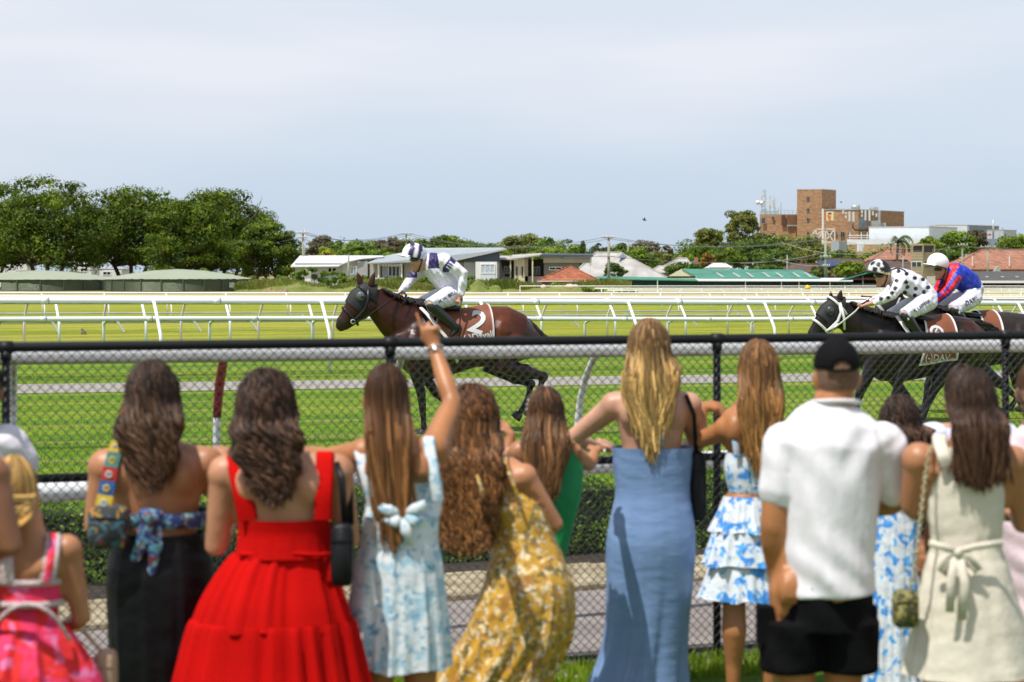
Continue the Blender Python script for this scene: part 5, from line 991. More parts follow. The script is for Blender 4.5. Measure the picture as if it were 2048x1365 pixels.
ang = math.radians(10); ea = e1.normalized()*math.cos(ang)+e2*math.sin(ang); eb = -e1.normalized()*math.sin(ang)+e2*math.cos(ang)
project_text('(-)Davali', cloth1, 'lettering', P1(955, 673, .3), ea, eb, .115, P1.n, [cloth1], printw, .01, True)
# ---- horse 2 (dark, spotted jockey)
h2, body2, cloth2 = make_horse('dark brown racehorse with a white bridle, second in the field', P1,
    [(1734, 702, 42, .19), (1756, 702, 60, .24), (1792, 700, 66, .28), (1832, 698, 61, .30), (1868, 692, 58, .31), (1900, 689, 58, .31), (1928, 691, 56, .30), (1950, 697, 44, .25), (1964, 704, 28, .15)],
    [(1782, 682, .34), (1748, 670, .31), (1720, 653, .26), (1700, 638, .205), (1684, 624, .165)],
    [(1677, 614, .15, .095), (1662, 630, .175, .105), (1647, 648, .15, .085), (1634, 663, .115, .065), (1625, 673, .095, .06), (1620, 678, .06, .04)],
    [(1678, 602, 1682.5, 580, .06), (1662, 604, 1661.5, 584, -.07)],
    [[(1752, 712, .16, .15), (1736, 750, .15, .11), (1719, 788, .14, .06), (1714, 812, .14, .038), (1711, 832, .14, .044), (1706, 838, .14, .038)],
     [(1765, 712, -.16, .15), (1786, 758, -.15, .10), (1812, 792, -.14, .058), (1824, 815, -.14, .038), (1833, 836, -.14, .044), (1838, 842, -.14, .038)],
     [(1925, 700, .17, .22), (1892, 735, .17, .15), (1876, 765, .16, .085), (1864, 790, .15, .055), (1853, 818, .15, .038), (1846, 836, .15, .044), (1842, 841, .15, .038)],
     [(1935, 705, -.16, .21), (1958, 738, -.16, .14), (1995, 764, -.15, .075), (2012, 776, -.14, .055), (2030, 792, -.14, .038), (2040, 803, -.14, .042), (2043, 811, -.14, .038)]],
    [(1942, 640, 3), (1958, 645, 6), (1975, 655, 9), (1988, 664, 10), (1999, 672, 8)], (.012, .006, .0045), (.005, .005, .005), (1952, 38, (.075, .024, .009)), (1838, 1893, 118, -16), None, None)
b = MB(); hd = [(1684, 616, .15, .095), (1677, 614, .163, .105), (1662, 630, .188, .116), (1649, 645, .165, .097)]; b.tube([P1(x, y) for x, y, r, l_ in hd], [(l_+.004, r+.004) for x, y, r, l_ in hd], 20, cap=False); b.build('hood', hood_m, h2)
b = MB(); b.ell(P1(1660, 622, .115), (.055, .035, .06), 14, 8); b.build('blinker', M('black_blinker', (.045, .05, .055), .35, .3, 12), h2); b = MB(); b.ell(P1(1663, 623, .145), (.02, .015, .02), 10, 8); b.build('eye', gogg, h2)
H2H = [(1677, 614, .15, .095), (1662, 630, .175, .105), (1647, 648, .15, .085), (1634, 663, .115, .065), (1625, 673, .095, .06)]
straps(h2, [ringp(P1, 1641, 655, .15, .09, -180, 180, H2H), ringp(P1, 1674, 614, .19, .125, -180, 180, H2H), [P1(1679, 606, .12), P1(1682, 625, .14), P1(1676, 642, .14), P1(1662, 656, .11), P1(1652, 664, .09)], [P1(1680, 606, .13), P1(1688, 635, .15), P1(1689, 660, .13)]], strapw, .011)
straps(h2, [[P1(1652, 664, .1), P1(1672, 654, .2), P1(1690, 640, .24), P1(1710, 624, .2), P1(1720, 613, .1)], [P1(1652, 664, -.1), P1(1700, 634, -.15), P1(1718, 612, 0)], [P1(1676, 648, .16), P1(1668, 655, .15), P1(1664, 668, .13)]], strapw, .017, 'reins')
straps(h2, [[P1(1794, 633, .14), P1(1805, 648, .28), P1(1815, 662, .33), P1(1826, 682, .34), P1(1832, 705, .32)]], strapw, .02, 'white_breastgirth')
b = MB(); seg(b, [(P1(1822, 634, 0), (.16, .04)), (P1(1840, 638, 0), (.2, .05)), (P1(1860, 638, 0), (.17, .04))], 12); b.build('saddle', saddle_m, h2)
b = MB(); vs = []; 
for k in range(24): a = 6.2832*k/24; vs.append((a,))
project_text('O', cloth2, 'round_badge', P1(1873, 667, .3), e1, e2, .26, P1.n, [cloth2], printw, .01, True)
project_text('6', cloth2, 'number', P1(1873, 666, .3), e1, e2, .15, P1.n, [cloth2], printw, .012, True); project_text('(-)DAV', cloth2, 'lettering', P1(1872, 716, .3), e1, e2, .12, P1.n, [cloth2], printw, .012, True)
# ---- horse 3 (grey brown, partly hidden)
P3 = HLane(26.75, .27)
h3, body3, cloth3 = make_horse('grey brown racehorse half hidden behind the other two, cut by the right edge', P3,
    [(1850, 692, 38, .19), (1872, 691, 56, .24), (1905, 688, 62, .28), (1945, 684, 58, .30), (1980, 678, 54, .31), (2010, 676, 53, .31), (2042, 679, 52, .30), (2068, 687, 44, .25), (2086, 694, 26, .15)],
    [(1895, 668, .34), (1866, 655, .31), (1842, 640, .25), (1822, 626, .20), (1806, 613, .16)],
    [(1800, 604, .15, .095), (1786, 612, .17, .105), (1770, 622, .15, .085), (1756, 632, .115, .065), (1748, 638, .09, .06), (1744, 642, .06, .04)],
    [(1800, 594, 1803, 572, .06), (1788, 596, 1786, 577, -.07)],
    [[(1880, 700, .16, .15), (1868, 735, .15, .10), (1856, 770, .14, .055), (1851, 795, .14, .036), (1849, 811, .14, .042), (1845, 816, .14, .036)],
     [(1885, 700, -.16, .15), (1905, 745, -.15, .09), (1925, 775, -.14, .055), (1935, 796, -.14, .036), (1943, 810, -.14, .042), (1947, 816, -.14, .036)],
     [(2045, 695, .17, .22), (2036, 735, .17, .14), (2050, 765, .16, .08), (2062, 785, .15, .052), (2054, 800, .15, .036), (2048, 812, .15, .042), (2044, 816, .15, .036)],
     [(2050, 695, -.16, .21), (2030, 738, -.16, .13), (2034, 768, -.15, .075), (2040, 786, -.14, .05), (2030, 802, -.14, .036), (2024, 812, -.14, .042), (2020, 816, -.14, .036)]],
    [(2066, 635, 3), (2080, 645, 6), (2096, 660, 9), (2110, 675, 10)], (.022, .015, .013), (.006, .006, .006), (2020, 70, (.034, .024, .02)), (1950, 1985, 100, -14), None, None)
straps(h3, [ringp(P3, 1763, 627, .15, .09, -180, 180, [(1800, 604, .15, .095), (1786, 612, .17, .105), (1770, 622, .15, .085), (1756, 632, .115, .065)]), [P3(1800, 596, .12), P3(1790, 618, .13), P3(1768, 632, .1)]], M('grey_bridle', (.35, .36, .35), .5), .015)
b = MB(); seg(b, [(P3(1925, 630, 0), (.16, .04)), (P3(1945, 632, 0), (.2, .05)), (P3(1965, 630, 0), (.17, .04))], 12); b.build('saddle', saddle_m, h3)
# ------------------------------------------------------------------ jockeys
def make_jockey(label, P, hc, hr, face, torso, armN, armF, legN, legF, paint, helm, seed, whip=None, handN=None):
    org = P(torso[-1][0], torso[-1][1]); t = thing('person', label, 'person', org, group=None); t['_o'] = list(org)
    N_ = P.n; fw = -P.d
    def ch(pts): return [(P(*p[:3]), p[3]) for p in pts]
    mb = MB(); TS = [(P(x, y, .02), (lr*.9, r*.86)) for x, y, r, lr in torso]; seg(mb, TS, 14)
    hcw = P(*face, .04); mb.ell(hcw, (.10, .085, .125), 16, 12); seg(mb, [(hcw+Vector((0, 0, -.03))-fw*.03, .06), (P(torso[0][0], torso[0][1], .02), .075)], 10)
    mb.ell(hcw+fw*.095+Vector((0, 0, -.02)), (.022, .016, .026), 8, 6); mb.ell(hcw+fw*.06+Vector((0, 0, -.10)), (.04, .045, .03), 10, 6)
    for sv in (-1, 1): mb.ell(hcw-fw*.015+N_*.085*sv+Vector((0, 0, -.01)), (.025, .012, .035), 8, 6)
    for arm in (armN, armF): seg(mb, [(p, r*.85) for p, r in ch(arm)], 10)
    for arm, sg in ((armN, 1), (armF, 1)):
        a, c = P(*arm[-2][:3]), P(*arm[-1][:3]); d = (c-a).normalized(); fist(mb, c+d*.01, d, N_, .95)
    for leg in (legN, legF): seg(mb, [(p, r*.85) for p, r in ch(leg)], 10)
    blob('body', mb, .011, skin, t, 2)
    mb = MB(); seg(mb, [(P(x, y, .02), (lr, r)) for x, y, r, lr in torso], 18); 
    for arm in (armN, armF):
        c = ch(arm); e = c[-1][0].lerp(c[-2][0], .12 if arm is armF or handN is None else handN); c = c[:-1]+[(e, c[-1][1])]; seg(mb, [(p, r*1.12+.006) for p, r in c], 12, True)
    rng = np.random.RandomState(seed); ph = rng.uniform(0, 6.28, 6)
    def post(co):
        d = .006*np.sin(co[:, 2]*38+co[:, 0]*15+ph[0])+.005*np.sin(co[:, 0]*52-co[:, 2]*21+ph[1])+.004*np.sin(co[:, 0]*90+co[:, 2]*70+ph[2]); return co+d[:, None]*np.array(N_)[None, :]
    j = blob('silk_jersey', mb, .0105, silk, t, 3, lambda co: paint(co, P), post=post)
    mb = MB(); tp = P(torso[-1][0], torso[-1][1], .02); seg(mb, [(P(torso[-2][0], torso[-2][1], .02), (torso[-2][3]*.9, torso[-2][2]*.9)), (tp, (torso[-1][3]*1.02, torso[-1][2]*1.02))], 14)
    for leg in (legN, legF):
        c = ch(leg); seg(mb, [(p, r*1.08+.006) for p, r in c[:3]]+[(c[2][0].lerp(c[3][0], .3), c[2][1]*.9)], 12)
    br = blob('breeches', mb, .012, breech, t, 4, post=post)
    for leg in (legN, legF):
        c = ch(leg); k0 = c[2][0].lerp(c[3][0], .12); b = MB(); ank, toe = c[-2], c[-1]; seg(b, [(k0, c[2][1]*.98), (c[2][0].lerp(c[3][0], .45), c[2][1]*.92), (ank[0], ank[1]*1.05)], 14); seg(b, [(ank[0]-(toe[0]-ank[0])*.25, (.042, .045)), (ank[0].lerp(toe[0], .5), (.046, .04)), (toe[0], (.044, .03))], 12); blob('boot', b, .012, bootm, t, 2)
    # helmet with peak, goggles, strap
    c = P(*hc, .04); b = MB(); n, m = 40, 24; vs = []; cs = []
    for i in range(m+1):
        th = math.pi*.60*i/m
        for k in range(n):
            a = 2*math.pi*k/n; v = fw*math.sin(th)*math.cos(a)*hr*1.10+N_*math.sin(th)*math.sin(a)*hr*.90+Vector((0, 0, math.cos(th)*hr)); v = Matrix.Rotation(math.radians(-14), 3, N_) @ v; vs.append(c+v); cs.append(helm(v, fw, N_, hr))
    b.add(vs, [(i*n+k, (i+1)*n+k, (i+1)*n+(k+1) % n, i*n+(k+1) % n) for i in range(m) for k in range(n)], None, True); b.c = cs; hm = b.build('helmet', M('helmet_silk_%d' % seed, (.9, .9, .9), .45, .05, 8, vcol=True), t, colors=True)
    b = MB(); pts = []
    for k in range(9):
        a = math.radians(-62+124*k/8); v0 = fw*math.cos(a)*hr*1.0+N_*math.sin(a)*hr*.86; v1 = fw*math.cos(a)*hr*1.48+N_*math.sin(a)*hr*.95; pts.append((v0, v1))
    R_ = Matrix.Rotation(math.radians(-14), 3, N_); vs = []
    for v0, v1 in pts: vs += [c+R_ @ (v0+Vector((0, 0, -.25*hr))), c+R_ @ (v1+Vector((0, 0, -.38*hr))), c+R_ @ (v1+Vector((0, 0, -.44*hr))), c+R_ @ (v0+Vector((0, 0, -.34*hr)))]
    fs = [(4*i+q, 4*i+4+q, 4*i+4+(q+1) % 4, 4*i+(q+1) % 4) for i in range(8) for q in range(4)]+[(0, 1, 2, 3), (35, 34, 33, 32)]
    b.add(vs, fs, None, False); pk = b.build('peak', M('peak_%d' % seed, (.8, .8, .82) if seed != 2 else (.03, .03, .03), .4, .05), hm); recalc(pk)
    b = MB(); g = hcw+fw*.085+Vector((0, 0, .028)); seg(b, [(g-N_*.075-fw*.03, (.03, .024)), (g-N_*.03, (.032, .026)), (g+N_*.03, (.032, .026)), (g+N_*.075-fw*.03, (.03, .024))], 10); b.build('goggles', gogg, t)
    b = MB(); b.tube([hcw+N_*.1+Vector((0, 0, .04))-fw*.02, hcw+N_*.098-fw*.005+Vector((0, 0, -.03)), hcw+N_*.06+fw*.02+Vector((0, 0, -.12)), hcw-N_*.06+fw*.02+Vector((0, 0, -.12)), hcw-N_*.098+Vector((0, 0, -.03))], .009, 6); b.build('chin_strap', strap_m, t)
    if whip:
        b = MB(); b.tube([P(*p) for p in whip], [.011, .010, .008, .012][:len(whip)], 6); b.build('whip', strap_m, None, whip and label and ('riding whip held by the '+label.split(' ', 1)[1].split(' crouching')[0]), 'whip', org=P(*whip[0]))
    return t, j, br
navy = (.028, .018, .11); Wt = (.78, .76, .85)
def pj1(co, P):
    px, py = topx(co); c = np.ones((len(co), 3))*Wt; near = (co-np.array(P(880, 545))) @ np.array(P.n)
    m = (px > 858-(py-515)*.1) & (px < 876+(py-515)*.15) & (py < 538) & (py > 500); c[m] = navy
    # armband of the near arm, crossed by white bars
    a = np.array((889., 524.)); d = np.array((37., 26.)); L_ = np.hypot(*d); d /= L_; u = (px-a[0])*d[0]+(py-a[1])*d[1]; v = -(px-a[0])*d[1]+(py-a[1])*d[0]
    m = (u > 4) & (u < 19) & (near > .08) & (px > 885) & (py < 545); c[m] = navy
    m &= (u > 8) & ((np.abs(v+6) < 1.3) | (np.abs(v) < 1.3) | (np.abs(v-6) < 1.3)); c[m] = Wt
    m = (px < 834) & (py > 542) & (py < 556); c[m] = navy; return c
spots2 = [(728, 232), (785, 262), (840, 270), (660, 280), (725, 290), (733, 322), (790, 333), (715, 362), (627, 362), (553, 402), (785, 380), (845, 355), (875, 325), (790, 205), (672, 215), (700, 400), (600, 395), (650, 330)]
def pj2(co, P):
    px, py = topx(co); c = np.ones((len(co), 3))*Wt; near = (co-np.array(P(1830, 575))) @ np.array(P.n)
    for (x, y) in spots2: m = (np.hypot(px-(1600+x/3.413), (py-(480+y/3.413))*1.05) < 4.3) & (near > -.02); c[m] = (.012, .012, .015)
    g = np.floor(co/.12); f = (co/.12-g-.5); rr = np.linalg.norm(f, axis=1); m = (rr < .30) & (near < -.05) & ((g.sum(1) % 2) == 0); c[m] = (.012, .012, .015)
    m = (np.abs((px-1783)*.55+(py-553)*.9-0) < 1.6) & (py < 556) & (px < 1812); m = (np.hypot(px-1795, py-560) > 21) & (np.hypot(px-1795, py-560) < 24.5) & (py < 552) & (px < 1812); c[m] = (.012, .012, .015); return c
def pj3(co, P):
    px, py = topx(co); c = np.ones((len(co), 3))*np.array((.012, .035, .42)); near = (co-np.array(P(1920, 560))) @ np.array(P.n)
    def seg_d(a, b_): a = np.array(a, float); b_ = np.array(b_, float); d = b_-a; L2 = d@d; t = np.clip(((px-a[0])*d[0]+(py-a[1])*d[1])/L2, 0, 1); return np.hypot(px-a[0]-t*d[0], py-a[1]-t*d[1])
    m = (np.minimum.reduce([seg_d((1899, 531), (1914, 533))/4.5, seg_d((1908, 540), (1882, 582))/4.6, seg_d((1919, 556), (1900, 580))/4.2, seg_d((1900, 580), (1872, 603))/3.2, seg_d((1876, 562), (1870, 592))/4.0]) < 1); c[m] = (.72, .012, .02); return c
def hm1(v, fw, n_, r):
    t = v.dot((fw*.96+Vector((0, 0, .28))).normalized())/r; s_ = v.dot(n_)/r
    if .30 < t < .70 or -.45 < t < -.06: return navy
    return (.85, .85, .9) if t > -.12 else (.66, .72, .84)
def hm2(v, fw, n_, r):
    f = v.dot(fw)/r
    if v.z < -.22*r and f < .9: return (.75, .62, .25)
    if f < .02: return (.014, .012, .014)
    for (a, e) in ((35, 38), (72, 5), (20, -12), (110, 40), (145, 5)):
        q = fw*math.cos(math.radians(a-60))*math.cos(math.radians(e))+n_*math.sin(math.radians(a-20))*math.cos(math.radians(e))+Vector((0, 0, math.sin(math.radians(e))))
        if (v.normalized()-q.normalized()).length < .27: return (.014, .012, .014)
    return (.86, .86, .88)
def hm3(v, fw, n_, r): return (.80, .74, .62) if v.z < -.28*r else (.90, .90, .95)
j1 = make_jockey('jockey in white and navy silks with a striped cap crouching on the leading bay horse', P1, (829, 509), .142, (838, 524),
    [(866, 528, .15, .19), (880, 546, .165, .20), (894, 566, .15, .18), (904, 582, .145, .17)],
    [(887, 521, .19, .085), (906, 534, .26, .070), (927, 549, .30, .055), (925, 570, .31, .046), (922, 590, .31, .036)], [(852, 526, -.14, .08), (838, 542, -.20, .066), (821, 560, -.22, .052), (811, 573, -.16, .044), (802, 585, -.10, .036)],
    [(904, 590, .12, .125), (884, 600, .24, .10), (861, 610, .34, .078), (888, 636, .33, .062), (914, 658, .31, .046), (902, 671, .31, .03)], [(898, 590, -.12, .12), (866, 600, -.24, .10), (836, 611, -.34, .075), (862, 638, -.33, .06), (888, 660, -.31, .046), (878, 672, -.31, .03)],
    pj1, hm1, 1, ((922, 597, .33), (921, 625, .36), (919.5, 655, .37), (918.5, 684, .37)))
j2 = make_jockey('jockey in white silks with black spots crouching on the dark brown horse', P1, (1759, 541), .143, (1766, 556),
    [(1792, 556, .145, .19), (1812, 564, .165, .20), (1834, 576, .165, .19), (1852, 592, .15, .17)],
    [(1804, 562, .19, .085), (1795, 576, .25, .070), (1784, 590, .27, .056), (1766, 600, .24, .046), (1733, 610, .16, .034)], [(1796, 560, -.16, .08), (1786, 576, -.22, .066), (1770, 592, -.24, .052), (1748, 602, -.2, .044), (1724, 610, -.06, .034)],
    [(1856, 602, .12, .125), (1834, 616, .24, .10), (1810, 630, .34, .080), (1826, 652, .33, .062), (1842, 674, .31, .046), (1830, 687, .31, .03)], [(1846, 602, -.12, .12), (1812, 616, -.24, .10), (1780, 632, -.34, .075), (1800, 656, -.33, .06), (1820, 678, -.31, .046), (1808, 690, -.31, .03)],
    pj2, hm2, 2, ((1719, 611, .08), (1735, 602, -.1), (1744, 594, -.2), (1722, 593, -.25)), handN=.5)
j3 = make_jockey('jockey in blue and red silks with a white cap crouching on the grey brown horse', P3, (1876, 527), .148, (1883, 543),
    [(1905, 546, .155, .19), (1920, 554, .175, .20), (1936, 566, .17, .19), (1947, 580, .15, .17)],
    [(1911, 552, .19, .09), (1906, 566, .25, .075), (1897, 580, .27, .060), (1884, 592, .24, .05), (1872, 603, .16, .040)], [(1895, 548, -.16, .08), (1884, 564, -.22, .066), (1876, 580, -.24, .055), (1872, 592, -.2, .046), (1868, 601, -.06, .038)],
    [(1946, 594, .12, .13), (1930, 606, .24, .11), (1908, 619, .34, .085), (1925, 640, .33, .062), (1940, 660, .31, .046), (1930, 672, .31, .03)], [(1940, 594, -.12, .125), (1908, 604, -.24, .105), (1880, 614, -.34, .08), (1898, 640, -.33, .06), (1915, 660, -.31, .046), (1905, 672, -.31, .03)],
    pj3, hm3, 3)
def thigh_text(jk, txt, P, a, c, size, mat=printk):
    A_ = P(*a, .4); C_ = P(*c, .4); d = (C_-A_).normalized(); up = P.n.cross(d).normalized(); up = up if up.z > 0 else -up
    project_text(txt, jk[2], 'leg_lettering', A_.lerp(C_, .5), d, up, size, P.n, [jk[2]], mat, .006, True)
thigh_text(j1, 'M.W. BELL', P1, (881, 603), (914, 586), .062); thigh_text(j2, 'R. LATHAM', P1, (1831, 622), (1864, 603), .062); thigh_text(j3, 'DAY', P3, (1930, 609), (1958, 599), .10)
# ------------------------------------------------------------------ spectators
def skinm(name, c): return M('skin_'+name, c, .46, .17, 7, sss=.06, bump=.05, bscale=60)
SK = dict(fair=skinm('fair', (.52, .28, .185)), pink=skinm('pink', (.50, .235, .135)), tan=skinm('tan', (.40, .165, .062)), warm=skinm('warm', (.42, .185, .088)), deep=skinm('deep', (.26, .105, .05)))
PEOPLE = []
def hand(mb, wrist, d, side, k=1.0, pose='relax'):
    """palm, four unequal fingers and a thumb leaving the side of the palm; side points towards the thumb"""
    d = Vector(d).normalized(); side = (Vector(side)-d*Vector(side).dot(d)).normalized(); u = side.cross(d).normalized()
    seg(mb, [(wrist-d*.01, (.026*k, .021*k)), (wrist+d*.035*k, (.036*k, .017*k)), (wrist+d*.075*k, (.039*k, .0145*k))], 10, True)
    L_ = (.072, .080, .074, .058)
    for i in range(4):
        b0 = wrist+d*.078*k+side*(1.5-i)*.0205*k; l = L_[i]*k; r = (.0092, .0096, .009, .008)[i]*k
        c = dict(relax=.45, fist=1.5, flat=.12, point=(.05 if i == 0 else 1.5))[pose]; p = b0; a = c*.35; pts = [(b0-d*.012*k, r*1.05)]
        for f, sc in ((.45, 1.0), (.31, .94), (.24, .82)):
            a += c*(.75 if f > .4 else .9); dirn = d*math.cos(a)+u*math.sin(a)+side*(1.5-i)*.06; p = p+dirn.normalized()*l*f; pts.append((p, r*sc))
        seg(mb, pts, 8)
    t0 = wrist+d*.022*k+side*.022*k; cl = 1.0 if pose in ('fist', 'point') else .35
    seg(mb, [(t0, .0145*k), (t0+(side*.8+d*.7+u*.25).normalized()*.036*k, .0125*k), (t0+(side*.75+d*1.3+u*.4*cl).normalized()*.066*k-side*.014*cl*k, .0105*k), (t0+(side*.55*(1-cl*.6)+d*1.4+u*.8*cl).normalized()*.088*k-side*.018*cl*k, .009*k)], 8)
RF = [(.47, .086, .070), (.52, .099, .080), (.57, .092, .068), (.62, .074, .056), (.68, .076, .058), (.74, .086, .064), (.785, .096, .056), (.812, .082, .044), (.835, .046, .036), (.865, .033, .035), (.885, .033, .035)]
RM = [(.47, .090, .068), (.52, .095, .074), (.58, .088, .064), (.63, .086, .062), (.70, .097, .068), (.76, .110, .072), (.80, .115, .058), (.822, .088, .045), (.845, .048, .042), (.87, .040, .042), (.89, .040, .042)]
class Person: pass
def human(label, cx, s, H, wf=1.0, male=False, skin_='warm', aL=None, aR=None, hL='relax', hR='relax', lean=(0, 0), head=(0, 0), legdx=0, voxel=.0118, hipdx=0, sh=1.0, headscale=1.0, shup=0):
    Y0 = F/s; X0 = (cx-1024)/s; o = Person(); o.Y0 = Y0; o.X0 = X0; o.s = s; o.H = H; o.wf = wf
    t = thing('person', label, 'person', (X0, Y0, 0)); t['_o'] = [X0, Y0, 0]; o.t = t
    def C(zf): u = max(0, (zf-.5)/.38); return Vector((X0+lean[0]*u+hipdx*(1-min(1, u)), Y0+lean[1]*u, zf*H))
    def PX(px, py, dy=0): return W(px, py, Y0+dy)
    o.C = C; o.P = PX; R = RM if male else RF; o.R = R
    mb = MB(); mb.tube([C(z) for z, a, d in R], [(a*H*(wf if z < .83 else 1), d*H*(wf**.7 if z < .83 else 1)) for z, a, d in R], 22)
    for sg in (-1, 1):
        mb.ell(C(.505)+Vector((sg*.043*H*wf, -.036*H, 0)), (.05*H*wf, .05*H, .055*H), 14, 10)
        mb.ell(C(.765)+Vector((sg*.050*H*wf, -.034*H*wf, 0)), (.034*H*wf, .034*H, .048*H), 12, 8)
        if not male: mb.ell(C(.725)+Vector((sg*.04*H*wf, .055*H, 0)), (.036*H, .038*H, .036*H), 12, 8)
        hp = C(.5)+Vector((sg*.048*H*wf, 0, 0)); kn = Vector((C(.5).x+sg*.048*H+legdx, Y0, .275*H)); an = Vector((kn.x+sg*.003*H, Y0-.005*H, .045*H))
        seg(mb, [(hp, .056*H*wf), (hp.lerp(kn, .5), .048*H*wf**.8), (kn, .033*H), (kn.lerp(an, .35)+Vector((0, -.012*H, 0)), .036*H), (kn.lerp(an, .75), .023*H), (an, .020*H)], 14)
        seg(mb, [(an+Vector((0, -.02, -.03)), (.028, .03)), (an+Vector((sg*.01, .08, -.045)), (.036, .022)), (an+Vector((sg*.02, .15, -.055)), (.034, .014))], 10)
    hc = C(.885)+Vector((head[0], head[1]+.012, .048*H)); o.hc = hc; hs = .92*H/1.65*headscale if H < 1.5 else headscale; hs = max(hs, .93*headscale)
    o.hr = (.076*hs, .096*hs, .112*hs); mb.ell(hc, o.hr, 20, 16); mb.ell(hc+Vector((0, .045, -.065)), (.052*hs, .052*hs, .058*hs), 14, 10)
    seg(mb, [(C(.83), (.042, .04) if not male else (.062, .055)), (hc+Vector((0, -.015, -.05)), (.046, .048) if not male else (.060, .058))], 14)
    mb.ell(hc+Vector((0, .108, -.025)), (.014, .018, .02), 8, 6); mb.ell(hc+Vector((0, .092, -.062)), (.024, .014, .010), 8, 6)
    for sg in (-1, 1): mb.ell(hc+Vector((sg*.078*hs, .0, -.02)), (.012, .022, .034), 8, 8); mb.ell(hc+Vector((sg*.03, .094, .018)), (.022, .012, .008), 8, 6)
    jw = (.100 if not male else .118)*H*wf**.8*sh; o.j = {}
    for sg, arm, hp_, nm in ((-1, aL, hL, 'L'), (1, aR, hR, 'R')):
        J = C(.795)+Vector((sg*jw, 0, shup)); r0 = (.030 if not male else .036)*H*wf**.6
        if arm is None: e = J+Vector((sg*.03, .02, -.17*H)); w_ = e+Vector((-sg*.01, .10, -.13*H)); 
        else:
            if len(arm) > 2: J = PX(*arm[0])
            e = PX(*arm[-2]); w_ = PX(*arm[-1])
        seg(mb, [(J, r0*1.12), (J.lerp(e, .45), r0*.95), (e, r0*.76), (e.lerp(w_, .3), r0*.78), (w_, r0*.50)], 14)
        mb.ell(J, (r0*1.25,)*3, 14, 10); seg(mb, [(C(.80)+Vector((sg*.03*H, 0, 0)), r0*1.2), (J, r0*1.15)], 12)
        if hp_: d = (w_-e).normalized() if not isinstance(hp_, tuple) else Vector(hp_[1]); sd_ = Vector((-sg, 0, .25)) if not isinstance(hp_, tuple) else Vector(hp_[2]); hand(mb, w_, d, sd_, .95 if H > 1.5 else .82, hp_ if not isinstance(hp_, tuple) else hp_[0])
        o.j[nm] = (J, e, w_, r0)
    o.body = blob('body', mb, voxel, SK[skin_], t, 3); o.fit = []; o.shirt = False; PEOPLE.append(o); return o
def garment(o, name, rings, mat, nf=9, amp=0, seed=1, n=120, sub=7, open_top=True, wr=0, kind=None, parent=None):
    """cloth tube: rings = (z, half width, half depth, dx, dy, fold amplitude); centre follows the body axis"""
    rng = np.random.RandomState(seed); ph = rng.uniform(0, 6.28, (6,)); vs = []; m = len(rings)
    rr = []
    for i in range(m-1):
        for k in range(sub):
            u = k/sub; p0 = rings[max(i-1, 0)]; p1 = rings[i]; p2 = rings[i+1]; p3 = rings[min(i+2, m-1)]
            rr.append([.5*((2*b_)+(-a+c)*u+(2*a-5*b_+4*c-d)*u*u+(-a+3*b_-3*c+d)*u**3) for a, b_, c, d in zip(p0, p1, p2, p3)])
    rr.append(list(rings[-1]))
    for z, a, d, dx, dy, fa in rr:
        c = o.C(z/o.H); c = Vector((c.x+dx, c.y+dy, z))
        for k in range(n):
            t = 6.2832*k/n; t2 = t; t = t+.22*math.sin(2*t+ph[5])+.10*math.sin(5*t+ph[2]); f = .5*math.sin(nf*t+ph[0]+z*.9)+.3*math.sin((nf*2+1)*t+ph[1]-z*2.2)+.25*math.sin(5*t+ph[2]+z*3)+.2*math.sin((nf*3+2)*t+ph[3]+z)
            k_ = 1+fa*f/max(a, .01); w_ = wr*(math.sin(z*95+3*math.sin(t*2+ph[4]))+.6*math.sin(z*163+2*t+ph[5]))
            vs.append((c.x+math.cos(t2)*(a*k_+w_), c.y+math.sin(t2)*(d*k_+w_), z+fa*.25*math.sin(nf*t*.5+ph[3])*(1 if z == rr[-1][0] else 0)))
    o.fit.append([(z, a, d, o.C(z/o.H).x+dx, o.C(z/o.H).y+dy) for z, a, d, dx, dy, fa in rr])
    M_ = len(rr); b = MB(); b.add(vs, [(i*n+k, i*n+(k+1) % n, (i+1)*n+(k+1) % n, (i+1)*n+k) for i in range(M_-1) for k in range(n)], None, True)
    ob = b.build(name, mat, parent or o.t); return ob
def zpx(o, py): return CZ-(py-HZ)/o.s
def gpx(o, rows, depth=.72, dy=0, cxs=None):
    """garment rings from photo rows: (row, left column, right column, fold)"""
    out = []
    for r in rows:
        z = zpx(o, r[0]); a = (r[2]-r[1])/2/o.s; xc = ((r[1]+r[2])/2-1024)/o.s; c = o.C(z/o.H); out.append((z, a, a*(r[4] if len(r) > 4 else depth), xc-c.x, (r[5] if len(r) > 5 else 0)+dy, r[3]))
    return out
def ribbon(o, name, pts, w, th, mat, parent=None, n=8):
    b = MB(); P = [o.P(*p) if len(p) == 3 else p[0] for p in pts]; b.tube(P, [(w, th)]*len(P), n, up=(0, 1, 0)); return b.build(name, mat, parent or o.t)
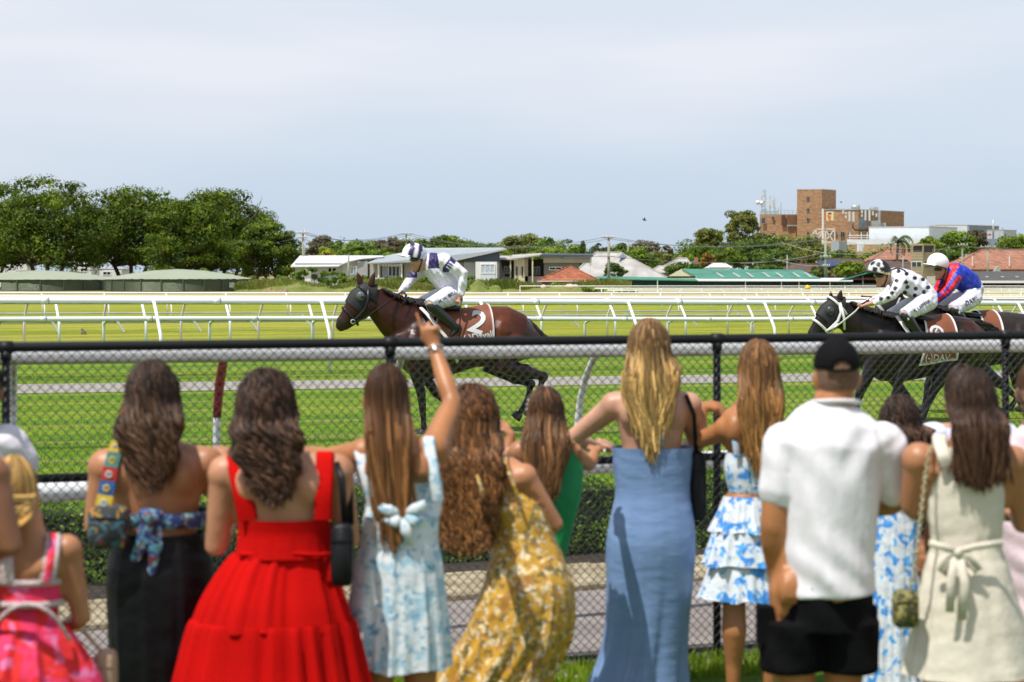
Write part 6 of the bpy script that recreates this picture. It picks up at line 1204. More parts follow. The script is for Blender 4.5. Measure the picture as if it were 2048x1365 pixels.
def over(o, name, x0, y0, x1, y1, w, mat, back=-.085, front=.09, th=.006):
    """shoulder strap: starts at the back (x0,y0), climbs over the shoulder at (x1,y1) and runs down the front"""
    b = MB(); s_ = [W(x0, y0, o.Y0+back), W(x0+(x1-x0)*.5, y0+(y1-y0)*.5, o.Y0+back*1.02), W(x1, y1, o.Y0+back*.55), W(x1, y1, o.Y0+.0)+Vector((0, 0, .022)), W(x1, y1, o.Y0+front)-Vector((0, 0, .05)), W(x0, y0, o.Y0+front+.02)]
    pts = []
    for i in range(len(s_)-1):
        for k in range(4):
            u = k/4; p0, p1, p2, p3 = s_[max(i-1, 0)], s_[i], s_[i+1], s_[min(i+2, len(s_)-1)]; pts.append(.5*((2*p1)+(p2-p0)*u+(2*p0-5*p1+4*p2-p3)*u*u+(3*p1-p0-3*p2+p3)*u**3))
    vs = []; 
    for i, p in enumerate(pts):
        d = (pts[min(i+1, len(pts)-1)]-pts[max(i-1, 0)]).normalized(); sd_ = Vector((1, 0, 0))-d*d.x; sd_.normalize(); nn = sd_.cross(d)
        vs += [p-sd_*w+nn*th*.2, p-sd_*w*.7+nn*th, p+sd_*w*.7+nn*th, p+sd_*w+nn*th*.2, p+sd_*w*.7-nn*th*.3, p-sd_*w*.7-nn*th*.3]
    fs = [(6*i+a, 6*i+(a+1) % 6, 6*i+6+(a+1) % 6, 6*i+6+a) for i in range(len(pts)-1) for a in range(6)]; b.add(vs, fs, None, True); r = b.build(name, mat, o.t); recalc(r); return r
def hairmat(name): return M('hair_'+name, (1, 1, 1), .5, .22, 18, vcol=True, spec=.28, stretch=(1, 1, .15))
def hair(o, kind, root, tip, zend, wend, mat, n=460, dx=0, vol=1.0, back=.105, taper=.35, seed=2, fronts=.12, rad=.0085, side=(105, -105), name='hair', hl=None, wmid=None):
    wmid = wmid or max(wend*1.1, .078)
    rng = np.random.RandomState(seed); hc = o.hc; rx, ry, rz = [q*1.07*vol*.95 for q in o.hr]; ry *= .99; b = MB(); n = int(n*1.3); rad *= .74
    c0 = Vector((hc.x, hc.y-.012, hc.z+.006)); cm = tuple((np.array(root)*.75))
    # scalp cover
    nn, mm = 26, 18; vs = []
    for i in range(mm+1):
        th = math.pi*.66*i/mm
        for k in range(nn):
            a = 2*math.pi*k/nn; v = Vector((rx*.95*math.sin(th)*math.cos(a), ry*.95*math.sin(th)*math.sin(a), rz*.97*math.cos(th)))
            if v.y > ry*.35: v.y = ry*.35+(v.y-ry*.35)*(.25 if th > .9 else 1)
            vs.append(c0+v)
    b.add(vs, [(i*nn+k, (i+1)*nn+k, (i+1)*nn+(k+1) % nn, i*nn+(k+1) % nn) for i in range(mm) for k in range(nn)], cm, True)
    wav = dict(straight=(.003, 9, .2), wavy=(.013, 38, .8), curly=(.017, 62, 1.0), loose=(.007, 20, .5))[kind]
    groups = rng.uniform(0, 6.28, 150); gt = rng.uniform(.45, 1.0, 150)+(rng.uniform(0, 1, 150) > .72)*rng.uniform(.4, 1.3, 150)  # clump tones; the brightened ones put glossy highlights into the hair colour
    for i in range(n):
        ph = math.radians(rng.uniform(side[1], side[0])); e0 = math.radians(rng.uniform(8, 86)); g = rng.randint(150); lay = rng.uniform(0, 1); fly = (.035 if i % 14 == 0 else .006); ro = .97+.13*lay; pts = []; wsk = dict(straight=0, loose=.004, wavy=.009, curly=.015)[kind]
        for k in range(6):
            e = e0+(math.radians(-4)-e0)*k/5; rw = ro+wsk/rx*math.sin(e*6+groups[g])*min(1, k*.5); pz = ph+wsk*5*math.cos(e*7+groups[g]); pts.append(c0+Vector((math.sin(pz)*math.cos(e)*rx*rw, -math.cos(pz)*math.cos(e)*ry*rw, math.sin(e)*rz*rw)))
        P5 = pts[-1]; ze = zend+abs(math.sin(ph))*taper*(.06+.04*rng.rand())*2+rng.uniform(-.02, .05)*(1+lay); xe = c0.x+dx+math.sin(ph)*wend*rng.uniform(.75, 1.1)+rng.uniform(-.2, .2)*wend; zsh = .80*o.H
        nk = 11
        for k in range(1, nk+1):
            u = k/nk; z = P5.z+(ze-P5.z)*u; xm = c0.x+dx*.4+(P5.x-c0.x)/max(.03, rx)*wmid*(.8+.35*lay); x = (P5.x+(xm-P5.x)*(u/.45)) if u < .45 else xm+(xe-xm)*((u-.45)/.55)**1.3; yb = o.C(max(.5, min(.88, z/o.H))).y-back*(.95+.22*lay); uy = min(1, u*2.4); y = P5.y+(yb-P5.y)*uy*uy*(3-2*uy)
            am = wav[0]*min(1, u*3.0); pp = groups[g]; x += am*math.sin(z*wav[1]+pp)+.3*am*math.sin(z*wav[1]*2.3+pp*2+i)+fly*math.sin(i*1.7)*u; y += am*wav[2]*math.cos(z*wav[1]+pp)
            pts.append(Vector((x, y, z)))
        R_ = [rad*.9]*6+[rad*(1.15-.75*(k/nk)**2) for k in range(1, nk+1)]
        R_ = [(r*1.1, r*.6) for r in R_]; tone = rng.uniform(.6, 1.3)*gt[g]; st = len(b.v); b.tube(pts, R_, 3, None, False)
        m_ = len(pts)
        for k in range(m_):
            u = (k/(m_-1))**1.2; u = min(1, max(0, u+(hl or 0)*(rng.rand() if k == 0 else 0))); col = tuple((root[q]*(1-u)+tip[q]*u)*tone for q in range(3))
            for q in range(3): b.c[st+k*3+q] = col
    return b.build(name, mat, o.t, colors=True)
def cloth(name, col, rough=.75, var=.06, **k):
    k.setdefault('spec', .2); return M(name, col, rough, var, k.pop('vscale', 6), bump=k.pop('bump', .25), bscale=k.pop('bscale', 160), **k)
def floral(name, basec, cols, scale=16, rough=.75, thr=.55, wob=4, seed=0.0):
    m, t, b, n, l = newmat(name); tcx = n('ShaderNodeTexCoord'); src = None
    prev = (*basec, 1); last = None
    for i, (c, sc, th) in enumerate(cols):
        mp_ = n('ShaderNodeMapping'); mp_.inputs['Location'].default_value = (seed+i*3.7, i*1.9, i*5.1); l(tcx.outputs['Object'], mp_.inputs[0])
        no = n('ShaderNodeTexNoise'); no.inputs['Scale'].default_value = sc; no.inputs['Detail'].default_value = 2.5; no.inputs['Roughness'].default_value = .45; no.inputs['Distortion'].default_value = .6; l(mp_.outputs[0], no.inputs['Vector'])
        r = n('ShaderNodeMapRange'); r.inputs[1].default_value = th-.02; r.inputs[2].default_value = th+.03; l(no.outputs[0], r.inputs[0])
        mx_ = n('ShaderNodeMix'); mx_.data_type = 'RGBA'; l(r.outputs[0], mx_.inputs[0])
        if last is None: mx_.inputs[6].default_value = prev
        else: l(last, mx_.inputs[6])
        mx_.inputs[7].default_value = (*c, 1); last = mx_.outputs[2]
    l(last, b.inputs['Base Color']); b.inputs['Roughness'].default_value = rough
    n2 = n('ShaderNodeTexNoise'); n2.inputs['Scale'].default_value = 22; n2.inputs['Detail'].default_value = 4; l(tcx.outputs['Object'], n2.inputs['Vector'])
    bp = n('ShaderNodeBump'); bp.inputs['Strength'].default_value = .3; bp.inputs['Distance'].default_value = .02; l(n2.outputs[0], bp.inputs['Height']); l(bp.outputs[0], b.inputs['Normal']); return m
HD = hairmat('strands')
def bagthing(name, label, o, rect, Yoff, depth, mat, straps_=(), strapw_=.008, strapm=None, round_=.02, cat='handbag'):
    x0, y0, x1, y1 = rect; Y = o.Y0+Yoff; a = W(x0, y0, Y); c = W(x1, y1, Y); ctr = (a+c)/2; t = thing(name, label, cat, ctr); t['_o'] = list(ctr)
    b = MB(); wx, wz = (c.x-a.x)/2, (a.z-c.z)/2; vs = []; n_ = 28
    for (yy, k) in ((-depth/2, .90), (-depth*.3, 1), (depth*.3, 1), (depth/2, .90)):
        for q in range(n_): an = 6.2832*q/n_; cs_, sn_ = math.cos(an), math.sin(an); p_ = .35; vs.append(ctr+Vector((wx*k*math.copysign(abs(cs_)**p_, cs_), yy, wz*k*math.copysign(abs(sn_)**p_, sn_)*(1-.12*(sn_ > 0)*abs(cs_)))))
    b.add(vs, [tuple(range(n_))]+[(i*n_+q, (i+1)*n_+q, (i+1)*n_+(q+1) % n_, i*n_+(q+1) % n_) for i in range(3) for q in range(n_)]+[tuple(range(3*n_, 4*n_))[::-1]], None, True); bo = b.build('bag_body', mat, t); recalc(bo)
    b = MB(); b.bar((a.x+wx*.1, Y-depth*.51, a.z-wz*.55), (c.x-wx*.1, Y-depth*.51, a.z-wz*.55), .006, .004); b.build('seam', strapm or mat, t)
    for s_ in straps_: b = MB(); b.tube([W(x, y, o.Y0+dy) for x, y, dy in s_], [(strapw_, .004)]*len(s_), 8, up=(0, 1, 0)); b.build('strap', strapm or mat, t)
    return t
# ---- woman in the red tiered sundress
red = cloth('red_cotton', (.52, .003, .002), .9, .08, spec=.12)
o = human('woman in a bright red tiered sundress with dark curly hair', 562, 560, 1.625, 1.22, skin_='pink', aL=((452, 948, -.01), (432, 1098, .02), (462, 1030, .26)), aR=((672, 945, 0), (698, 1085, .03), (690, 1030, .28)), head=(-.055, 0), sh=1.0)
bod = garment(o, 'dress_bodice', gpx(o, [(1034, 478, 658, 0, .80, -.012), (1060, 476, 662, 0, .80), (1085, 474, 664, .002, .80), (1110, 470, 668, .003, .80)], .8), red, 13, seed=2)
garment(o, 'dress_skirt', gpx(o, [(1104, 472, 662, .006), (1112, 463, 662, .012), (1150, 438, 672, .018), (1200, 410, 690, .02), (1248, 392, 704, .02)], .74), red, 15, seed=3); garment(o, 'dress_ruffle', gpx(o, [(1236, 390, 706, .012), (1252, 382, 710, .020), (1320, 368, 724, .032), (1400, 350, 744, .036), (1500, 336, 760, .04)], .74), red, 17, seed=4)
over(o, 'dress_strap', 496, 1040, 474, 926, .036, red, -.10); over(o, 'dress_strap', 646, 1040, 650, 920, .032, red, -.10)
b = MB(); b.tube([o.C(.6)*0+W(476+k*19, 1108+1.5*math.sin(k), o.Y0-.13+.0016*(k-5)**2) for k in range(11)], .006, 6); b.build('waist_seam', red, o.t)
hair(o, 'curly', (.040, .020, .012), (.11, .055, .032), zpx(o, 1000), .038, HD, 560, dx=.05, wmid=.090, vol=1.12, seed=5, rad=.0095, back=.125)
blk = cloth('black_leather', (.010, .010, .012), .4, .1, bump=.15); bagthing('shoulder_bag', 'black shoulder bag hanging beside the red sundress', o, (662, 1045, 707, 1172), -.10, .07, blk, [[(672, 925, -.05), (684, 960, -.09), (690, 1050, -.10)], [(678, 930, .03), (700, 960, 0), (702, 1050, -.06)]], .012)
# ---- woman in the black skirt with a knotted scarf top
o = human('woman with long wavy dark hair in a knotted scarf top and long black satin skirt', 312, 543, 1.65, 1.24, skin_='warm', aL=((212, 935, 0), (190, 1055, .0), (215, 1060, .22)), aR=((412, 930, 0), (448, 1010, .16), (446, 930, .30)), hR='relax', head=(-.015, 0))
satin = M('black_satin', (.004, .004, .006), .5, .2, 3, spec=.22, bump=.5, bscale=9)
garment(o, 'long_skirt', gpx(o, [(1064, 236, 408, .001, .8), (1090, 224, 416, .002), (1150, 212, 428, .004), (1250, 214, 430, .008), (1365, 222, 428, .012), (1500, 225, 425, .02), (1600, 225, 425, .022)], .78), satin, 7, seed=6, wr=.0015)
scarf = floral('scarf_print', (.03, .05, .22), [((.08, .30, .36), 26, .52), ((.30, .45, .50), 40, .58), ((.16, .03, .03), 33, .62), ((.01, .015, .05), 30, .60)], seed=1)
garment(o, 'scarf_top', gpx(o, [(1020, 222, 418, .002, .78), (1034, 220, 420, .003, .78), (1050, 222, 418, .002, .78)], .78), scarf, 11, seed=7, wr=.002)
b = MB(); Yb = o.Y0-.155
mb = MB(); seg(mb, [(W(288, 1028, Yb), .022), (W(300, 1036, Yb-.015), .034), (W(316, 1030, Yb), .022)], 12); seg(mb, [(W(298, 1040, Yb-.01), (.03, .015)), (W(285, 1085, Yb-.01), (.028, .010)), (W(268, 1122, Yb), (.02, .006))], 10); seg(mb, [(W(306, 1040, Yb-.01), (.03, .015)), (W(312, 1090, Yb-.01), (.028, .010)), (W(303, 1150, Yb), (.016, .006))], 10); blob('scarf_knot', mb, .006, scarf, o.t, 2)
hair(o, 'wavy', (.045, .024, .014), (.13, .066, .034), zpx(o, 968), .045, HD, 620, dx=.03, wmid=.088, vol=1.08, seed=8, rad=.0095, back=.13)
patch = M('patchwork_bag', (.05, .07, .10), .7, .1, 5, vcol=True); pt = bagthing('patchwork_bag', 'embroidered patchwork bag on the shoulder of the woman in the black skirt', o, (178, 1010, 258, 1096), -.17, .07, floral('patchwork_cloth', (.02, .025, .03), [((.35, .22, .03), 30, .60), ((.03, .12, .16), 24, .56), ((.25, .03, .03), 36, .64)], seed=5))
pc = [(.45, .30, .03), (.06, .18, .16), (.40, .03, .03), (.03, .10, .30), (.55, .40, .05), (.02, .12, .2), (.45, .03, .03), (.10, .25, .12)]
path = [(236, 884, -.06), (230, 905, -.10), (222, 935, -.13), (217, 962, -.14), (212, 990, -.15), (206, 1020, -.16), (198, 1050, -.165), (192, 1078, -.165)]
for k in range(len(path)-1):
    a, c = o.P(*path[k]), o.P(*path[k+1]); d = (c-a).normalized(); sd_ = d.cross(Vector((0, 1, 0))).normalized(); off = Vector((0, -.012, 0)); w_ = .024+.0012*k; b = MB(); b.poly([a-sd_*w_, a+sd_*w_, c+sd_*w_-d*.003, c-sd_*w_-d*.003], off); q_ = b.build('strap_patch', cloth('patch_cloth_%d' % k, pc[k], .8), pt); recalc(q_)
    m_ = (a+c)/2+off*1.35; b = MB(); b.tube([m_+Vector((.010*math.cos(x), 0, .010*math.sin(x))) for x in np.linspace(0, 6.28, 11)], .004, 5); b.build('embroidery', cloth('embroidery_%d' % k, (.65, .5, .1) if k % 2 else (.6, .6, .55), .8), q_)
# ---- woman in the pale blue and white mini dress, arm raised
o = human('woman in a pale blue and white mini dress raising her right arm', 797, 548, 1.66, .94, skin_='tan', aL=((728, 908, 0), (655, 915, .10), (590, 905, .30)), aR=((866, 898, .02), (904, 806, .19), (868, 694, .32)),
          hR=('point', (-.30, 0, .95), (-.8, .5, .1)), head=(-.045, 0), voxel=.0082)
bw = floral('blue_white_print', (.66, .72, .76), [((.36, .56, .68), 22, .54), ((.14, .34, .52), 38, .63), ((.72, .77, .80), 30, .60)], seed=2)
garment(o, 'dress_skirt', gpx(o, [(1085, 722, 876, .003), (1120, 712, 884, .006), (1180, 704, 890, .012), (1250, 696, 898, .018), (1332, 690, 902, .024)], .78), bw, 10, seed=9)
garment(o, 'dress_bodice', gpx(o, [(1030, 728, 878, .001, .8), (1060, 724, 876, .001), (1090, 720, 876, .002)], .8), bw, 9, seed=10)
b = MB(); garment(o, 'dress_side', gpx(o, [(965, 742, 884, .0, .60, .045), (1000, 732, 884, .0, .62, .035), (1034, 728, 880, .0, .72, .015)], .7), bw, 9, seed=11)
over(o, 'dress_strap', 748, 1010, 722, 905, .026, bw, -.085); over(o, 'dress_strap', 876, 1000, 858, 890, .022, bw, -.080)
Yb = o.Y0-.125
for (pts) in ([(752, 1012), (778, 1022), (806, 1028)], [(852, 1008), (830, 1020), (806, 1028)], [(806, 1030), (790, 1046), (764, 1040)], [(806, 1030), (826, 1044), (846, 1036)], [(806, 1030), (812, 1062), (822, 1090)]): b = MB(); b.tube([W(x, y, Yb-.012*(i == 1)) for i, (x, y) in enumerate(pts)], [(.016, .006), (.022, .010), (.010, .006)], 8, up=(0, 1, 0)); b.build('bow', bw, o.t)
hair(o, 'straight', (.060, .026, .012), (.30, .135, .045), zpx(o, 1092), .050, HD, 560, dx=.035, vol=.93, wmid=.062, seed=12, rad=.0085, back=.115, taper=.9)
w_ = o.j['R'][2]; e_ = o.j['R'][1]; d_ = (w_-e_).normalized(); c_ = w_-d_*.012; u_ = d_.orthogonal().normalized(); v_ = d_.cross(u_)
b = MB(); b.tube([c_+(u_*math.cos(a)+v_*math.sin(a))*.031 for a in np.linspace(0, 6.283, 17)], .004, 6); brc = b.build('bracelet', M('silver', (.75, .74, .72), .25, .05, metal=.9), None, 'thin silver bracelet with a round charm on the raised wrist', 'bracelet', org=c_); b = MB(); q = c_+Vector((.002, -.036, 0)); b.tube([q+Vector((0, .003, 0)), q-Vector((0, .003, 0))], .013, 14); b.build('charm', bpy.data.materials['silver'], brc)
# ---- woman in the mustard floral dress
o = human('woman with auburn curls leaning forward in a mustard floral dress', 1000, 500, 1.50, 1.04, skin_='warm', aL=((918, 985, .05), (902, 1095, .12), (930, 1030, .32)), aR=((1048, 955, .03), (1112, 1052, .05), (1040, 1075, .26)), lean=(-.075, .10), head=(-.04, .04), sh=1.0, hipdx=.05)
mus = floral('mustard_floral', (.55, .30, .025), [((.75, .60, .34), 24, .57), ((.22, .16, .05), 34, .55), ((.40, .19, .03), 20, .60), ((.62, .58, .48), 46, .64)], .5 and 16, .5, seed=3)
garment(o, 'slip_dress', gpx(o, [(985, 958, 1062, .001, .8), (1020, 965, 1092, .002, .8), (1080, 985, 1112, .004), (1140, 972, 1136, .008), (1200, 950, 1148, .016), (1280, 915, 1140, .03), (1365, 862, 1100, .045), (1480, 830, 1060, .05)], .72), mus, 6, seed=13, wr=.002)
over(o, 'dress_strap', 1035, 992, 1012, 930, .008, mus, -.09); over(o, 'dress_strap', 968, 992, 950, 940, .008, mus, -.09)
hair(o, 'curly', (.10, .040, .014), (.26, .115, .035), zpx(o, 1100), .085, HD, 640, dx=-.005, vol=1.16, seed=14, rad=.009, back=.13)
# ---- woman in green with a pearl headband
o = human('woman in an emerald green dress with a pearl headband, shading her eyes with one hand', 1098, 452, 1.47, 1.0, skin_='warm', aL=((1040, 905, .05), (1012, 925, .18), (1022, 868, .20)), aR=((1140, 905, .05), (1178, 930, .16), (1190, 905, .30)), hL=('relax', (-.75, .2, .35), (.2, .6, .6)), head=(-.045, .03), lean=(.03, .07), hipdx=-.09)
grn = cloth('emerald_satin', (.010, .22, .07), .45, .08, bump=.35, bscale=14)
garment(o, 'green_dress', gpx(o, [(898, 1070, 1160, .0, .70, .04), (940, 1060, 1168, .001, .7, .03), (990, 1062, 1164, .002), (1050, 1052, 1148, .003), (1120, 1030, 1130, .006), (1190, 1012, 1112, .012), (1250, 1005, 1105, .016)], .72), grn, 7, seed=15, wr=.001)
hair(o, 'loose', (.085, .038, .016), (.27, .13, .05), zpx(o, 1000), .055, HD, 520, dx=-.015, vol=1.0, seed=16, rad=.009, back=.12)
hb = thing('pearl_headband', 'pearl headband on the brown hair of the woman in green', 'headband', o.hc); hb['_o'] = list(o.hc); me = None
for k in range(17):
    a = math.radians(-85+170*k/16); p = o.hc+Vector((math.sin(a)*o.hr[0]*1.12, .02-.015*math.cos(a), math.cos(a)*o.hr[2]*1.08+.004)); 
    if me is None: b = MB(); b.ell((0, 0, 0), (.0085,)*3, 10, 8); me = b.mesh('pearl'); me.materials.append(M('pearl', (.85, .82, .76), .2, .03, coat=.5))
    link('pearl', me, hb, p-o.hc)
g0 = W(972, 846, o.Y0+.24); b = MB(); seg(b, [(g0+Vector((-.03, 0, .004)), (.022, .014)), (g0+Vector((.01, 0, 0)), (.02, .012)), (g0+Vector((.05, .01, -.008)), (.02, .012))], 10); b.build('sunglasses', gogg, None, 'dark sunglasses held near the raised hand of the woman in green', 'sunglasses', org=g0)
# ---- blonde woman in the long blue dress
o = human('woman with long blonde hair in a long dusty blue dress leaning on the fence rail', 1303, 425, 1.752, 1.06, skin_='fair', aL=((1228, 812, .02), (1142, 880, .14), (1192, 893, .30)), aR=((1376, 812, .02), (1394, 892, .12), (1350, 905, .30)), hL=('flat', (.6, .5, -.1), (-.2, .6, .8)), head=(-.012, 0), sh=1.05)
bl = M('dusty_blue_satin', (.175, .28, .50), .33, .05, 3, spec=.5, bump=.22, bscale=10, stretch=(1, 1, 2.4))
garment(o, 'blue_dress', gpx(o, [(894, 1224, 1386, .0, .66), (930, 1226, 1384, .001, .66), (985, 1230, 1380, .002, .70), (1040, 1219, 1388, .002, .74), (1090, 1211, 1391, .003, .76), (1160, 1211, 1386, .004), (1240, 1208, 1376, .010), (1310, 1196, 1370, .018), (1370, 1172, 1372, .028), (1400, 1160, 1378, .03)], .72), bl, 5, seed=17, wr=.0008)
ribbon(o, 'back_tie', [(1322, 842, -.135), (1323, 868, -.138), (1321, 893, -.14)], .010, .004, bl)
hair(o, 'loose', (.17, .085, .035), (.78, .52, .18), zpx(o, 918), .070, HD, 620, dx=-.002, vol=1.16, wmid=.105, seed=18, rad=.009, back=.125, taper=1.3, hl=.35)
bagthing('black_tote', 'slim black bag hanging beside the long blue dress', o, (1378, 902, 1412, 1042), .02, .07, blk, [[(1372, 790, -.05), (1388, 830, -.06), (1393, 905, .0)]], .010)
pp = MB(); c_ = W(1188, 904, o.Y0+.30); pp.poly([c_+Vector((-.06, -.03, .002)), c_+Vector((.05, -.04, .004)), c_+Vector((.065, .05, .016)), c_+Vector((-.04, .06, .016))], (0, 0, .003)); pr = pp.build('race_program', M('paper', (.82, .82, .82), .8, .03), None, 'white folded paper lying on the fence rail under the blonde woman\'s hand', 'paper', org=c_); recalc(pr)
# ---- girl in the blue floral ruffled skirt
o = human('young woman with long golden brown hair in a white and blue floral ruffled set', 1502, 428, 1.66, .95, skin_='tan', aL=((1452, 858, 0), (1398, 884, .08), (1404, 812, .16)), aR=((1556, 858, 0), (1580, 900, .12), (1500, 905, .32)), hL=('relax', (.8, 0, -.15), (0, .7, .7)), head=(.035, 0), legdx=-.0)
fl = floral('blue_flower_print', (.70, .75, .80), [((.05, .28, .75), 15, .56), ((.10, .42, .85), 26, .60), ((.55, .62, .70), 20, .62)], seed=4)
garment(o, 'crop_top', gpx(o, [(905, 1452, 1552, .0, .64), (940, 1448, 1556, .001, .64), (985, 1458, 1548, .001, .64)], .64), fl, 9, seed=19); over(o, 'dress_strap', 1474, 912, 1466, 842, .016, fl, -.085); over(o, 'dress_strap', 1538, 912, 1543, 842, .016, fl, -.085)
for i, (y0, y1, hw0, hw1) in enumerate(((992, 1062, 46, 72), (1046, 1128, 60, 84), (1112, 1196, 66, 88))):
    cxx = 1494 if i == 0 else 1490; garment(o, 'skirt_ruffle', gpx(o, [(y0, cxx-hw0, cxx+hw0, .002), ((y0+y1)/2, cxx-(hw0+hw1)/2, cxx+(hw0+hw1)/2, .012), (y1, cxx-hw1, cxx+hw1, .028)], .74), fl, 12, seed=20+i)
hair(o, 'loose', (.20, .095, .038), (.50, .25, .075), zpx(o, 945), .052, HD, 480, dx=-.01, vol=1.08, seed=24, rad=.0085, back=.12, taper=.7, hl=.2)
# ---- man in the white shirt
o = human('man in a white linen shirt, black shorts and a black cap', 1668, 565, 1.76, 1.0, male=True, skin_='tan', aL=((1572, 884, 0), (1546, 1055, -.02), (1552, 1150, .04)), aR=((1766, 884, 0), (1796, 1000, .06), (1742, 1018, .24)), head=(.012, 0), hipdx=-.05)
lin_ = M('white_linen', (.76, .75, .79), .85, .05, 20, bump=.45, bscale=9, stretch=(1, 1, .6)); shm = M('black_shorts', (.005, .005, .006), .9, .2, 12, spec=.1, bump=.4, bscale=10)
H_ = o.H; mb = MB(); Cc = o.C
mb.tube([o.P((a+c_)/2, y, 0) for y, a, c_, d in ((1188, 1560, 1752, 0), (1130, 1560, 1748, 0), (1050, 1562, 1752, 0), (960, 1560, 1764, 0), (890, 1556, 1772, 0), (850, 1568, 1764, 0), (826, 1592, 1742, 0), (808, 1622, 1718, 0))], [((c_-a)/2/o.s, d) for y, a, c_, d in ((1188, 1560, 1752, .150), (1130, 1560, 1748, .145), (1050, 1562, 1752, .140), (960, 1560, 1764, .145), (890, 1556, 1772, .140), (850, 1568, 1764, .115), (826, 1592, 1742, .090), (808, 1622, 1718, .075))], 26)
for nm in ('L', 'R'):
    J, e, w0, r0 = o.j[nm]; q = J.lerp(e, .60 if nm == 'L' else .80); seg(mb, [(J+Vector((0, 0, -.008)), r0*1.34), (J.lerp(e, .18), r0*1.28), (J.lerp(e, .35), r0*1.16), (q, r0*1.16)], 16)
o.shirt = True; o.fit.append([(zpx(o, y), (c2-a)/2/o.s, d, ((a+c2)/2-1024)/o.s, o.Y0) for y, a, c2, d in ((1345, 1530, 1750, .13), (1200, 1560, 1748, .130), (1188, 1562, 1750, .145), (1050, 1562, 1752, .138), (960, 1562, 1762, .14), (890, 1560, 1768, .138), (850, 1572, 1760, .112), (828, 1594, 1740, .086))])
def crease(co):
    x = co[:, 0]-o.X0; z = co[:, 2]; y = co[:, 1]; k = (y < o.Y0+.02); d = .010*np.sin(x*26+z*9)*np.exp(-((z-1.02)/.2)**2)+.007*np.sin(z*44+x*22+2*np.sin(x*9))*np.exp(-((z-.93)/.13)**2)+.006*np.sin(z*28-np.abs(x)*46)*np.exp(-((z-1.38)/.1)**2)+.004*np.sin(x*60+z*17)
    co = co.copy(); co[:, 1] -= np.where(k, d, d*.5); return co
blob('linen_shirt', mb, .0085, lin_, o.t, 4, post=crease)
b = MB(); c_ = Vector(((1671-1024)/o.s, o.Y0, 0)); b.tube([Vector((c_.x+math.sin(a)*.074, c_.y-math.cos(a)*.070, zpx(o, 806)+.010*math.cos(a))) for a in np.linspace(-2.9, 2.9, 25)], [(.009, .022)]*25, 8, up=(0, 1, 0)); b.build('collar', lin_, o.t)
mb = MB(); mb.tube([o.P((a+c2)/2, y, 0) for y, a, c2 in ((1150, 1568, 1742), (1200, 1560, 1748), (1260, 1552, 1752))], [((c2-a)/2/o.s, .135) for y, a, c2 in ((1150, 1568, 1742), (1200, 1560, 1748), (1260, 1552, 1752))], 22)
for sg, a0, a1 in ((-1, 1518, 1641), (1, 1640, 1758)): seg(mb, [(o.P((a0+a1)/2-sg*4, 1240, 0), (.114, .12)), (o.P((a0+a1)/2, 1300, 0), ((a1-a0)/2/o.s, .11)), (o.P((a0+a1)/2, 1342, 0), ((a1-a0)/2/o.s, .11))], 18, False)
blob('shorts', mb, .0095, shm, o.t, 3, post=lambda co: co+np.stack([0*co[:, 0], .006*np.sin(co[:, 0]*40+co[:, 2]*30), 0*co[:, 0]], 1))
for sg, a0 in ((-1, 1522), (1, 1742)): b = MB(); b.pbox(a0-6 if sg < 0 else a0-6, 1215, a0+26 if sg < 0 else a0+14, 1290, o.Y0-.06, .07); po = b.build('cargo_pocket', shm, o.t)
capm = M('black_cap', (.005, .005, .006), .85, .15, 20, spec=.12, bump=.3, bscale=90); hc = o.hc; rx, ry, rz = o.hr; n_, m_ = 40, 16; vs = []; fs = []
c0 = hc+Vector((0, .0, .028))
for i in range(m_+1):
    th = math.pi*.53*i/m_
    for k in range(n_): a = 2*math.pi*k/n_; vs.append(c0+Vector((rx*1.09*math.sin(th)*math.cos(a), ry*1.07*math.sin(th)*math.sin(a), rz*.90*math.cos(th))))
for i in range(m_):
    for k in range(n_):
        q = [vs[i*n_+k], vs[(i+1)*n_+k]]; ctr = (q[0]+q[1])/2; dx_ = ctr.x-c0.x
        if ctr.y < c0.y and (dx_/.036)**2+((ctr.z-(c0.z-.010))/.030)**2 < 1 and i >= m_-6: continue   # opening above the strap
        fs.append((i*n_+k, (i+1)*n_+k, (i+1)*n_+(k+1) % n_, i*n_+(k+1) % n_))
b = MB(); b.add(vs, fs, None, True); cap = b.build('cap', capm, o.t); sm_ = cap.modifiers.new('t', 'SOLIDIFY'); sm_.thickness = .003
b = MB(); b.tube([c0+Vector((math.sin(a)*rx*1.10, -math.cos(a)*ry*1.08, -.012)) for a in np.linspace(-.62, .62, 11)], [(.004, .011)]*11, 8, up=(0, 1, 0)); b.build('strap', capm, cap)
b = MB(); b.ell(c0+Vector((0, 0, rz*.9)), (.009, .009, .005), 10, 6); b.build('button', capm, cap)
b = MB(); vs = []
for k in range(13):
    a = math.radians(-62+124*k/12); vs += [c0+Vector((math.sin(a)*rx*1.08, math.cos(a)*ry*1.05, -.008)), c0+Vector((math.sin(a)*rx*1.0, math.cos(a)*ry*1.05+.075*math.cos(a), -.022)), c0+Vector((math.sin(a)*rx*1.0, math.cos(a)*ry*1.05+.075*math.cos(a), -.026)), c0+Vector((math.sin(a)*rx*1.08, math.cos(a)*ry*1.05, -.012))]
b.add(vs, [(4*i+q, 4*i+4+q, 4*i+4+(q+1) % 4, 4*i+(q+1) % 4) for i in range(12) for q in range(4)]); recalc(b.build('peak', capm, cap))
b = MB(); nn_ = 24; vs = [hc+Vector((rx*1.02*math.sin(th)*math.cos(a), -.004+ry*1.01*math.sin(th)*math.sin(a) if math.sin(a) < .2 else ry*.2, rz*1.0*math.cos(th))) for th in np.linspace(0, math.pi*.66, 14) for a in np.linspace(0, 2*math.pi, nn_, endpoint=False)]
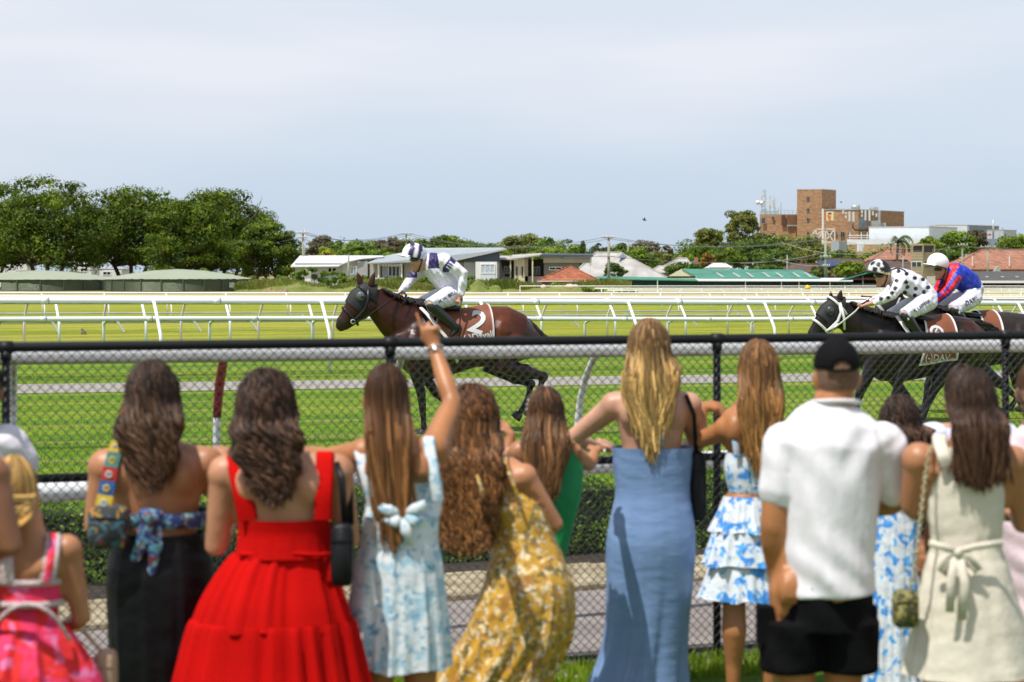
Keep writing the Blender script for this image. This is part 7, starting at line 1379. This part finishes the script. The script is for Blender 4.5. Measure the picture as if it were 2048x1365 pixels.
b.add(vs, [(i*nn_+k, (i+1)*nn_+k, (i+1)*nn_+(k+1) % nn_, i*nn_+(k+1) % nn_) for i in range(13) for k in range(nn_)], None, True); b.build('cropped_hair', M('cropped_hair', (.22, .12, .07), .8, .25, 60, bump=.8, bscale=260), o.t)
# ---- girl behind the man
o = human('girl with wavy dark hair and blue patterned dress behind the man in white', 1790, 452, 1.425, 1.0, skin_='warm', aL=((1748, 925, 0), (1742, 1010, .04), (1770, 1015, .24)), head=(.02, 0))
garment(o, 'floral_dress', gpx(o, [(925, 1755, 1838, .0, .66), (1000, 1752, 1838, .001), (1060, 1746, 1840, .003), (1150, 1738, 1844, .006), (1260, 1732, 1846, .012), (1390, 1728, 1850, .02)], .7), fl, 9, seed=30)
hair(o, 'wavy', (.035, .018, .012), (.12, .060, .035), zpx(o, 935), .07, HD, 420, vol=1.08, seed=31, rad=.0095, back=.12)
# ---- person in pale lavender shirt behind the beige dress
def shirt(o, name, rows, mat, sleeves, voxel=.010, post=None):
    o.shirt = True; mb = MB(); mb.tube([o.P((a+c)/2, y, 0) for y, a, c, d in rows], [((c-a)/2/o.s, d) for y, a, c, d in rows], 22)
    o.fit.append([(zpx(o, y), (c-a)/2/o.s, d, ((a+c)/2-1024)/o.s, o.Y0) for y, a, c, d in rows])
    for nm, f, k in sleeves: J, e, w0, r0 = o.j[nm]; seg(mb, [(J, r0*1.42), (J.lerp(e, f*.5), r0*1.4), (J.lerp(e, f), r0*k)], 14)
    return blob(name, mb, voxel, mat, o.t, 3, post=post)
wrk = lambda co: co+np.stack([0*co[:, 0], .006*np.sin(co[:, 0]*33+co[:, 2]*21)+.004*np.sin(co[:, 2]*60+co[:, 0]*30), 0*co[:, 0]], 1)
o = human('person in a pale lavender shirt mostly hidden behind the woman in the cream dress', 1936, 432, 1.545, 1.25, male=True, skin_='fair', aL=((1866, 880, 0), (1848, 950, .12), (1880, 925, .30)), aR=((2006, 880, 0), (2028, 950, .12), (1990, 925, .30)), lean=(0, .10))
shirt(o, 'lavender_shirt', [(1120, 1860, 2012, .13), (1000, 1858, 2014, .13), (920, 1856, 2016, .125), (880, 1864, 2008, .11), (862, 1888, 1984, .085), (852, 1905, 1968, .07)], M('lavender_cotton', (.62, .62, .78), .8, .05, 8, bump=.4, bscale=12), (('L', .9, 1.4), ('R', .9, 1.4)), post=wrk); bld = hair(o, 'straight', (.03, .016, .01), (.06, .03, .02), zpx(o, 870), .05, HD, 160, seed=33)
# ---- woman in the cream dress
o = human('woman with straight brown hair in a sleeveless cream linen dress tied with a bow', 1932, 575, 1.652, 1.03, skin_='warm', aL=((1838, 920, .0), (1822, 1015, .05), (1850, 1030, .25)), aR=((2022, 925, 0), (2052, 1052, .04), (2030, 1030, .26)), head=(.02, 0))
crm = M('cream_linen', (.66, .61, .50), .9, .06, 16, bump=.5, bscale=13, stretch=(1, 1, .8))
mb = MB(); rows = [(1345, 1800, 2072, .21), (1280, 1812, 2058, .20), (1200, 1832, 2036, .185), (1130, 1850, 2014, .165), (1088, 1860, 2002, .150), (1030, 1856, 2006, .150), (960, 1856, 2008, .145), (925, 1866, 2000, .125), (900, 1876, 1990, .09)]
garment(o, 'linen_dress', gpx(o, [(893, 1878, 1988, .0, .50), (915, 1864, 2000, .0, .66), (950, 1858, 2006, .001, .78), (1020, 1856, 2008, .002, .80), (1088, 1862, 2002, .003, .82), (1130, 1850, 2014, .004, .86), (1200, 1834, 2034, .006, .84), (1280, 1814, 2056, .010), (1345, 1800, 2070, .014)], .78), crm, 6, seed=34, wr=.0012)
over(o, 'shoulder_panel', 1894, 930, 1880, 886, .026, crm, -.10); over(o, 'shoulder_panel', 1978, 930, 1988, 886, .026, crm, -.10)
Yb = o.Y0-.145
for nm, pts, r in (('waist_tie', [(1858, 1086), (1885, 1094), (1914, 1104)], (.012, .008)), ('waist_tie', [(2004, 1086), (1950, 1094), (1914, 1104)], (.012, .008)), ('bow_loop', [(1914, 1104), (1893, 1112), (1880, 1140), (1892, 1152), (1908, 1118)], (.013, .007)), ('bow_loop', [(1914, 1104), (1938, 1112), (1958, 1140), (1946, 1150), (1922, 1118)], (.013, .007)), ('bow_tail', [(1912, 1106), (1902, 1160), (1900, 1225)], (.015, .005)), ('bow_tail', [(1917, 1106), (1930, 1165), (1924, 1240)], (.016, .005))):
    b = MB(); b.tube([W(x, y, Yb-.012-.010*math.sin(i*1.2)-(.02 if nm == 'bow_tail' else 0)*(y > 1150)) for i, (x, y) in enumerate(pts)], [r]*len(pts), 8, up=(0, 1, 0)); b.build(nm, crm, o.t)
b = MB(); b.ell(W(1915, 1106, Yb-.02), (.016, .012, .016), 10, 8); b.build('bow_knot', crm, o.t)
hair(o, 'loose', (.040, .020, .012), (.105, .050, .028), zpx(o, 966), .075, HD, 560, dx=.0, vol=.98, wmid=.074, seed=35, rad=.009, back=.12, taper=.25)
bt = bagthing('olive_handbag', 'small olive patterned handbag on a long chain beside the cream dress', o, (1786, 1180, 1836, 1255), -.12, .07, floral('olive_snake_print', (.05, .05, .015), [((.25, .22, .05), 40, .53), ((.45, .40, .15), 60, .62)], seed=7))
chm = M('pale_brass', (.50, .44, .28), .35, .1, metal=.6); pth = [Vector(o.P(x, y, dy)) for x, y, dy in ((1868, 888, -.04), (1858, 905, -.085), (1850, 960, -.10), (1843, 1020, -.12), (1838, 1060, -.13), (1832, 1110, -.14), (1824, 1160, -.13), (1816, 1190, -.12))]
b = MB(); tot = 0; ring = None
for a, c in zip(pth, pth[1:]):
    L_ = (c-a).length; k = 0
    while k < L_:
        p = a.lerp(c, k/L_); d = (c-a).normalized(); u_ = d.cross(Vector((0, 1, 0))).normalized() if (tot % 2) else Vector((0, 1, 0)); b.tube([p+d*.010*math.cos(x)+u_*.006*math.sin(x) for x in np.linspace(0, 6.283, 9)], .0028, 4, cap=False); k += .015; tot += 1
ch_ = b.build('chain', chm, bt); ch_['kind'] = 'stuff'; del ch_['kind']
# ---- person in pale pink at the right edge
o = human('person in a pale pink shirt cut off by the right edge of the picture', 2074, 478, 1.62, 1.15, male=False, skin_='fair', aL=((2008, 905, 0), (1996, 1010, .1), (2020, 990, .28)))
shirt(o, 'pink_shirt', [(1240, 2000, 2150, .14), (1100, 1996, 2152, .13), (980, 1992, 2156, .13), (905, 1994, 2152, .12), (872, 2020, 2128, .10), (852, 2045, 2105, .08)], M('pale_pink_cotton', (.72, .56, .60), .8, .05, 8, bump=.4, bscale=12), (('L', .75, 1.5), ('R', .75, 1.5)), post=wrk); hair(o, 'straight', (.08, .04, .02), (.2, .1, .05), zpx(o, 880), .05, HD, 160, seed=36)
# ---- left edge people
o = human('person in a white t-shirt at the left edge of the picture, elbow bent', -38, 492, 1.64, 1.1, male=True, skin_='deep', aL=None, aR=((12, 888, 0), (46, 945, .06), (0, 950, .26)))
shirt(o, 'white_tshirt', [(1180, -120, 34, .13), (1000, -118, 36, .13), (930, -114, 34, .13), (882, -104, 26, .12), (860, -78, 6, .10), (848, -62, -12, .08)], M('white_jersey', (.72, .70, .76), .85, .05, 8, bump=.4, bscale=12), (('R', .70, 1.45), ('L', .7, 1.5)), post=wrk); hair(o, 'straight', (.03, .016, .01), (.06, .03, .02), zpx(o, 800), .05, HD, 140, seed=38)
o = human('person at the far left edge of whom only a bent bare arm shows', -120, 700, 1.66, 1.0, skin_='deep', aR=((-22, 950, 0), (22, 1096, -.02), (-90, 1108, .16)))
garment(o, 'dark_top', gpx(o, [(960, -186, -54, .0, .7), (1100, -184, -56, .001), (1300, -190, -50, .004), (1500, -200, -40, .01)], .7), satin, 7, seed=40); hair(o, 'straight', (.03, .016, .01), (.06, .03, .02), zpx(o, 900), .05, HD, 140, seed=39)
o = human('child with blonde hair in a pink and red tiered dress with white trim', 56, 640, 1.405, .92, skin_='warm', aL=None, aR=((134, 1100, 0), (164, 1240, .02), (130, 1250, .20)), head=(-.045, 0), headscale=.98)
pk = floral('pink_red_print', (.80, .03, .13), [((.78, .02, .02), 9, .50), ((.80, .18, .40), 14, .58), ((.70, .01, .015), 18, .62)], seed=6); trimm = M('white_crochet', (.72, .60, .60), .9, .25, 90, bump=.8, bscale=160)
garment(o, 'dress_band', gpx(o, [(1160, -8, 124, .001, .72), (1200, -10, 126, .001, .72)], .72), pk, 9, seed=41); garment(o, 'dress_waist', gpx(o, [(1205, 10, 108, .001, .72), (1235, -2, 116, .002, .74), (1262, -14, 126, .004, .76)], .72), pk, 9, seed=42)
garment(o, 'dress_skirt', gpx(o, [(1250, -20, 132, .008), (1300, -48, 158, .022), (1365, -74, 186, .032), (1480, -100, 216, .045)], .80), pk, 11, seed=43)
for y, x0, x1, r in ((1160, -10, 126, .010), (1203, -11, 127, .010)):
    zc_ = zpx(o, y); a_ = (x1-x0)/2/o.s; xc_ = ((x0+x1)/2-1024)/o.s; b = MB(); b.tube([Vector((xc_+math.cos(t_)*a_*1.02, o.Y0+math.sin(t_)*a_*.75, zc_)) for t_ in np.linspace(0, 6.283, 41)], [(r*.6, r)]*41, 8, cap=False); b.build('crochet_trim', trimm, o.t)
b = MB(); b.tube([o.P(56+x, 1208+.0095*x*x+(6 if abs(x) > 60 else 0), -.14+.0000115*x*x) for x in range(-84, 85, 12)], [(.006, .011)]*15, 8, up=(0, 1, 0)); b.build('crochet_trim', trimm, o.t)
st = over(o, 'dress_strap', 94, 1165, 106, 1086, .026, trimm, -.078); over(o, 'strap_ribbon', 94, 1165, 106, 1086, .012, pk, -.083, th=.008); over(o, 'dress_strap', 14, 1165, 6, 1086, .026, trimm, -.078)
hair(o, 'straight', (.48, .28, .09), (.66, .42, .14), zpx(o, 1075), .018, HD, 300, dx=-.03, vol=1.0, seed=44, rad=.0075, back=.10, side=(88, -88)); b = MB(); b.tube([o.hc+Vector((-.03-.008*k, -.098-.004*(k % 2), -.06-.03*k)) for k in range(12)], [.022-.001*k+.005*(k % 2) for k in range(12)], 10); b.c = [(.60, .38, .12)]*len(b.v); b.build('braid', HD, o.t, colors=True)
bagthing('beige_bag', 'soft beige bag low between the child and the black skirt', o, (190, 1300, 232, 1400), .10, .09, cloth('beige_canvas', (.42, .28, .19), .8), [[(168, 1262, .06), (186, 1285, .09), (205, 1305, .10)]], .006)

# ---- keep each body inside its clothes: skin under a garment is drawn in to lie just beneath it
def fit(o):
    me = o.body.data; n = len(me.vertices); co = np.empty(n*3); me.vertices.foreach_get('co', co); co = co.reshape(-1, 3)+np.array([o.X0, o.Y0, 0])
    arm = np.zeros(n, bool)
    for nm in 'LR':
        J, e, w0, r0 = o.j[nm]; J2 = J.lerp(e, .12)
        for a, c in ((J2, e), (e, w0)):
            a = np.array(a); d = np.array(c)-a; t = np.clip(((co-a)@d)/(d@d), 0, 1); arm |= np.linalg.norm(co-a-t[:, None]*d, axis=1) < r0*1.22
        arm |= (np.linalg.norm(co-np.array(w0), axis=1) < .2) & (np.abs(co[:, 0]-w0.x) < .055)
        if not o.shirt: arm |= np.linalg.norm(co-np.array(J), axis=1) < r0*1.75
    for rings in o.fit:
        r = np.array(sorted(rings)); z = co[:, 2]; lo, hi = r[0, 0], r[-1, 0]; wt = np.clip(1-(z-hi)/.035, 0, 1)*np.clip(1-(lo-z)/.02, 0, 1)
        a, d, cx, cy = [np.interp(z, r[:, 0], r[:, i]) for i in (1, 2, 3, 4)]; k = .93
        # the garment's folds dip inwards, so stay under them
        rr = np.hypot((co[:, 0]-cx)/(a*k), (co[:, 1]-cy)/(d*k)); m = (rr > 1) & (wt > 0) & ~(arm & ((np.abs(co[:, 0]-cx) > a*.97) | (co[:, 1] > cy+.06))) & (rr < 2.6); f = np.ones(n); f[m] = 1+(1/rr[m]-1)*wt[m]
        co[:, 0] = cx+(co[:, 0]-cx)*f; co[:, 1] = cy+(co[:, 1]-cy)*f
    me.vertices.foreach_set('co', (co-np.array([o.X0, o.Y0, 0])).ravel()); me.update()
for o in PEOPLE: fit(o)
